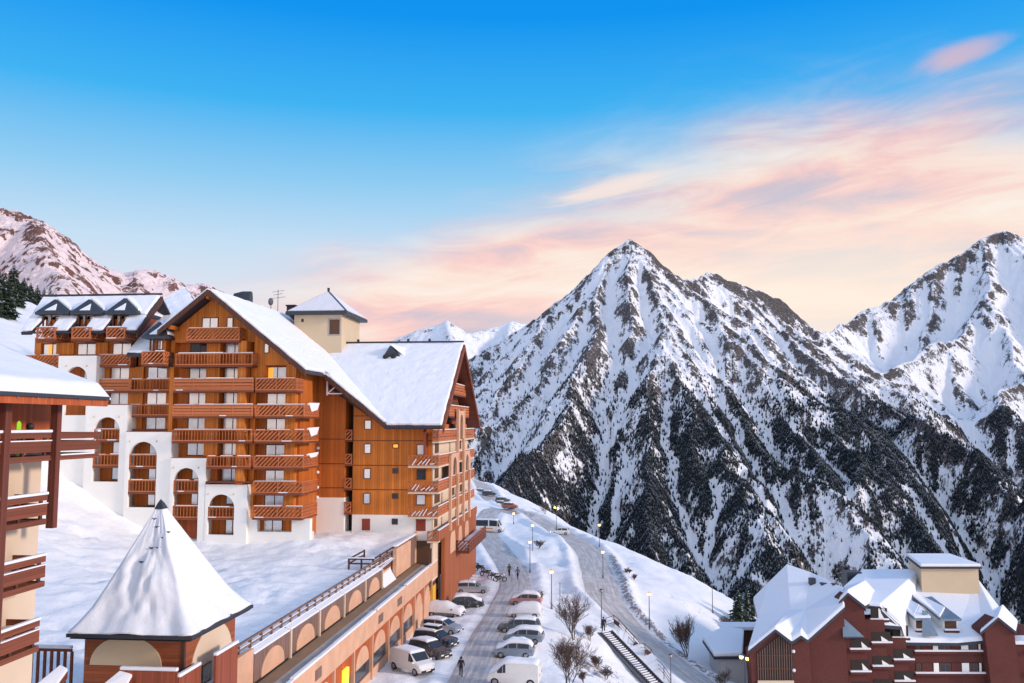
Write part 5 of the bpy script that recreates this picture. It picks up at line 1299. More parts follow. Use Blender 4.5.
screen((pX(36, yk), yk), (pX(82, yk), yk), pZ(648.5, yk, 60), 5, 'dark timber balustrade of upright posts left of the kiosk', 'posts')
def snowy_roof(name, label, pts, t=.5):
    o_ = thing(name, label, 'roof', (pts[0][0], pts[0][1], pts[0][2]), frame=True)
    m = MB(); m.slab([Vector(p) - Vector((0, 0, .18)) for p in pts], .3); m.build('deck', M['brown_wood'], o_)
    m = MB(); m.slab(pts, .17); m.build('snow', M['snow_cap'], o_, bevel=.07, seg=3)
snowy_roof('porch_roof', 'small sloping porch roof with snow in front of the balustrade', [atY(28, 690, 40), atY(60, 664, 43), atY(68, 668, 43), atY(45, 700, 40)])
snowy_roof('stair_roof', 'snow covered sloping stair roof at the foot of the kiosk', [atY(95, 690, 43), atY(122, 668, 45), atY(134, 671, 45), atY(118, 700, 43)])
# ================================================================ near building cut off by the left edge
lb = thing('balcony_building', 'near beige building at the left edge with brown plank balconies and thick roof snow', 'building', (-27, 36, 0), frame=True)
wood('dark_red_boards', (0.15, 0.042, 0.026), 0.16)
XB_ = -24.8; XW_ = -26.3; yend = pY(51.5, XB_)
yfar = 40.4; ynear = 22.0
m = MB(); m.box(XW_ - 10, XW_, ynear, pY(43.5, XW_), -2, pZ(441, 38, 40)); m.build('wall', M['pale_plaster'], lb)
ztopw = atX(30, 397, XW_).z
m = MB(); m.box(XW_ - 10, XW_ - .02, ynear, pY(50.5, XW_), pZ(441, 38, 40) + .004, ztopw + .8); m.build('upper_wall', M['red_boards'], lb)
# roof: eave along the street side, far verge rising to the left
ec = atX(107, 399, -23.6); ez = ec.z; yv = ec.y
vv = atY(0, 352, yv); sl = (vv.z - atY(107, 394, yv).z) / (atY(107, 394, yv).x - vv.x)
xr = -42
pl = lambda x, y, up=0: (x, y, ez + up + sl * (-23.6 - x))
m = MB(); m.slab([pl(-23.6, ynear), pl(-23.6, yv), pl(xr, yv), pl(xr, ynear)], .22); ro = m.build('roof', M['brown_wood'], lb)
m = MB(); m.box(-23.6 - .1, -23.55, ynear, yv, ez - .36, ez - .06); m.build('fascia', M['red_boards'], ro)
sv = MB(); nx_, ny_ = 50, 60
vs, fs = [], []
for i in range(nx_ + 1):
    for j in range(ny_ + 1):
        x = -23.47 + (xr + 23.47) * (i / nx_) ** 1.6; y = ynear + (yv + .12 - ynear) * (1 - (1 - j / ny_) ** 1.6)
        th = .62 * min(1, (.02 + (-23.45 - x) / .5)) ** .5 * min(1, (.02 + (yv + .12 - y) / .4)) ** .5 + .16 * (float(fbm(np.array(x / 2.1), np.array(y / 2.1), 3, 33)) - .5)
        vs.append(pl(x, y, max(th, .06)))
for i in range(nx_):
    for j in range(ny_):
        a = i * (ny_ + 1) + j; fs.append([a, a + ny_ + 1, a + ny_ + 2, a + 1])
b0 = len(vs)
rim = [i * (ny_ + 1) + ny_ for i in range(nx_, -1, -1)] + [j for j in range(ny_ - 1, -1, -1)]
low = [(vs[k][0], vs[k][1], pl(vs[k][0], 0)[2] + .004) for k in rim]
vs += low
for k in range(len(rim) - 1): fs.append([rim[k], rim[k + 1], b0 + k + 1, b0 + k])
MB().add(vs, fs).build('snow', M['snow_roof'], ro, smooth=True)
ic = MB(); rn = random.Random(8); y = 26.0
m = MB(); m.box(-23.62, -23.40, ynear, yv - .1, ez - .055, ez + .10); m.build('snow_edge', M['slate'], ro)
while y < yv - .3:
    L = rn.uniform(.12, .4); ic = MB(); ic.tube([(-23.5, y, ez + .1), (-23.5, y, ez + .05 - L)], [.05, .01], 5); ic.build('icicle', M['metal_roof'], ro); y += rn.uniform(.5, 1.4)
# posts and balconies
def lpost(px_, ztop, pyb, w_=.34):
    yy = pY(px_, XB_); zb_ = atX(px_, pyb, XB_).z
    m = MB(); m.box(XB_ - w_ / 2, XB_ + w_ / 2, yy - w_ / 2, yy + w_ / 2, zb_, ztop); return m.build('post', M['dark_red_boards'], lb)
zr = ez - .3
lpost(56, zr, 527); lpost(4, zr, 760, .4)
def lbalc(py_at, pxr, zh, near, far_side=True, extra=None):
    """balcony on the street side; py_at = row of the top rail at column pxr"""
    y1 = pY(pxr, XB_); z1 = atX(pxr, py_at, XB_).z; z0 = z1 - zh
    b = MB(); b.box(XW_ + .003, XB_, near, y1, z0 - .02, z0 + .18); bo = b.build('balcony', M['brown_wood'], lb)
    for k, (za_, zb_) in enumerate(((.0, .22), (.34, .78), (.92, 1.12))):
        r = MB(); q0 = z1 - zh * zb_ / 1.12; q1 = z1 - zh * za_ / 1.12
        r.bar((XB_ + .02, near, (q0 + q1) / 2), (XB_ + .02, y1, (q0 + q1) / 2), .07, q1 - q0)
        if far_side: r.bar((XW_, y1 - .03, (q0 + q1) / 2), (XB_ - .02, y1 - .03, (q0 + q1) / 2), .07, q1 - q0)
        r.build('rail_board', M['brown_boards' if 0 else 'brown_wood'], bo)
    u = y1 - .3
    while u > near:
        p_ = MB(); p_.box(XB_ - .12, XB_ - .018, u - .08, u + .08, z0 + .185, z1 - .05); p_.build('baluster', M['dark_wood'], bo); u -= 1.55
    s = MB(); s.box(XB_ - .09, XB_ + .13, near, y1, z1 + .003, z1 + .13); s.build('snow', M['snow_cap'], bo, bevel=.04)
    s = MB(); s.box(XB_ - .05, XB_ + .1, near, y1, z1 - zh * .34 / 1.12 + .003, z1 - zh * .34 / 1.12 + .05); s.build('snow', M['snow_cap'], bo)
    return z0, z1
lbalc(432.5, 51, 1.25, ynear); lbalc(494, 50, 1.3, ynear); lbalc(554, 51, 1.35, ynear); lbalc(616.5, 48, 1.35, ynear)
# the top balcony carries on past the post
yb0, yb1 = pY(57.5, XB_), pY(99, XB_); z1 = atX(58, 432.5, XB_).z; z0 = z1 - 1.25
b = MB(); b.box(XW_ - 2, XB_ - .03, yb0 - .3, yb1, z0 - .02, z0 + .15); bo = b.build('balcony', M['brown_wood'], lb)
for za_, zb_ in ((.0, .26), (.36, .76), (.9, 1.12)):
    r = MB(); q0, q1 = z1 - 1.25 * zb_ / 1.12, z1 - 1.25 * za_ / 1.12
    r.bar((XB_ + .02, yb0, (q0 + q1) / 2), (XB_ + .02, yb1, (q0 + q1) / 2), .07, q1 - q0); r.bar((XW_ - 2, yb1 - .04, (q0 + q1) / 2), (XB_ - .02, yb1 - .04, (q0 + q1) / 2), .07, q1 - q0); r.build('rail_board', M['brown_wood'], bo)
s = MB(); s.box(XB_ - .09, XB_ + .13, yb0 + 3.2, yb1, z1 + .003, z1 + .12); s.build('snow', M['snow_cap'], bo, bevel=.04)
for dz, yy in ((-.42, 3.0), (-1.05, 0.2)):
    s = MB(); s.box(XB_ - .03, XB_ + .12, yb0 + yy, yb1 - .5, z1 + dz, z1 + dz + .06); s.build('snow', M['snow_cap'], bo)
for px0_, px1_, py0_, py1_ in ((2, 9, 470, 497), (2, 9, 540, 558), (1, 8, 590, 622)):
    y0_, y1_ = pY(px0_, XW_), pY(px1_, XW_); m = MB(); m.box(XW_ - .05, XW_ + .03, y0_ - 2, y1_, atX(5, py1_, XW_).z, atX(5, py0_, XW_).z); m.build('terrace_door', M['dark_inside'], lb)
# skis, board and other things left out on the top balcony
yy = pY(19, XB_ - .35)
sb = thing('snowboard', 'bright lime green snowboard standing upright on the top left balcony', 'snowboard', (XB_ - .35, yy, z1 - 1.0), frame=True)
zt_, zl_ = atX(19, 421, XB_ - .35).z, z1 - 1.0
m = MB(); 
pl_ = [(-.14, 0), (.14, 0)] ; poly = [(yy + .15 * math.cos(t) * 1.0, (zl_ + .18 if math.sin(t) < 0 else zt_ - .18) + .18 * math.sin(t)) for t in [i * math.pi / 8 for i in range(16)]]
m = MB(T=lambda u, v, w_: (v, u, w_)); m.prism(poly, XB_ - .37, XB_ - .34); plain('lime', (0.35, 0.75, 0.02), .4, .08, 4); m.build('deck', M['lime'], sb)
m = MB()
for f_ in (.35, .68): m.box(XB_ - .338, XB_ - .26, yy - .09, yy + .09, zl_ + (zt_ - zl_) * f_ - .07, zl_ + (zt_ - zl_) * f_ + .07)
m.box(XB_ - .337, XB_ - .335, yy - .03, yy + .03, zl_ + .3, zl_ + .9); m.build('binding', M['rubber'], sb)
y2 = pY(30.5, XB_ - .45)
bp = thing('backpack', 'small dark grey backpack propped behind the top left balcony rail', 'backpack', (XB_ - .45, y2, z1 - .6), frame=True)
m = MB(); m.box(XB_ - .6, XB_ - .3, y2 - .2, y2 + .2, z1 - .6, z1 + .12); m.build('bag', M['rubber'], bp, bevel=.1, seg=3)
m = MB(); m.ball((XB_ - .45, y2, z1 + .28), .17, 10, 8); m.build('hood', M['dark_trim'], bp, smooth=True)
m = MB(); m.box(XB_ - .3, XB_ - .27, y2 - .12, y2 + .12, z1 - .1, z1 + .05); m.build('pocket', M['pole_metal'], bp)
# ================================================================ red brick apartment houses, lower right (frame turned to face the viewer)
rb = thing('brick_apartments', 'red brick apartment block with stepped snowy roofs and a pale rooftop box', 'building', (0, 0, 0), rotz=YAW, frame=True)
rb.location = Matrix.Rotation(YAW, 3, 'Z') @ Vector((38, 108, -14)); OFF[rb.name] = Vector((38, 108, -14))
L = lambda px, py, Y: atY(px, py, Y, 0.0)
LX = lambda px, Y: L(px, 423, Y).x
LZ = lambda py, Y: L(512, py, Y).z
ZB = -16
def bwall(px0, px1, tops, Y, d, mat='red_brick', name='wall', par=None):
    """brick wall with an outline of (column,row) points for its top edge"""
    poly = [(LX(px0, Y), ZB)] + [(L(a, b, Y).x, L(a, b, Y).z) for a, b in tops] + [(LX(px1, Y), ZB)]
    m = MB(); m.prism(poly, Y, Y + d); return m.build(name, M[mat], par or rb)
def bopen(par, px0, px1, py0, py1, Y, pale=None, sill=True, rail=True):
    """recessed balcony: dark opening, pale side cheek, snowy sill"""
    x0, x1, z0, z1 = LX(px0, Y), LX(px1, Y), LZ(py1, Y), LZ(py0, Y)
    m = MB(); m.box(x0, x1, Y - .03, Y - .004, z0, z1); o = m.build('balcony', M['dark_inside'], par)
    if pale:
        a = x0 + (x1 - x0) * pale[0]; b = x0 + (x1 - x0) * pale[1]
        m = MB(); m.box(a, b, Y - .06, Y - .032, z0 + .1, z1 - .08); m.build('window_frame', M['frame_brown'], o)
        m = MB(); m.box(a + .08, (a + b) / 2 - .04, Y - .075, Y - .062, z0 + .18, z1 - .16); m.box((a + b) / 2 + .04, b - .08, Y - .075, Y - .062, z0 + .18, z1 - .16); m.build('pane', M['curtain'], o)
    if sill:
        m = MB(); m.box(x0 - .15, x1 + .1, Y - .30, Y - .01, z0 - .26, z0 - .004); m.build('parapet', M['red_brick'], o)
        m = MB(); m.box(x0 - .18, x1 + .12, Y - .36, Y + .0 - .005, z0 - .003, z0 + .17); m.build('snow', M['snow_cap'], o, bevel=.05)
    return o
def cheek(par, px0, px1, pt, pb, Y):
    """white sloping side wall seen in a balcony opening"""
    x0, x1, z0, z1 = LX(px0, Y), LX(px1, Y), LZ(pb, Y), LZ(pt, Y)
    m = MB(); m.prism([(x0, z1), (x1, z0), (x0 + .1, z0)], Y - .05, Y - .034); m.build('cheek', M['white_plaster'], par)
def sroof(pts, tris, snowt=.55, mat='snow_roof', name='roof', lift=0.0):
    V = [Vector(p) for p in pts]
    m = MB(); n = len(V); vs = V + [p - Vector((0, 0, .3)) for p in V]; fs = [list(t) for t in tris] + [[n + i for i in t[::-1]] for t in tris]
    from collections import Counter
    ed = Counter(); 
    for t in tris:
        for a, b in zip(t, list(t[1:]) + [t[0]]): ed[(a, b)] += 1
    bd = [(a, b) for (a, b) in ed if (b, a) not in ed]
    fs += [[a, a + n, b + n, b] for a, b in bd]
    ro = MB().add(vs, fs).build(name, M['slate'], rb)
    if snowt:
        up_ = [p + Vector((0, -.02, .004)) for p in V]; hi = [p + Vector((0, .05, snowt)) for p in V]
        c = sum(V, Vector()) / n; hi = [p + (c - p).normalized() * .18 for p in hi]
        f2 = [list(t) for t in tris]; fs2 = [[n + i for i in t] for t in f2] + [t[::-1] for t in f2] + [[a, b, b + n, a + n] for a, b in bd]
        MB().add(up_ + hi, fs2).build('snow', M[mat], ro, bevel=.12, seg=3)
    return ro
# block with the slatted timber gable and the big hipped roof
YA1 = 104.0
wA = bwall(750, 809.4, [(750, 652), (775.3, 631.5), (791, 643), (801, 637.5), (809.4, 643)], YA1, 2.0)
m = MB(); m.prism([(LX(751, YA1), LZ(683, YA1)), (LX(751, YA1), LZ(652, YA1)), (LX(775.3, YA1), LZ(633, YA1)), (LX(786, YA1), LZ(641, YA1)), (LX(786, YA1), LZ(683, YA1))], YA1 - .05, YA1 - .004); gl = m.build('gable_glazing', M['dark_inside'], wA)
for k in range(15):
    x = 752 + k * 2.35; m = MB(); zt_ = LZ(652 - (x - 751) * .80 if x < 775.3 else 633 + (x - 775.3) * .75, YA1); m.box(LX(x, YA1) - .035, LX(x, YA1) + .035, YA1 - .10, YA1 - .052, LZ(690, YA1), zt_ - .2); m.build('slat', M['upper_arcade_wood'], gl)
for py_ in (655, 668): 
    m = MB(); m.box(LX(751, YA1), LX(786, YA1), YA1 - .13, YA1 - .102, LZ(py_ + .9, YA1), LZ(py_, YA1)); m.build('beam', M['frame_brown'], gl)
m = MB(); m.box(LX(751, YA1), LX(786, YA1), YA1 - .35, YA1 - .12, LZ(690, YA1), LZ(680, YA1)); m.build('parapet', M['pale_plaster'], gl)
for q_ in ((786.7, 651), (786.7, 670)):
    m = MB(); m.ball((LX(q_[0], YA1), YA1 - .15, LZ(q_[1], YA1)), .2, 8, 6); m.build('wall_lamp', M['snow_cap'], wA, smooth=True)
wA2 = bwall(809.4, 843.5, [(809.4, 641), (843.5, 610)], YA1 + .5, 2.5)
P_ = [L(747.5, 652, 103.4), L(775.3, 629.5, 103.4), L(791.8, 642, 103.4), L(801, 635.8, 103.4), L(807.8, 640.5, 103.4), L(845, 607.2, 104.0), L(844, 590, 110), L(812, 575, 116), L(787, 566.5, 119), L(768, 585, 118), L(753, 600, 117), L(757, 618, 111), L(790, 612, 109), L(806, 617, 108)]
sroof(P_, [(0, 1, 12), (0, 12, 11), (1, 2, 13, 12), (2, 3, 13), (3, 4, 13), (4, 5, 13), (5, 6, 13), (6, 7, 13), (7, 12, 13), (7, 8, 12), (8, 9, 12), (9, 10, 11), (9, 11, 12)], .45)
m = MB(); m.add([L(752.3, 600, 116.8), L(778, 571, 118.8), L(772, 604, 113), L(758, 618, 110.6)], [[0, 1, 2, 3]]); 
for q_, Yq in ((813, 113), (824.5, 112), (836, 111)):
    p = L(q_, 580 + (q_ - 813) * .42, Yq); m = MB(); m.box(p.x - .35, p.x + .35, p.y, p.y + .7, p.z - 2.2, p.z + .2 + (.5 if q_ > 830 else 0)); m.build('chimney', M['slate'], rb)
# narrow gabled stair tower and the three stepped balcony stacks
YB1 = 105.2
wB = bwall(842, 864, [(842, 600.5), (847.9, 595), (864, 607)], YB1, 2.5)
sroof([L(838.8, 602, YB1 - .4), L(847.8, 592.8, YB1 - .4), L(865.3, 606.5, YB1 - .4), L(880, 598, YB1 + 8), L(866, 583, YB1 + 9), L(846, 589, YB1 + 8)], [(0, 1, 5), (1, 2, 3, 4), (1, 4, 5)], .4)
m = MB(); m.add([L(842.5, 617, YB1 - .1), L(864, 636.5, YB1 - 1.3), L(843, 637, YB1 - 1.3), L(842.5, 618.5, YB1 - .02), L(864, 638, YB1 - .02), L(843, 638.5, YB1 - .02)], [[0, 1, 2], [3, 5, 4], [0, 3, 4, 1], [1, 4, 5, 2], [2, 5, 3, 0]]); m.build('glass_canopy', M['metal_roof'], wB)
for a, b in ((638.5, 649), (660, 671.5), (682, 692)):
    o_ = bopen(wB, 843, 861, a, b, YB1); cheek(o_, 853.5, 861, a + 3, b - .5, YB1)
YC1 = 106.0
wC = bwall(863.7, 884, [(863.7, 620), (884, 620)], YC1, 3)
o_ = bopen(wC, 863.8, 880, 608, 619.5, YC1 + .6); m = MB(); m.box(LX(873.5, YC1), LX(879.5, YC1), YC1 + .53, YC1 + .56, LZ(619, YC1), LZ(609.5, YC1)); m.build('cheek', M['white_plaster'], o_)
for a, b in ((632, 642.5), (656, 666), (679, 690)):
    o_ = bopen(wC, 864.4, 882.5, a, b, YC1); cheek(o_, 873, 882, a + 4, b - .4, YC1)
YD1 = 106.6
wD = bwall(884.2, 905.5, [(884.2, 638), (905.5, 638)], YD1, 3)
o_ = bopen(wD, 884.6, 900, 625.5, 637.5, YD1 + .5); m = MB(); m.box(LX(894, YD1), LX(899.5, YD1), YD1 + .43, YD1 + .46, LZ(637, YD1), LZ(626.5, YD1)); m.build('cheek', M['white_plaster'], o_)
for a, b in ((649, 659.5), (671, 681)):
    o_ = bopen(wD, 885.3, 903.5, a, b, YD1); cheek(o_, 894, 903, a + 4, b - .4, YD1)
# main range
YE = 108.0
wE = bwall(905, 985, [(905, 642), (985, 642)], YE, 14)
for (a, b, rows) in ((906, 984, ((642, 651), (662.5, 673))),):
    for r0_, r1_ in rows:
        o_ = bopen(wE, a, b, r0_, r1_, YE)
        for q0, q1, mt in ((912, 922, 'red_brick'), (923.5, 928.5, 'white_plaster'), (941, 950, 'red_brick'), (951, 958, 'white_plaster'), (968, 970, 'white_plaster')):
            m = MB(); m.box(LX(q0, YE), LX(q1, YE), YE - .06, YE - .033, LZ(r1_, YE) + .1, LZ(r0_, YE) - .05); m.build('partition', M[mt], o_)
        for q0, q1 in ((929.5, 940), (959, 966.5), (906.5, 911)):
            f_ = MB(); f_.box(LX(q0, YE), LX(q1, YE), YE - .055, YE - .033, LZ(r1_, YE) + .1, LZ(r0_, YE) - .1); fo = f_.build('window', M['frame_brown'], o_)
            xm = (LX(q0, YE) + LX(q1, YE)) / 2
            p_ = MB(); p_.box(LX(q0, YE) + .1, xm - .05, YE - .065, YE - .056, LZ(r1_, YE) + .15, LZ(r0_, YE) - .2); p_.box(xm + .05, LX(q1, YE) - .1, YE - .065, YE - .056, LZ(r1_, YE) + .15, LZ(r0_, YE) - .2); p_.build('pane', M['glass_dark'], fo)
e_ = YE - .5
P_ = [L(884, 641 - 15, YD1 - .3), L(901.5, 627, YD1 - .3), L(906, 643, e_), L(957, 643.5, e_), L(985, 641, e_), L(1000, 625, 110), L(1015.5, 629.5, 111), L(978, 581, 124), L(921, 572, 126), L(862, 572.5, 127), L(842, 590, 117), L(866, 606, 107), L(880.5, 607, 106.5), L(882, 618, 106.6)]
sroof(P_, [(0, 1, 13), (1, 2, 8), (2, 3, 8), (3, 4, 7), (3, 7, 8), (4, 5, 7), (5, 6, 7), (1, 8, 12), (1, 12, 13), (12, 8, 9), (12, 9, 11), (9, 10, 11)], .5)
for k, (a, b, ax_, pt, pe, pb, wa, wb) in enumerate(((905, 921, 914, 607, 617.5, 630, 908, 919), (930, 951, 939, 609.5, 618, 630, 936, 948))):
    Yd = 109.2
    m = MB(); m.box(LX(wa - 1, Yd), LX(wb + 1, Yd), Yd, Yd + 6, LZ(pb + 12, Yd), LZ(pe, Yd)); d_ = m.build('dormer', M['white_plaster'], rb)
    m = MB(); m.box(LX(wa, Yd), LX(wb - .5, Yd), Yd - .04, Yd - .004, LZ(pb - 1, Yd), LZ(pe + 1, Yd)); m.build('dormer_window', M['dim_inside'], d_)
    m = MB(); m.box(LX(wa - 1.2, Yd), LX(wb + 1, Yd), Yd - .35, Yd - .01, LZ(pb + 11, Yd), LZ(pb, Yd)); pr = m.build('parapet', M['red_brick'], d_)
    s = MB(); s.box(LX(wa - 1.4, Yd), LX(wb + 1.2, Yd), Yd - .4, Yd, LZ(pb, Yd) + .003, LZ(pb, Yd) + .2); s.build('snow', M['snow_cap'], pr, bevel=.05)
    x0, x1, xa = LX(a, Yd), LX(b, Yd), LX(ax_, Yd + 2); za, ze_ = LZ(pt, Yd + 2.5), LZ(pe, Yd)
    m = MB(); m.add([(x0, Yd - .5, ze_), (x1, Yd - .5, ze_), (xa, Yd + 2.5, za), (x0, Yd + 7, ze_ + 1.2), (x1, Yd + 7, ze_ + 1.2), (xa, Yd + 9, za + .2), (x0, Yd - .5, ze_ - .25), (x1, Yd - .5, ze_ - .25)], [[0, 1, 2], [0, 2, 5, 3], [1, 4, 5, 2], [6, 7, 1, 0], [6, 0, 3], [7, 4, 1]]); dr = m.build('dormer_roof', M['metal_roof'], d_)
    s = MB(); V = [Vector((x0, Yd - .45, ze_)), Vector((xa, Yd + 2.5, za)), Vector((xa, Yd + 9, za + .2)), Vector((x0, Yd + 7, ze_ + 1.2))]; s.slab([p + Vector((0, 0, .34)) for p in V], .3); s.build('snow', M['snow_roof'], dr, bevel=.1)
    if k == 0: s = MB(); V = [Vector((x1, Yd - .45, ze_)), Vector((x0, Yd - .45, ze_)), Vector((xa, Yd + 2.4, za))]; s.slab([p + Vector((0, -.05, .24)) for p in V], .2); s.build('snow', M['snow_roof'], dr)
p0, p1, p2, p3 = L(922, 616, 109.5), L(927, 618, 109.5), L(938, 641.5, 107.6), L(922, 641.5, 107.6)
m = MB(); m.slab([p + Vector((0, -.1, .75)) for p in (p0, p1, p2, p3)], .12); m.build('bare_roof_strip', M['metal_roof'], rb)
# gabled brick tower at the right and the balconies beyond it
YF1 = 106.8
wF = bwall(984.5, 1014, [(984.5, 631), (998.5, 619), (1014, 631)], YF1, 3)
sroof([L(980, 633, YF1 - .3), L(998.3, 617.3, YF1 - .3), L(1016, 631.5, YF1 - .3), L(1018, 622, YF1 + 9), L(1003, 606, YF1 + 10), L(985, 620, YF1 + 8)], [(0, 1, 4, 5), (1, 2, 3, 4)], .28)
wG = bwall(1014.2, 1080, [(1014.2, 641), (1080, 641)], YF1 + 1, 9)
for a, b in ((641, 651), (663, 673)):
    bopen(wG, 1015, 1034, a, b, YF1 + 1, (.2, .6))
m = MB(); m.slab([L(1014, 641, YF1 + .8), L(1080, 641, YF1 + .8), L(1080, 628, YF1 + 8), L(1013, 628, YF1 + 8)], .4); m.build('roof', M['snow_roof'], rb)
# pale plant room on the ridge
YH0, YH1 = 119.0, 128.0
a_, b_ = L(921.5, 579, YH0), L(979, 582, YH0); zt_ = LZ(568.5, YH0)
c_ = L(906, 559.5, YH1 + 1)
m = MB(); base = [(a_.x, YH0), (b_.x, YH0), (b_.x + .6, YH1), (c_.x, YH1)]
m.add([(x, y, a_.z - 3) for x, y in base] + [(x, y, zt_) for x, y in base], [[0, 1, 5, 4], [1, 2, 6, 5], [2, 3, 7, 6], [3, 0, 4, 7], [4, 5, 6, 7], [3, 2, 1, 0]]); ph = m.build('plant_room', M['beige_plaster'], rb)
m = MB(); m.slab([(x + dx, y + dy, zt_ + .22) for (x, y), (dx, dy) in zip(base, ((-.3, -.4), (.3, -.4), (.3, .3), (-.3, .3)))], .2); pr = m.build('roof', M['dark_trim'], ph)
m = MB(); m.slab([(x + dx, y + dy, zt_ + .65) for (x, y), (dx, dy) in zip(base, ((-.2, -.3), (.2, -.3), (.2, .2), (-.2, .2)))], .42); m.build('snow', M['snow_roof'], pr, bevel=.14, seg=3)
p = L(854.5, 573, 124); m = MB(); m.box(p.x - 1.0, p.x + 1.0, 124, 126, p.z - 3.5, p.z + .1); m.build('chimney', M['slate'], rb)

# ---- little grey house beside the road
gh = thing('small_house', 'small pale grey house with a snow covered hipped roof left of the brick apartments', 'house', (0, 0, 0), rotz=YAW, frame=True)
gh.location = Matrix.Rotation(YAW, 3, 'Z') @ Vector((28, 116, -12)); OFF[gh.name] = Vector((28, 116, -12))
Yh = 114.0
x0, x1, zt_ = LX(715.5, Yh), LX(741, Yh), LZ(657, Yh); xl = LX(705, Yh + 5)
m = MB(); m.add([(x0, Yh, -16), (x1, Yh, -16), (x1, Yh + 7, -16), (xl, Yh + 5, -16), (x0, Yh, zt_), (x1, Yh, zt_), (x1, Yh + 7, zt_), (xl, Yh + 5, zt_)], [[0, 1, 5, 4], [1, 2, 6, 5], [2, 3, 7, 6], [3, 0, 4, 7], [4, 5, 6, 7], [3, 2, 1, 0]]); plain('grey_render', (0.50, 0.48, 0.47), .9, .1, .8); m.build('wall', M['grey_render'], gh)
V = [L(714, 658, Yh - .4), L(742.5, 657.5, Yh - .4), L(744, 633.5, Yh + 8), L(724, 630.5, Yh + 9), L(702.5, 641, Yh + 5)]
m = MB(); m.slab([p + Vector((0, 0, .1)) for p in V], .3); ro = m.build('roof', M['slate'], gh)
m = MB(); m.slab([p + Vector((0, 0, .65)) for p in V], .54); m.build('snow', M['snow_roof'], ro, bevel=.18, seg=3)
sh = thing('snowy_shed', 'dark fronted shed with a flat snowy roof between the grey house and the spruces', 'shed', (0, 0, 0), rotz=YAW, frame=True)
sh.location = Matrix.Rotation(YAW, 3, 'Z') @ Vector((28, 124, -9)); OFF[sh.name] = Vector((28, 124, -9))
x0, x1 = LX(720, 124), LX(757, 124); zz = LZ(629, 124)
m = MB(); m.box(x0, x1, 124, 126, -14, zz - .1); m.build('wall', M['dark_wood'], sh)
m = MB(); m.box(x0 - .4, x1 + .4, 123.5, 126.4, zz - .095, zz + .45); m.build('snow', M['snow_roof'], sh, bevel=.15, seg=3)
m = MB(); m.box(LX(722, 124), LX(727, 124), 123.95, 123.996, zz - 2.2, zz - .2); m.build('door', M['dark_inside'], sh)
# ================================================================ vehicles
def ground_hit(px, py):
    z = 0.0
    for _ in range(12):
        p = atZ(px, py, z); zn = float(ground_h(np.array([p.x]), np.array([p.y]))[0]); zn = max(zn, float(ground_f(p.x, p.y)))
        dl = float(dist_to(lane, np.array([p.x]), np.array([p.y]))[0]); dr = float(dist_to(road, np.array([p.x]), np.array([p.y]))[0])
        if dl < WL or dr < WR: zn += .09
        z += (zn - z) * .8
    p = atZ(px, py, z); return Vector((p.x, p.y, z))
PAINT = {}
def paint(name, c, metal=0.2):
    if name not in PAINT:
        m, nt, b = nodes('paint_' + name); g = G(nt); n = g.noise(g.pos(), 3.0, 4)
        g.link(g.mix(g.math('MULTIPLY', g.ss(n, .45, .8), .35), c, (.55, .55, .56)), b.inputs['Base Color'])
        b.inputs['Roughness'].default_value = .32; b.inputs['Metallic'].default_value = metal; b.inputs['Coat Weight'].default_value = .3
        PAINT[name] = m
    return PAINT[name]
plain('head_lamp', (.75, .76, .78), .15, .1, 5); plain('tail_lamp', (.45, .02, .015), .25, .1, 5); plain('plate', (.8, .8, .76), .5, .05, 5)
KINDS = {   # stations: x, sill, belt, top ; windscreen pair and rear-window pair of station indices
 'hatch': (1.72, [(-2.02, .42, .80, .88), (-1.95, .28, .92, 1.02), (-1.62, .24, .96, 1.40), (-.9, .22, .97, 1.49), (.15, .22, .96, 1.48), (.5, .22, .95, 1.40), (1.12, .22, .94, 1.01), (1.78, .25, .80, .86), (2.02, .38, .58, .64)], (5, 6), (1, 2), (2, 5)),
 'wagon': (1.78, [(-2.3, .42, .80, .90), (-2.22, .28, .93, 1.04), (-1.95, .24, .97, 1.42), (-1.1, .22, .98, 1.52), (.1, .22, .97, 1.50), (.45, .22, .96, 1.42), (1.15, .22, .95, 1.02), (2.0, .25, .80, .87), (2.28, .38, .58, .65)], (5, 6), (1, 2), (2, 5)),
 'suv': (1.86, [(-2.3, .5, .98, 1.08), (-2.25, .38, 1.08, 1.2), (-2.05, .34, 1.12, 1.64), (-1.2, .32, 1.12, 1.76), (.1, .32, 1.1, 1.75), (.4, .32, 1.1, 1.66), (1.05, .32, 1.08, 1.18), (2.05, .36, .98, 1.06), (2.3, .46, .72, .8)], (5, 6), (1, 2), (2, 5)),
 'sedan': (1.74, [(-2.25, .42, .78, .86), (-2.18, .28, .90, .98), (-1.5, .24, .95, 1.04), (-.95, .22, .96, 1.38), (.0, .22, .95, 1.43), (.4, .22, .95, 1.36), (1.1, .22, .93, 1.0), (1.95, .25, .80, .86), (2.25, .38, .58, .64)], (5, 6), (2, 3), (3, 5)),
 'van': (1.92, [(-2.36, .5, 1.1, 1.72), (-2.3, .34, 1.15, 1.86), (-2.0, .3, 1.15, 1.93), (-.8, .28, 1.15, 1.96), (.6, .28, 1.13, 1.94), (.85, .28, 1.12, 1.86), (1.55, .28, 1.1, 1.22), (2.15, .32, .95, 1.02), (2.36, .42, .62, .7)], (5, 6), None, (4, 5)),
 'minibus': (2.15, [(-3.4, .55, 1.25, 2.45), (-3.35, .4, 1.28, 2.58), (-3.0, .36, 1.3, 2.66), (-1.0, .34, 1.3, 2.7), (1.7, .34, 1.3, 2.68), (2.2, .34, 1.28, 2.55), (2.85, .36, 1.22, 1.4), (3.25, .4, 1.0, 1.12), (3.4, .5, .7, .8)], (5, 6), (0, 1), (2, 5)),
}
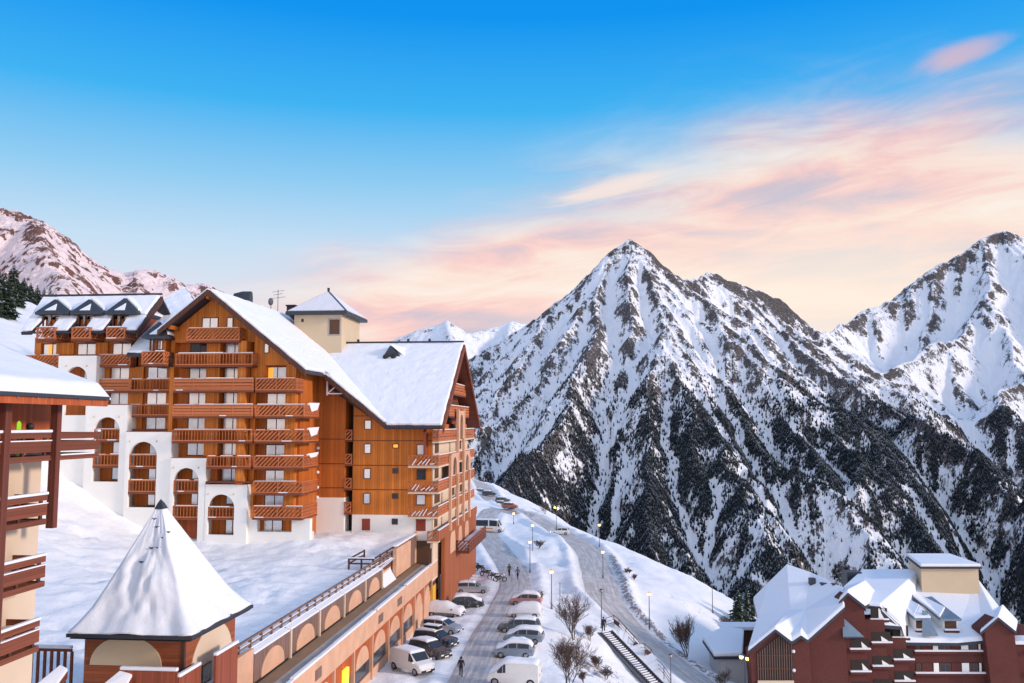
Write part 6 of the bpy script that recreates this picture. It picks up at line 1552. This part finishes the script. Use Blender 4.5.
def vehicle(name, label, cat, px, py, head, kind, color, snow=0.3, seed=1, sink=0.0, box=False, lit=False, stripe=False, group='cars parked in the snow'):
    gp = ground_hit(px, py); rn = random.Random(seed)
    t = thing(name, label, cat, gp - Vector((0, 0, sink + (.10 if group == 'cars parked in the snow' else 0))), R(head), group)
    W_, st, ws, rw, sw = KINDS[kind]; hw = W_ / 2
    def sec(i):
        x, lo, be, to = st[i]; cab = to - be > .22; e = i in (0, len(st) - 1)
        wt = hw * (.80 if kind not in ('van', 'minibus') else .90) if cab else hw * .86; k = .86 if e else 1
        return [(x, s * w_ * k, z) for s, seq in ((1, ((hw * .93, lo), (hw, (lo + be) / 2), (hw * .98, be), (wt, to - .03), (wt * .6, to + .015))), (-1, ((wt * .6, to + .015), (wt, to - .03), (hw * .98, be), (hw, (lo + be) / 2), (hw * .93, lo)))) for w_, z in seq]
    S_ = [sec(i) for i in range(len(st))]; n = 10
    b = MB(); vs = [p for s in S_ for p in s]; fs = []
    for i in range(len(S_) - 1):
        for k in range(n): fs.append([i * n + k, i * n + (k + 1) % n, (i + 1) * n + (k + 1) % n, (i + 1) * n + k])
    fs += [list(range(n)), [len(vs) - n + k for k in range(n)][::-1]]
    b.add(vs, fs); b.build('body', color, t, bevel=.05, seg=2)
    def pane(q, nm, out=.018):
        q = [Vector(p) for p in q]; nn_ = (q[1] - q[0]).cross(q[2] - q[0]).normalized(); c = sum(q, Vector()) / 4
        if nn_.dot(c - Vector((0, 0, .9))) < 0: nn_ = -nn_
        q = [c + (p - c) * .90 for p in q]
        m = MB(); m.add([p + nn_ * out for p in q] + [p + nn_ * .002 for p in q], [[0, 1, 2, 3], [7, 6, 5, 4], [0, 4, 5, 1], [1, 5, 6, 2], [2, 6, 7, 3], [3, 7, 4, 0]]); m.build(nm, M['glass_dark'], t)
    lerp = lambda a, b_, f: tuple(a[k] + (b_[k] - a[k]) * f for k in range(3))
    if snow < .95:
        a, b_ = S_[ws[0]], S_[ws[1]]; pane([a[3], a[6], b_[6], b_[3]], 'windscreen', .06)
        if rw: a, b_ = S_[rw[0]], S_[rw[1]]; pane([a[3], a[6], b_[6], b_[3]], 'rear_window', .06)
        for s in (0, 1):
            k = (2, 3) if s == 0 else (7, 6)
            cuts = [(sw[0] + (sw[1] - sw[0]) * f) for f in ((0, .5, 1) if sw[1] - sw[0] > 1 else (0, 1))]
            for c0, c1 in zip(cuts[:-1], cuts[1:]):
                def at(fi, row):
                    i0 = int(math.floor(fi)); i1 = min(i0 + 1, len(st) - 1); return lerp(S_[i0][row], S_[i1][row], fi - i0)
                pane([at(c0, k[0]), at(c1, k[0]), at(c1, k[1]), at(c0, k[1])], 'side_window')
            if ws[0] == sw[1]:
                q0, q1, q2 = S_[ws[0]][k[0]], S_[ws[1]][k[0]], S_[ws[0]][k[1]]
                pane([lerp(q0, q1, .02), lerp(q0, q1, .85), lerp(q2, q1, .7), q2], 'side_window')
    xs = [s[0] for s in st]; wr = .31 if kind in ('hatch', 'sedan', 'wagon') else .36
    for xw in (xs[0] + .78, xs[-1] - .80):
        for s in (-1, 1):
            y0 = s * (hw - .2); y1 = s * (hw + .015)
            m = MB(); m.tube([(xw, y0, wr), (xw, y1 - s * .03, wr), (xw, y1, wr)], [wr, wr, wr * .92], 14); wo = m.build('wheel', M['rubber'], t)
            m = MB(); m.tube([(xw, y1 - s * .01, wr), (xw, y1 + s * .012, wr)], [wr * .62, wr * .55], 10); m.build('rim', M['alloy'], wo)
    for s in (-1, 1):
        m = MB(); x_ = xs[-1]; z_ = st[-1][2]; m.box(x_ - .14, x_ + .02, s * hw * .62 - .16, s * hw * .62 + .16, z_ - .06, z_ + .06); m.build('headlight', M['head_glow' if lit else 'head_lamp'], t)
        m = MB(); x_ = xs[0]; z_ = st[0][2]; m.box(x_ - .02, x_ + .1, s * hw * .70 - .09, s * hw * .70 + .09, z_ - .14, z_ + .06); m.build('tail_light', M['tail_lamp'], t)
        m = MB(); xm = st[ws[1]][0] - .12; m.box(xm - .08, xm + .08, s * (hw + .10) - .09, s * (hw + .10) + .09, st[ws[1]][2] + .0, st[ws[1]][2] + .16); m.build('mirror', color, t)
    m = MB(); m.box(xs[-1] - .02, xs[-1] + .03, -hw * .8, hw * .8, st[-1][1] - .04, st[-1][1] + .14); m.build('bumper', M['rubber'], t)
    m = MB(); m.box(xs[-1] + .031, xs[-1] + .045, -.26, .26, st[-1][1] + .02, st[-1][1] + .13); m.build('number_plate', M['plate'], t)
    if kind == 'minibus' or stripe:
        for s in (-1, 1):
            m = MB(); m.box(-1.6, 1.2, s * (hw + .004) - .003, s * (hw + .004) + .003, .75, 1.0); m.build('stripe', paint('orange', (.8, .2, .03)), t)
    if box:
        m = MB(); m.box(-1.3, .55, -.45, .4, 1.84, 2.16); rb_ = m.build('roof_box', M['rubber'], t, bevel=.1, seg=3)
        m = MB(); m.box(-1.25, .5, -.42, .37, 2.17, 2.27); m.build('snow', M['snow_cap'], rb_, bevel=.04)
        m = MB(); m.bar((-.8, -.7, 1.80), (-.8, .7, 1.80), .06, .06); m.bar((.2, -.7, 1.80), (.2, .7, 1.80), .06, .06); m.build('roof_bars', M['pole_metal'], t)
    # snow lying on the upward faces; a buried car is rounded off right down to the sills
    if snow > .05:
        thick = .06 + .30 * snow; vs, fs, row = [], [], 9
        i0, i1 = (2, 5) if snow < .45 else ((1, len(st) - 2) if snow < .8 else (0, len(st) - 1))
        sx = np.linspace(xs[i0] + .05, xs[i1] - .05, 18)
        for x in sx:
            to = float(np.interp(x, xs, [s[3] for s in st])); be = float(np.interp(x, xs, [s[2] for s in st])); wt = float(np.interp(x, xs, [abs(S_[i][3][1]) for i in range(len(st))]))
            edge = min(1, (x - sx[0]) / .25 + .15, (sx[-1] - x) / .25 + .15) ** .5
            for k in range(row):
                u = -1 + 2 * k / (row - 1)
                lump = float(fbm(np.array(x * 1.3 + seed * 7), np.array(u * 1.5), 3, seed)) - .5
                if snow < .8: yy, zz = u * (wt + .03), to + .012 + thick * edge * (1 - abs(u) ** 6) * (1 + lump)
                else:
                    yy = math.sin(u * math.pi / 2) * (hw + .10); zz = (to + thick * edge * (1 + lump)) * (1 - abs(u) ** 3.2) + (be - .25) * abs(u) ** 3.2
                vs.append((x, yy, zz))
        for i in range(len(sx) - 1):
            for k in range(row - 1): a = i * row + k; fs.append([a, a + row, a + row + 1, a + 1])
        b0 = len(vs); m_ = len(sx)
        rim = [k for k in range(row)] + [i * row + row - 1 for i in range(1, m_)] + [(m_ - 1) * row + k for k in range(row - 2, -1, -1)] + [i * row for i in range(m_ - 2, 0, -1)]
        for r_ in rim: vs.append((vs[r_][0], vs[r_][1] * .97, vs[r_][2] - (.05 if snow < .8 else .12)))
        for k in range(len(rim)): fs.append([rim[k], b0 + k, b0 + (k + 1) % len(rim), rim[(k + 1) % len(rim)]])
        fs.append([b0 + k for k in range(len(rim))])
        MB().add(vs, fs).build('snow', M['snow_cap' if snow < .8 else 'snow_dirty'], t, smooth=True)
    return t
WH = paint('white', (.74, .73, .70), 0); SI = paint('silver', (.42, .42, .44), .5); DK = paint('dark', (.035, .04, .05), .3); DG = paint('graphite', (.10, .12, .13), .4)
BL = paint('blue', (.05, .17, .36), .3); RD = paint('red', (.45, .10, .05), .1); GN = paint('green', (.22, .26, .10), .2); BR = paint('brown', (.05, .035, .03), .2); GB = paint('greyblue', (.25, .30, .36), .4); PK = paint('rose', (.45, .22, .20), .2)
vehicle('parked_van', 'white panel van parked by the arcade, nearest of the row along the wall', 'van', 412, 671, -40, 'van', WH, .06, 2, group='vans parked in the snow')
vehicle('parked_car', 'small dark brown car squeezed close behind the white panel van', 'car', 430, 657, -35, 'suv', BR, .2, 3)
vehicle('parked_car', 'dark four wheel drive car with a long snowy roof box', 'car', 436, 646, -22, 'suv', DK, .38, 4, box=True)
vehicle('parked_car', 'silver estate car with clean windows between the roof box car and a snow covered one', 'car', 442, 631.5, -16, 'wagon', SI, .22, 5)
vehicle('parked_car', 'white car buried under a thick rounded cover of snow beside the arcade pillars', 'car', 446, 615.5, -10, 'wagon', DG, .86, 6)
vehicle('parked_car', 'dark low car with snow on its bonnet, facing the trodden lane', 'car', 468, 606.5, 8, 'hatch', DK, .62, 7)
vehicle('parked_car', 'silver hatchback with dark windows parked below the low corner balcony', 'car', 472.5, 592, 4, 'wagon', SI, .25, 8)
vehicle('parked_van', 'large van under a smooth deep sheet of snow at the bottom edge', 'van', 514, 684, 176, 'van', WH, .72, 9, group='vans parked in the snow')
vehicle('parked_car', 'pale car with snow on the roof just behind the snow sheeted van', 'car', 514, 655.5, 178, 'hatch', GB, .78, 10)
vehicle('parked_car', 'grey blue car with a partly cleared windscreen between two snowier cars', 'car', 524, 641.5, 176, 'hatch', GB, .60, 11)
vehicle('parked_car', 'dark grey estate car with bare sides and a snowy roof, right of the lane', 'car', 519, 631, 177, 'wagon', DG, .34, 12)
vehicle('parked_car', 'car hidden under a lumpy snow heap right of the lane', 'car', 525, 616, 178, 'hatch', WH, .90, 13)
vehicle('parked_car', 'reddish car with pink tinted snow at the far end of the right row', 'car', 526, 604, 176, 'hatch', PK, .74, 14)
vehicle('minibus', 'white minibus with an orange stripe at the far corner of the timber building', 'minibus', 488, 532, -3, 'minibus', WH, .06, 15, group='vehicles on the upper road')
FG = 'cars parked along the upper road'
vehicle('parked_car', 'bright blue car parked nearest the timber building on the upper road', 'car', 481, 493.5, -8, 'hatch', BL, .2, 16, group=FG)
vehicle('parked_car', 'dark car with snow on its roof beside the bright blue car', 'car', 489.5, 495.5, -8, 'wagon', DK, .3, 17, group=FG)
vehicle('parked_car', 'dark estate car at the bend above the green car', 'car', 503, 502, -6, 'wagon', DG, .35, 18, group=FG)
vehicle('parked_car', 'olive green car partly hidden behind the orange red car', 'car', 502, 506, -6, 'hatch', GN, .12, 19, group=FG)
vehicle('parked_car', 'orange red car nearest the row of street lamps on the upper road', 'car', 510, 508.5, -6, 'hatch', RD, .2, 20, group=FG)
vehicle('moving_car', 'car with lit headlights coming round the bend of the village road', 'car', 560, 534.5, -150 + 330, 'hatch', WH, .05, 21, lit=True, group='cars driving on the road')
# ---- snowbound two-wheelers beside the lane
def motorbike(label, px, py, head, c, seed):
    gp = ground_hit(px, py); t = thing('motorbike', label, 'motorbike', gp, R(head), 'motorbikes left in the snow bank')
    for x in (-.68, .68):
        pts = [(x + .31 * math.cos(a), 0, .31 + .31 * math.sin(a)) for a in [k * math.pi / 8 for k in range(17)]]
        m = MB(); m.tube(pts, .075, 6, cap=False); m.build('wheel', M['rubber'], t)
    m = MB(); m.tube([(-.7, 0, .45), (-.2, 0, .55), (.3, 0, .6), (.45, 0, .85)], [.08, .17, .18, .1], 8); m.build('frame', M['pole_metal'], t)
    m = MB(); m.tube([(-.85, 0, .86), (-.4, 0, .80), (-.05, 0, .82)], [.08, .14, .1], 8); m.build('seat', M['rubber'], t)
    m = MB(); m.ball((.2, 0, .86), .24, 10, 8, .75); m.build('tank', c, t, smooth=True)
    m = MB(); m.tube([(.68, .0, .31), (.45, 0, .95), (.36, 0, 1.1)], .05, 6); m.build('fork', M['alloy'], t)
    m = MB(); m.tube([(.30, -.38, 1.08), (.38, -.2, 1.12), (.38, .2, 1.12), (.30, .38, 1.08)], .025, 5); m.build('handlebar', M['pole_metal'], t)
    m = MB(); m.ball((.55, 0, .95), .11, 8, 6); m.build('headlight', M['head_lamp'], t)
    m = MB(); m.tube([(-.8, 0, .93), (-.4, 0, .92), (.0, 0, .96)], [.04, .10, .04], 8); m.build('snow', M['snow_cap'], t)
motorbike('red motorbike half sunk in the snow bank, topmost of the leaning row', 474.5, 568.5, 150, paint('crimson', (.3, .02, .04)), 1)
motorbike('dark motorbike in the middle of the row leaning in the snow bank', 479.5, 571, 155, DK, 2)
motorbike('olive motorbike lying against the snow bank behind the blue one', 486, 576, 160, GN, 3)
motorbike('blue motorbike nearest the two walkers at the end of the row', 494, 579.5, 165, BL, 4)
motorbike('grey motorbike with its front wheel on the trodden lane', 500, 581.5, 20, SI, 5)
# ================================================================ people
def person(label, px, py, face, coat, legs, hair, stride=.28, arm=.12, hgt=1.74, pack=None, group=None, lean=.03, cap=None):
    """one continuous figure grown along a jointed skeleton; face = heading in degrees (0 = +Y)"""
    gp = ground_hit(px, py); t = thing('person', label, 'person', gp, R(face), group)
    s = hgt / 1.74
    J = {}; E = []
    def j(n, x, y, z, r): J[n] = ((x * s, y * s, z * s), r * s)
    j('hip', 0, 0, .93, .155); j('waist', 0, lean * .5, 1.10, .15); j('chest', 0, lean, 1.32, .175); j('neck', 0, lean + .01, 1.49, .062); j('head', 0, lean + .03, 1.60, .098); j('crown', 0, lean + .03, 1.71, .075)
    for sg, n, ph in ((-1, 'l', 1), (1, 'r', -1)):
        j('h' + n, sg * .10, 0, .88, .11); j('k' + n, sg * .105, ph * stride * .55 + .05, .48, .075); j('a' + n, sg * .10, ph * stride - (.06 if ph < 0 else 0), .09 + (.05 if ph < 0 and stride > .1 else 0), .055); j('t' + n, sg * .115, ph * stride + .17, .04, .042)
        j('s' + n, sg * .19, lean, 1.41, .075); j('e' + n, sg * .26, lean - ph * arm * .5, 1.14, .055); j('w' + n, sg * .27, lean - ph * arm + .06, .90, .04); j('f' + n, sg * .265, lean - ph * arm + .09, .80, .035)
        E += [('hip', 'h' + n), ('h' + n, 'k' + n), ('k' + n, 'a' + n), ('a' + n, 't' + n), ('chest', 's' + n), ('s' + n, 'e' + n), ('e' + n, 'w' + n), ('w' + n, 'f' + n)]
    E += [('hip', 'waist'), ('waist', 'chest'), ('chest', 'neck'), ('neck', 'head'), ('head', 'crown')]
    names = list(J); me = bpy.data.meshes.new('skeleton'); me.from_pydata([J[n][0] for n in names], [(names.index(a), names.index(b)) for a, b in E], [])
    o = bpy.data.objects.new('body', me); col.objects.link(o)
    sk = o.modifiers.new('skin', 'SKIN'); sk.use_smooth_shade = True
    for i, n in enumerate(names): d = me.skin_vertices[0].data[i]; d.radius = (J[n][1], J[n][1]); d.use_root = (n == 'hip')
    sb_ = o.modifiers.new('sub', 'SUBSURF'); sb_.levels = 2; sb_.render_levels = 2
    dg = bpy.context.evaluated_depsgraph_get(); new = bpy.data.meshes.new_from_object(o.evaluated_get(dg))
    o.modifiers.clear(); o.data = new; new.materials.clear()
    for m in (coat, legs, M['skin'], M['rubber']): new.materials.append(m)
    for p in new.polygons:
        c = p.center / s
        p.material_index = 2 if c.z > 1.50 or (c.z < .86 and abs(c.x) > .215) else (0 if c.z > .84 or abs(c.x) > .215 else (1 if c.z > .13 else 3))
        p.use_smooth = True
    o.parent = t
    hd = J['head'][0]
    m = MB(); m.ball((hd[0], hd[1] - .015 * s, hd[2] + .045 * s), .118 * s, 12, 9, 1.05); m.build('cap' if cap else 'hair', cap or hair, t, smooth=True)
    m = MB(); m.ball((hd[0], hd[1] + .105 * s, hd[2] - .01), .018, 6, 5); m.build('nose', M['skin'], t)
    if pack:
        m = MB(); m.box(-.16 * s, .16 * s, (lean - .36) * s, (lean - .15) * s, 1.02 * s, 1.45 * s); m.build('backpack', pack, t, bevel=.06, seg=3)
    return t
plain('cloth_black', (.02, .02, .025), .9, .3, 8); plain('cloth_olive', (.085, .085, .06), .9, .3, 8); plain('cloth_blue', (.13, .17, .27), .9, .3, 8); plain('cloth_grey', (.06, .06, .07), .9, .3, 8); plain('hair_dark', (.03, .02, .015), .8, .3, 8)
person('person in a black coat walking up the snowy lane by the white panel van', 461, 677, 5, M['cloth_black'], M['cloth_grey'], M['hair_dark'], .24, .12, 1.78)
person('person in an olive brown jacket walking on the lane, left one of the pair', 509.3, 576, 170, M['cloth_olive'], M['cloth_black'], M['hair_dark'], .22, .14, 1.80, M['cloth_olive'])
person('person in a blue grey jacket and dark trousers, right one of the pair', 517.8, 579, 165, M['cloth_blue'], M['cloth_black'], M['hair_dark'], .26, .16, 1.74)
person('person in dark clothes standing at the head of the outdoor stairs', 603.5, 632, 200, M['cloth_black'], M['cloth_black'], M['hair_dark'], .06, .03, 1.76, cap=M['cloth_grey'])
# ================================================================ street lamps, stairs, shrubs and trees
def lamp(label, px, pyb, pyh, lit=True, heads=1, kind='globe', arm=0.0):
    gp = ground_hit(px, pyb); hz = atY(px, pyh, gp.y).z; h = hz - gp.z
    t = thing('street_lamp', label, 'street lamp', gp - Vector((0, 0, .3)), YAW, 'street lamps along the lane and road'); h += .3
    m = MB(); m.tube([(0, 0, 0), (0, 0, .8), (0, 0, .82), (0, 0, h - .25)], [.10, .10, .065, .045], 8); m.build('pole', M['pole_metal'], t)
    m = MB(); m.tube([(0, 0, .25), (0, 0, .5)], [.16, .12], 8); m.build('base', M['pole_metal'], t)
    offs = [0] if heads == 1 else [-.36, .36]
    for k, dx in enumerate(offs):
        dz = -.18 * k if heads > 1 else 0
        if heads > 1:
            m = MB(); m.tube([(0, 0, h - .3), (dx, 0, h - .32 + dz)], .03, 6); m.build('arm', M['pole_metal'], t)
        m = MB(); m.ball((dx, 0, h + dz), .23, 12, 9, .95); lo = m.build('lantern', M['lamp_glow' if lit else 'alloy'], t, smooth=True)
        m = MB(); m.tube([(dx, 0, h + dz + .17), (dx, 0, h + dz + .27)], [.26, .08], 12); m.build('lamp_cap', M['pole_metal'], lo)
        m = MB(); m.tube([(dx, 0, h + dz - .3), (dx, 0, h + dz - .2)], [.05, .13], 8); m.build('holder', M['pole_metal'], lo)
    return t
lamp('lit street lamp between the minibus and the ploughed heap', 513.6, 524, 513.5)
lamp('lit street lamp on the snow heap, taller behind the shorter one', 532.6, 553, 525.5)
lamp('lit street lamp standing just behind the two walkers', 530, 572, 542)
lamp('lit street lamp above the snow covered cars, nearest along the lane', 551.6, 609, 572)
lamp('lit double headed street lamp on the crest before the dark forest', 556.5, 528, 507.5, heads=2)
lamp('lit street lamp on the outer bend of the village road, highest up', 599.4, 547, 525)
lamp('lit street lamp low on the inner bend of the village road', 603, 578, 552)
lamp('unlit street lamp beside the person at the stair head', 601.6, 628, 591, lit=False)
lamp('lit street lamp alone on the white slope right of the village road', 649.5, 627, 594)
lamp('slim unlit lamp far out on the white slope near the crest', 712.7, 613, 584.5, lit=False)
lamp('grey unlit street lamp at the bottom edge beside the outdoor stairs', 671, 690, 656, lit=False)
lamp('lit double headed street lamp in front of the slatted brick gable', 745.5, 705, 657, heads=2)
# thin bare pole behind the bushes
gp = ground_hit(560, 610); t = thing('slim_pole', 'thin bare metal pole right of the nearest lit lane lamp', 'pole', gp, 0)
m = MB(); m.tube([(0, 0, -.3), (0, 0, atY(560, 583, gp.y).z - gp.z)], [.05, .035], 6); m.build('shaft', M['pole_metal'], t)
m = MB(); m.ball((0, 0, atY(560, 583, gp.y).z - gp.z), .07, 6, 5); m.build('cap', M['pole_metal'], t)

# ---- outdoor stairs with their railing
A_, B_ = ground_hit(605, 634), ground_hit(664, 694)
A_.z, B_.z = A_.z + .25, B_.z + .1
d = (B_ - A_); Lh = math.hypot(d.x, d.y); ux = Vector((d.x / Lh, d.y / Lh, 0)); sx_ = Vector((-ux.y, ux.x, 0))
if sx_.x < 0: sx_ = -sx_
stt = thing('outdoor_stairs', 'long flight of snowy outdoor steps with dark edges running down beside the village road', 'stairs', A_, 0, frame=True)
ns = 30
for s_ in (-1.15, 1.0):
    m = MB(); m.bar(A_ + sx_ * s_ + Vector((0, 0, -.05)), B_ + sx_ * s_ + Vector((0, 0, -.05)), .12, .36); m.build('stringer', M['pole_metal'], stt)
for k in range(ns):
    p = A_ + d * (k / ns); q = A_ + d * ((k + .93) / ns); zt = p.z
    c0, c1 = p - sx_ * 1.0, p + sx_ * .85; e0, e1 = q - sx_ * 1.0, q + sx_ * .85
    m = MB(); m.hexa([Vector((v.x, v.y, zt - .6)) for v in (c0, c1, e1, e0)] + [Vector((v.x, v.y, zt)) for v in (c0, c1, e1, e0)]); so_ = m.build('step', M['dark_trim'], stt)
    g_e = A_ + d * ((k + .62) / ns); f0, f1, g0, g1 = p - sx_ * .6, p + sx_ * .4, g_e - sx_ * .55, g_e + sx_ * .45
    m = MB(); m.hexa([Vector((v.x, v.y, zt + .003)) for v in (f0, f1, g1, g0)] + [Vector((v.x, v.y, zt + .12)) for v in (f0, f1, g1, g0)]); m.build('snow', M['snow_cap'], so_)
rl2 = thing('stair_railing', 'curved dark metal railing between the outdoor stairs and the village road', 'railing', A_ + sx_ * 2.4, 0, frame=True)
pts = []
for (px_, py_) in ((606, 627), (614, 624), (619, 628), (626, 636), (634, 645), (640, 652), (645, 653), (651, 658), (656, 667), (664, 676), (671, 686)):
    g0 = ground_hit(px_, py_); pts.append(g0)
for dz, r_ in ((1.05, .04), (.6, .03), (.25, .03)):
    m = MB(); m.tube([p + Vector((0, 0, dz)) for p in pts], r_, 6); m.build('rail', M['dark_wood'], rl2)
for k, p in enumerate(pts):
    m = MB(); m.tube([p - Vector((0, 0, .3)), p + Vector((0, 0, 1.07))], .04, 6); m.build('post', M['dark_wood'], rl2)
for k in (1, 4, 6):
    m = MB(); a, b = pts[k], pts[k + 1]; m.bar(a + (b - a) * .1 + Vector((0, 0, .35)), a + (b - a) * .9 + Vector((0, 0, .35)), .05, .5); m.build('panel', M['dark_wood'], rl2)

# ---- leafless trees
def bare_tree(label, px, pyb, pyt, spread=.55, seed=1, multi=1, name='bare_tree', dens=1.0, group='leafless trees by the road', cat='tree', twigm='twig', up=.75):
    gp = ground_hit(px, pyb); h = atY(px, pyt, gp.y).z - gp.z
    t = thing(name, label, cat, gp - Vector((0, 0, .15)), 0, group)
    rn = random.Random(seed); tr, br, tw = MB(), MB(), MB()
    def grow(p, d_, L, r, lev):
        n = 3; pts = [p]; dd = d_.copy()
        for k in range(n):
            dd = (dd + Vector((rn.uniform(-.22, .22), rn.uniform(-.22, .22), rn.uniform(-.05, .16)))).normalized(); pts.append(pts[-1] + dd * L / n)
        tgt = tr if lev == 0 else (br if lev == 1 else tw)
        tgt.tube(pts, [r, r * .85, r * .7, r * .5], 6 if lev == 0 else (4 if lev == 1 else 3), cap=False)
        if lev >= 4: return
        k_ = int((6 if lev == 0 else 4 if lev == 1 else 3 if lev == 2 else 2) * dens)
        for i in range(k_):
            f = rn.uniform(.35, 1.0); q = pts[0] + (pts[-1] - pts[0]) * f
            a = rn.uniform(0, 6.28); nd = (dd * up + Vector((math.cos(a), math.sin(a), rn.uniform(-.1, .5))) * spread).normalized()
            grow(q, nd, L * rn.uniform(.45, .75), max(r * .5, .0115), lev + 1)
    for k in range(multi):
        a = rn.uniform(0, 6.28); lean = .0 if multi == 1 else .35
        grow(Vector((math.cos(a) * .1 * (multi > 1), math.sin(a) * .1 * (multi > 1), 0)), Vector((math.cos(a) * lean, math.sin(a) * lean, 1)).normalized(), h * (.62 if multi == 1 else .50), h * .008 + .012, 0)
    tr.build('trunk', M['bark'], t); bo = br.build('branches', M['bark'], t); tw.build('twigs', M[twigm], bo)
    return t
bare_tree('round leafless tree with reddish twigs above the lower grey one', 574, 640, 593, .62, 3, 4, dens=1.45, up=1.0)
bare_tree('grey leafless tree at the bottom edge right of the snow sheeted van', 568, 690, 637, .6, 5, 5, dens=1.45, up=1.0)
bare_tree('tall narrow leafless tree on the road bank beside the grey house', 687, 657, 617, .36, 8, 4, dens=1.5, up=1.2)
bare_tree('small leafless tree rising in front of the grey house wall', 725, 690, 668, .7, 9, 3, dens=1.3)
for k, (px, pb, pt, lab) in enumerate(((538, 549, 537, 'low brown bush behind the lit lamp on the snow heap'), (726, 628, 614, 'pale thorny bush left of the spruces'), (545, 514, 502, 'brown bush on the crest under the dark forest'), (628, 574, 566, 'dark scrubby bush in a gap of the white slope, upper one'), (634, 580, 572, 'dark scrubby bush in a gap of the white slope, lower one'), (596, 668, 652, 'reddish bush in the rough grass below the lower tree'), (606, 678, 664, 'reddish bush beside the outdoor stairs near the bottom edge'), (590, 640, 622, 'thin reddish bush right of the round leafless tree'), (540, 600, 588, 'twiggy bush beside the far parked cars'), (584, 681, 668, 'sparse bush at the bottom edge in rough grass'))):
    bare_tree(lab, px, pb, pt, .9, 20 + k, 5, 'bush', 1.2, 'leafless bushes on the snow slope', 'bush')

# ---- spruces
def spruce(label, base, h, w_, seed, group, snowy=.35):
    t = thing('spruce_tree', label, 'tree', base, 0, group); rn = random.Random(seed)
    m = MB(); m.tube([(0, 0, -.4), (0, 0, h * .4), (0, 0, h * .97)], [h * .022 + .03, h * .015 + .02, .015], 6); m.build('trunk', M['bark'], t)
    cr, sw = MB(), MB(); z = h * .06
    while z < h * .985:
        f = 1 - z / h; L = w_ * (f ** .85) * rn.uniform(.75, 1.15) + .08; n_ = max(5, int(6 + 6 * f))
        for k in range(n_):
            a = 6.283 * (k + rn.random() * .7) / n_; l = L * rn.uniform(.7, 1.15); dr = rn.uniform(.18, .42)
            c, s = math.cos(a), math.sin(a); wd = l * rn.uniform(.20, .32)
            tip = Vector((c * l, s * l, z - l * dr)); mid = Vector((c * l * .55, s * l * .55, z - l * dr * .25)); rt_ = Vector((0, 0, z + .06)); sd = Vector((-s, c, 0)) * wd
            cr.add([rt_, mid + sd + Vector((0, 0, -.10 * l)), tip, mid - sd + Vector((0, 0, -.10 * l)), mid + Vector((0, 0, .05 * l))], [[0, 1, 4], [1, 2, 4], [2, 3, 4], [3, 0, 4]])
            for q in range(2):
                e_ = rn.uniform(-.9, .9); b_ = mid + sd * e_; cr.add([b_, b_ + Vector((c * .2 * l, s * .2 * l, -.28 * l)) + sd * .3, b_ + Vector((c * .25 * l, s * .25 * l, -.1 * l)) - sd * .3], [[0, 1, 2]])
            if rn.random() < snowy:
                up_ = Vector((0, 0, .03)); sw.add([rt_ * .4 + mid * .6 + up_, mid + sd * .6 + up_, tip * .8 + mid * .2 + up_ * 2, mid - sd * .6 + up_], [[0, 1, 2], [0, 2, 3]])
        z += h * .028 + .05
    co = cr.build('crown', M['needles'], t); sw.build('snow', M['snow_cap'], co)
    return t
def at_terr(px, Y, py=None):
    x = pX(px, Y); return Vector((x, Y, float(terr_f(x, Y))))
gA, gB = ground_hit(739, 629), ground_hit(748, 629)
spruce('dark spruce left of its slimmer twin beside the brick apartments', gA, atY(739, 587, gA.y).z - gA.z, 2.3, 4, 'spruces beside the brick apartments', .2)
spruce('slim spruce touching the brick apartments roof, right one of the pair', gB, atY(747.5, 584, gB.y).z - gB.z, 1.9, 5, 'spruces beside the brick apartments', .3)
SP = ((6, 178, 262, 3.4, 'tall shaded spruce at the left frame edge, highest of the left grove'), (-4, 150, 268, 3.2, 'spruce cut by the left frame edge with low hanging branches'), (17, 192, 277, 2.6, 'spruce second from the left frame edge in the left grove'), (24, 200, 282, 2.2, 'slender spruce in the middle of the left grove'), (31, 205, 284, 2.2, 'snow dusted spruce in the middle of the left grove'),
      (38, 212, 287, 2.2, 'spruce behind the first roof dormer, fourth from the right'), (44, 214, 285, 2.2, 'bushy spruce above the first roof dormer'), (50, 218, 290, 2.0, 'small spruce close to the roof ridge of the left wing'), (55, 222, 293, 1.8, 'smallest spruce at the right end of the left grove'))
for k, (px, Y, pt, w_, lab) in enumerate(SP):
    b = at_terr(px, Y); spruce(lab, b, max(4.0, atY(px, pt, Y).z - b.z), w_, 40 + k, 'spruces on the left hill', .35)
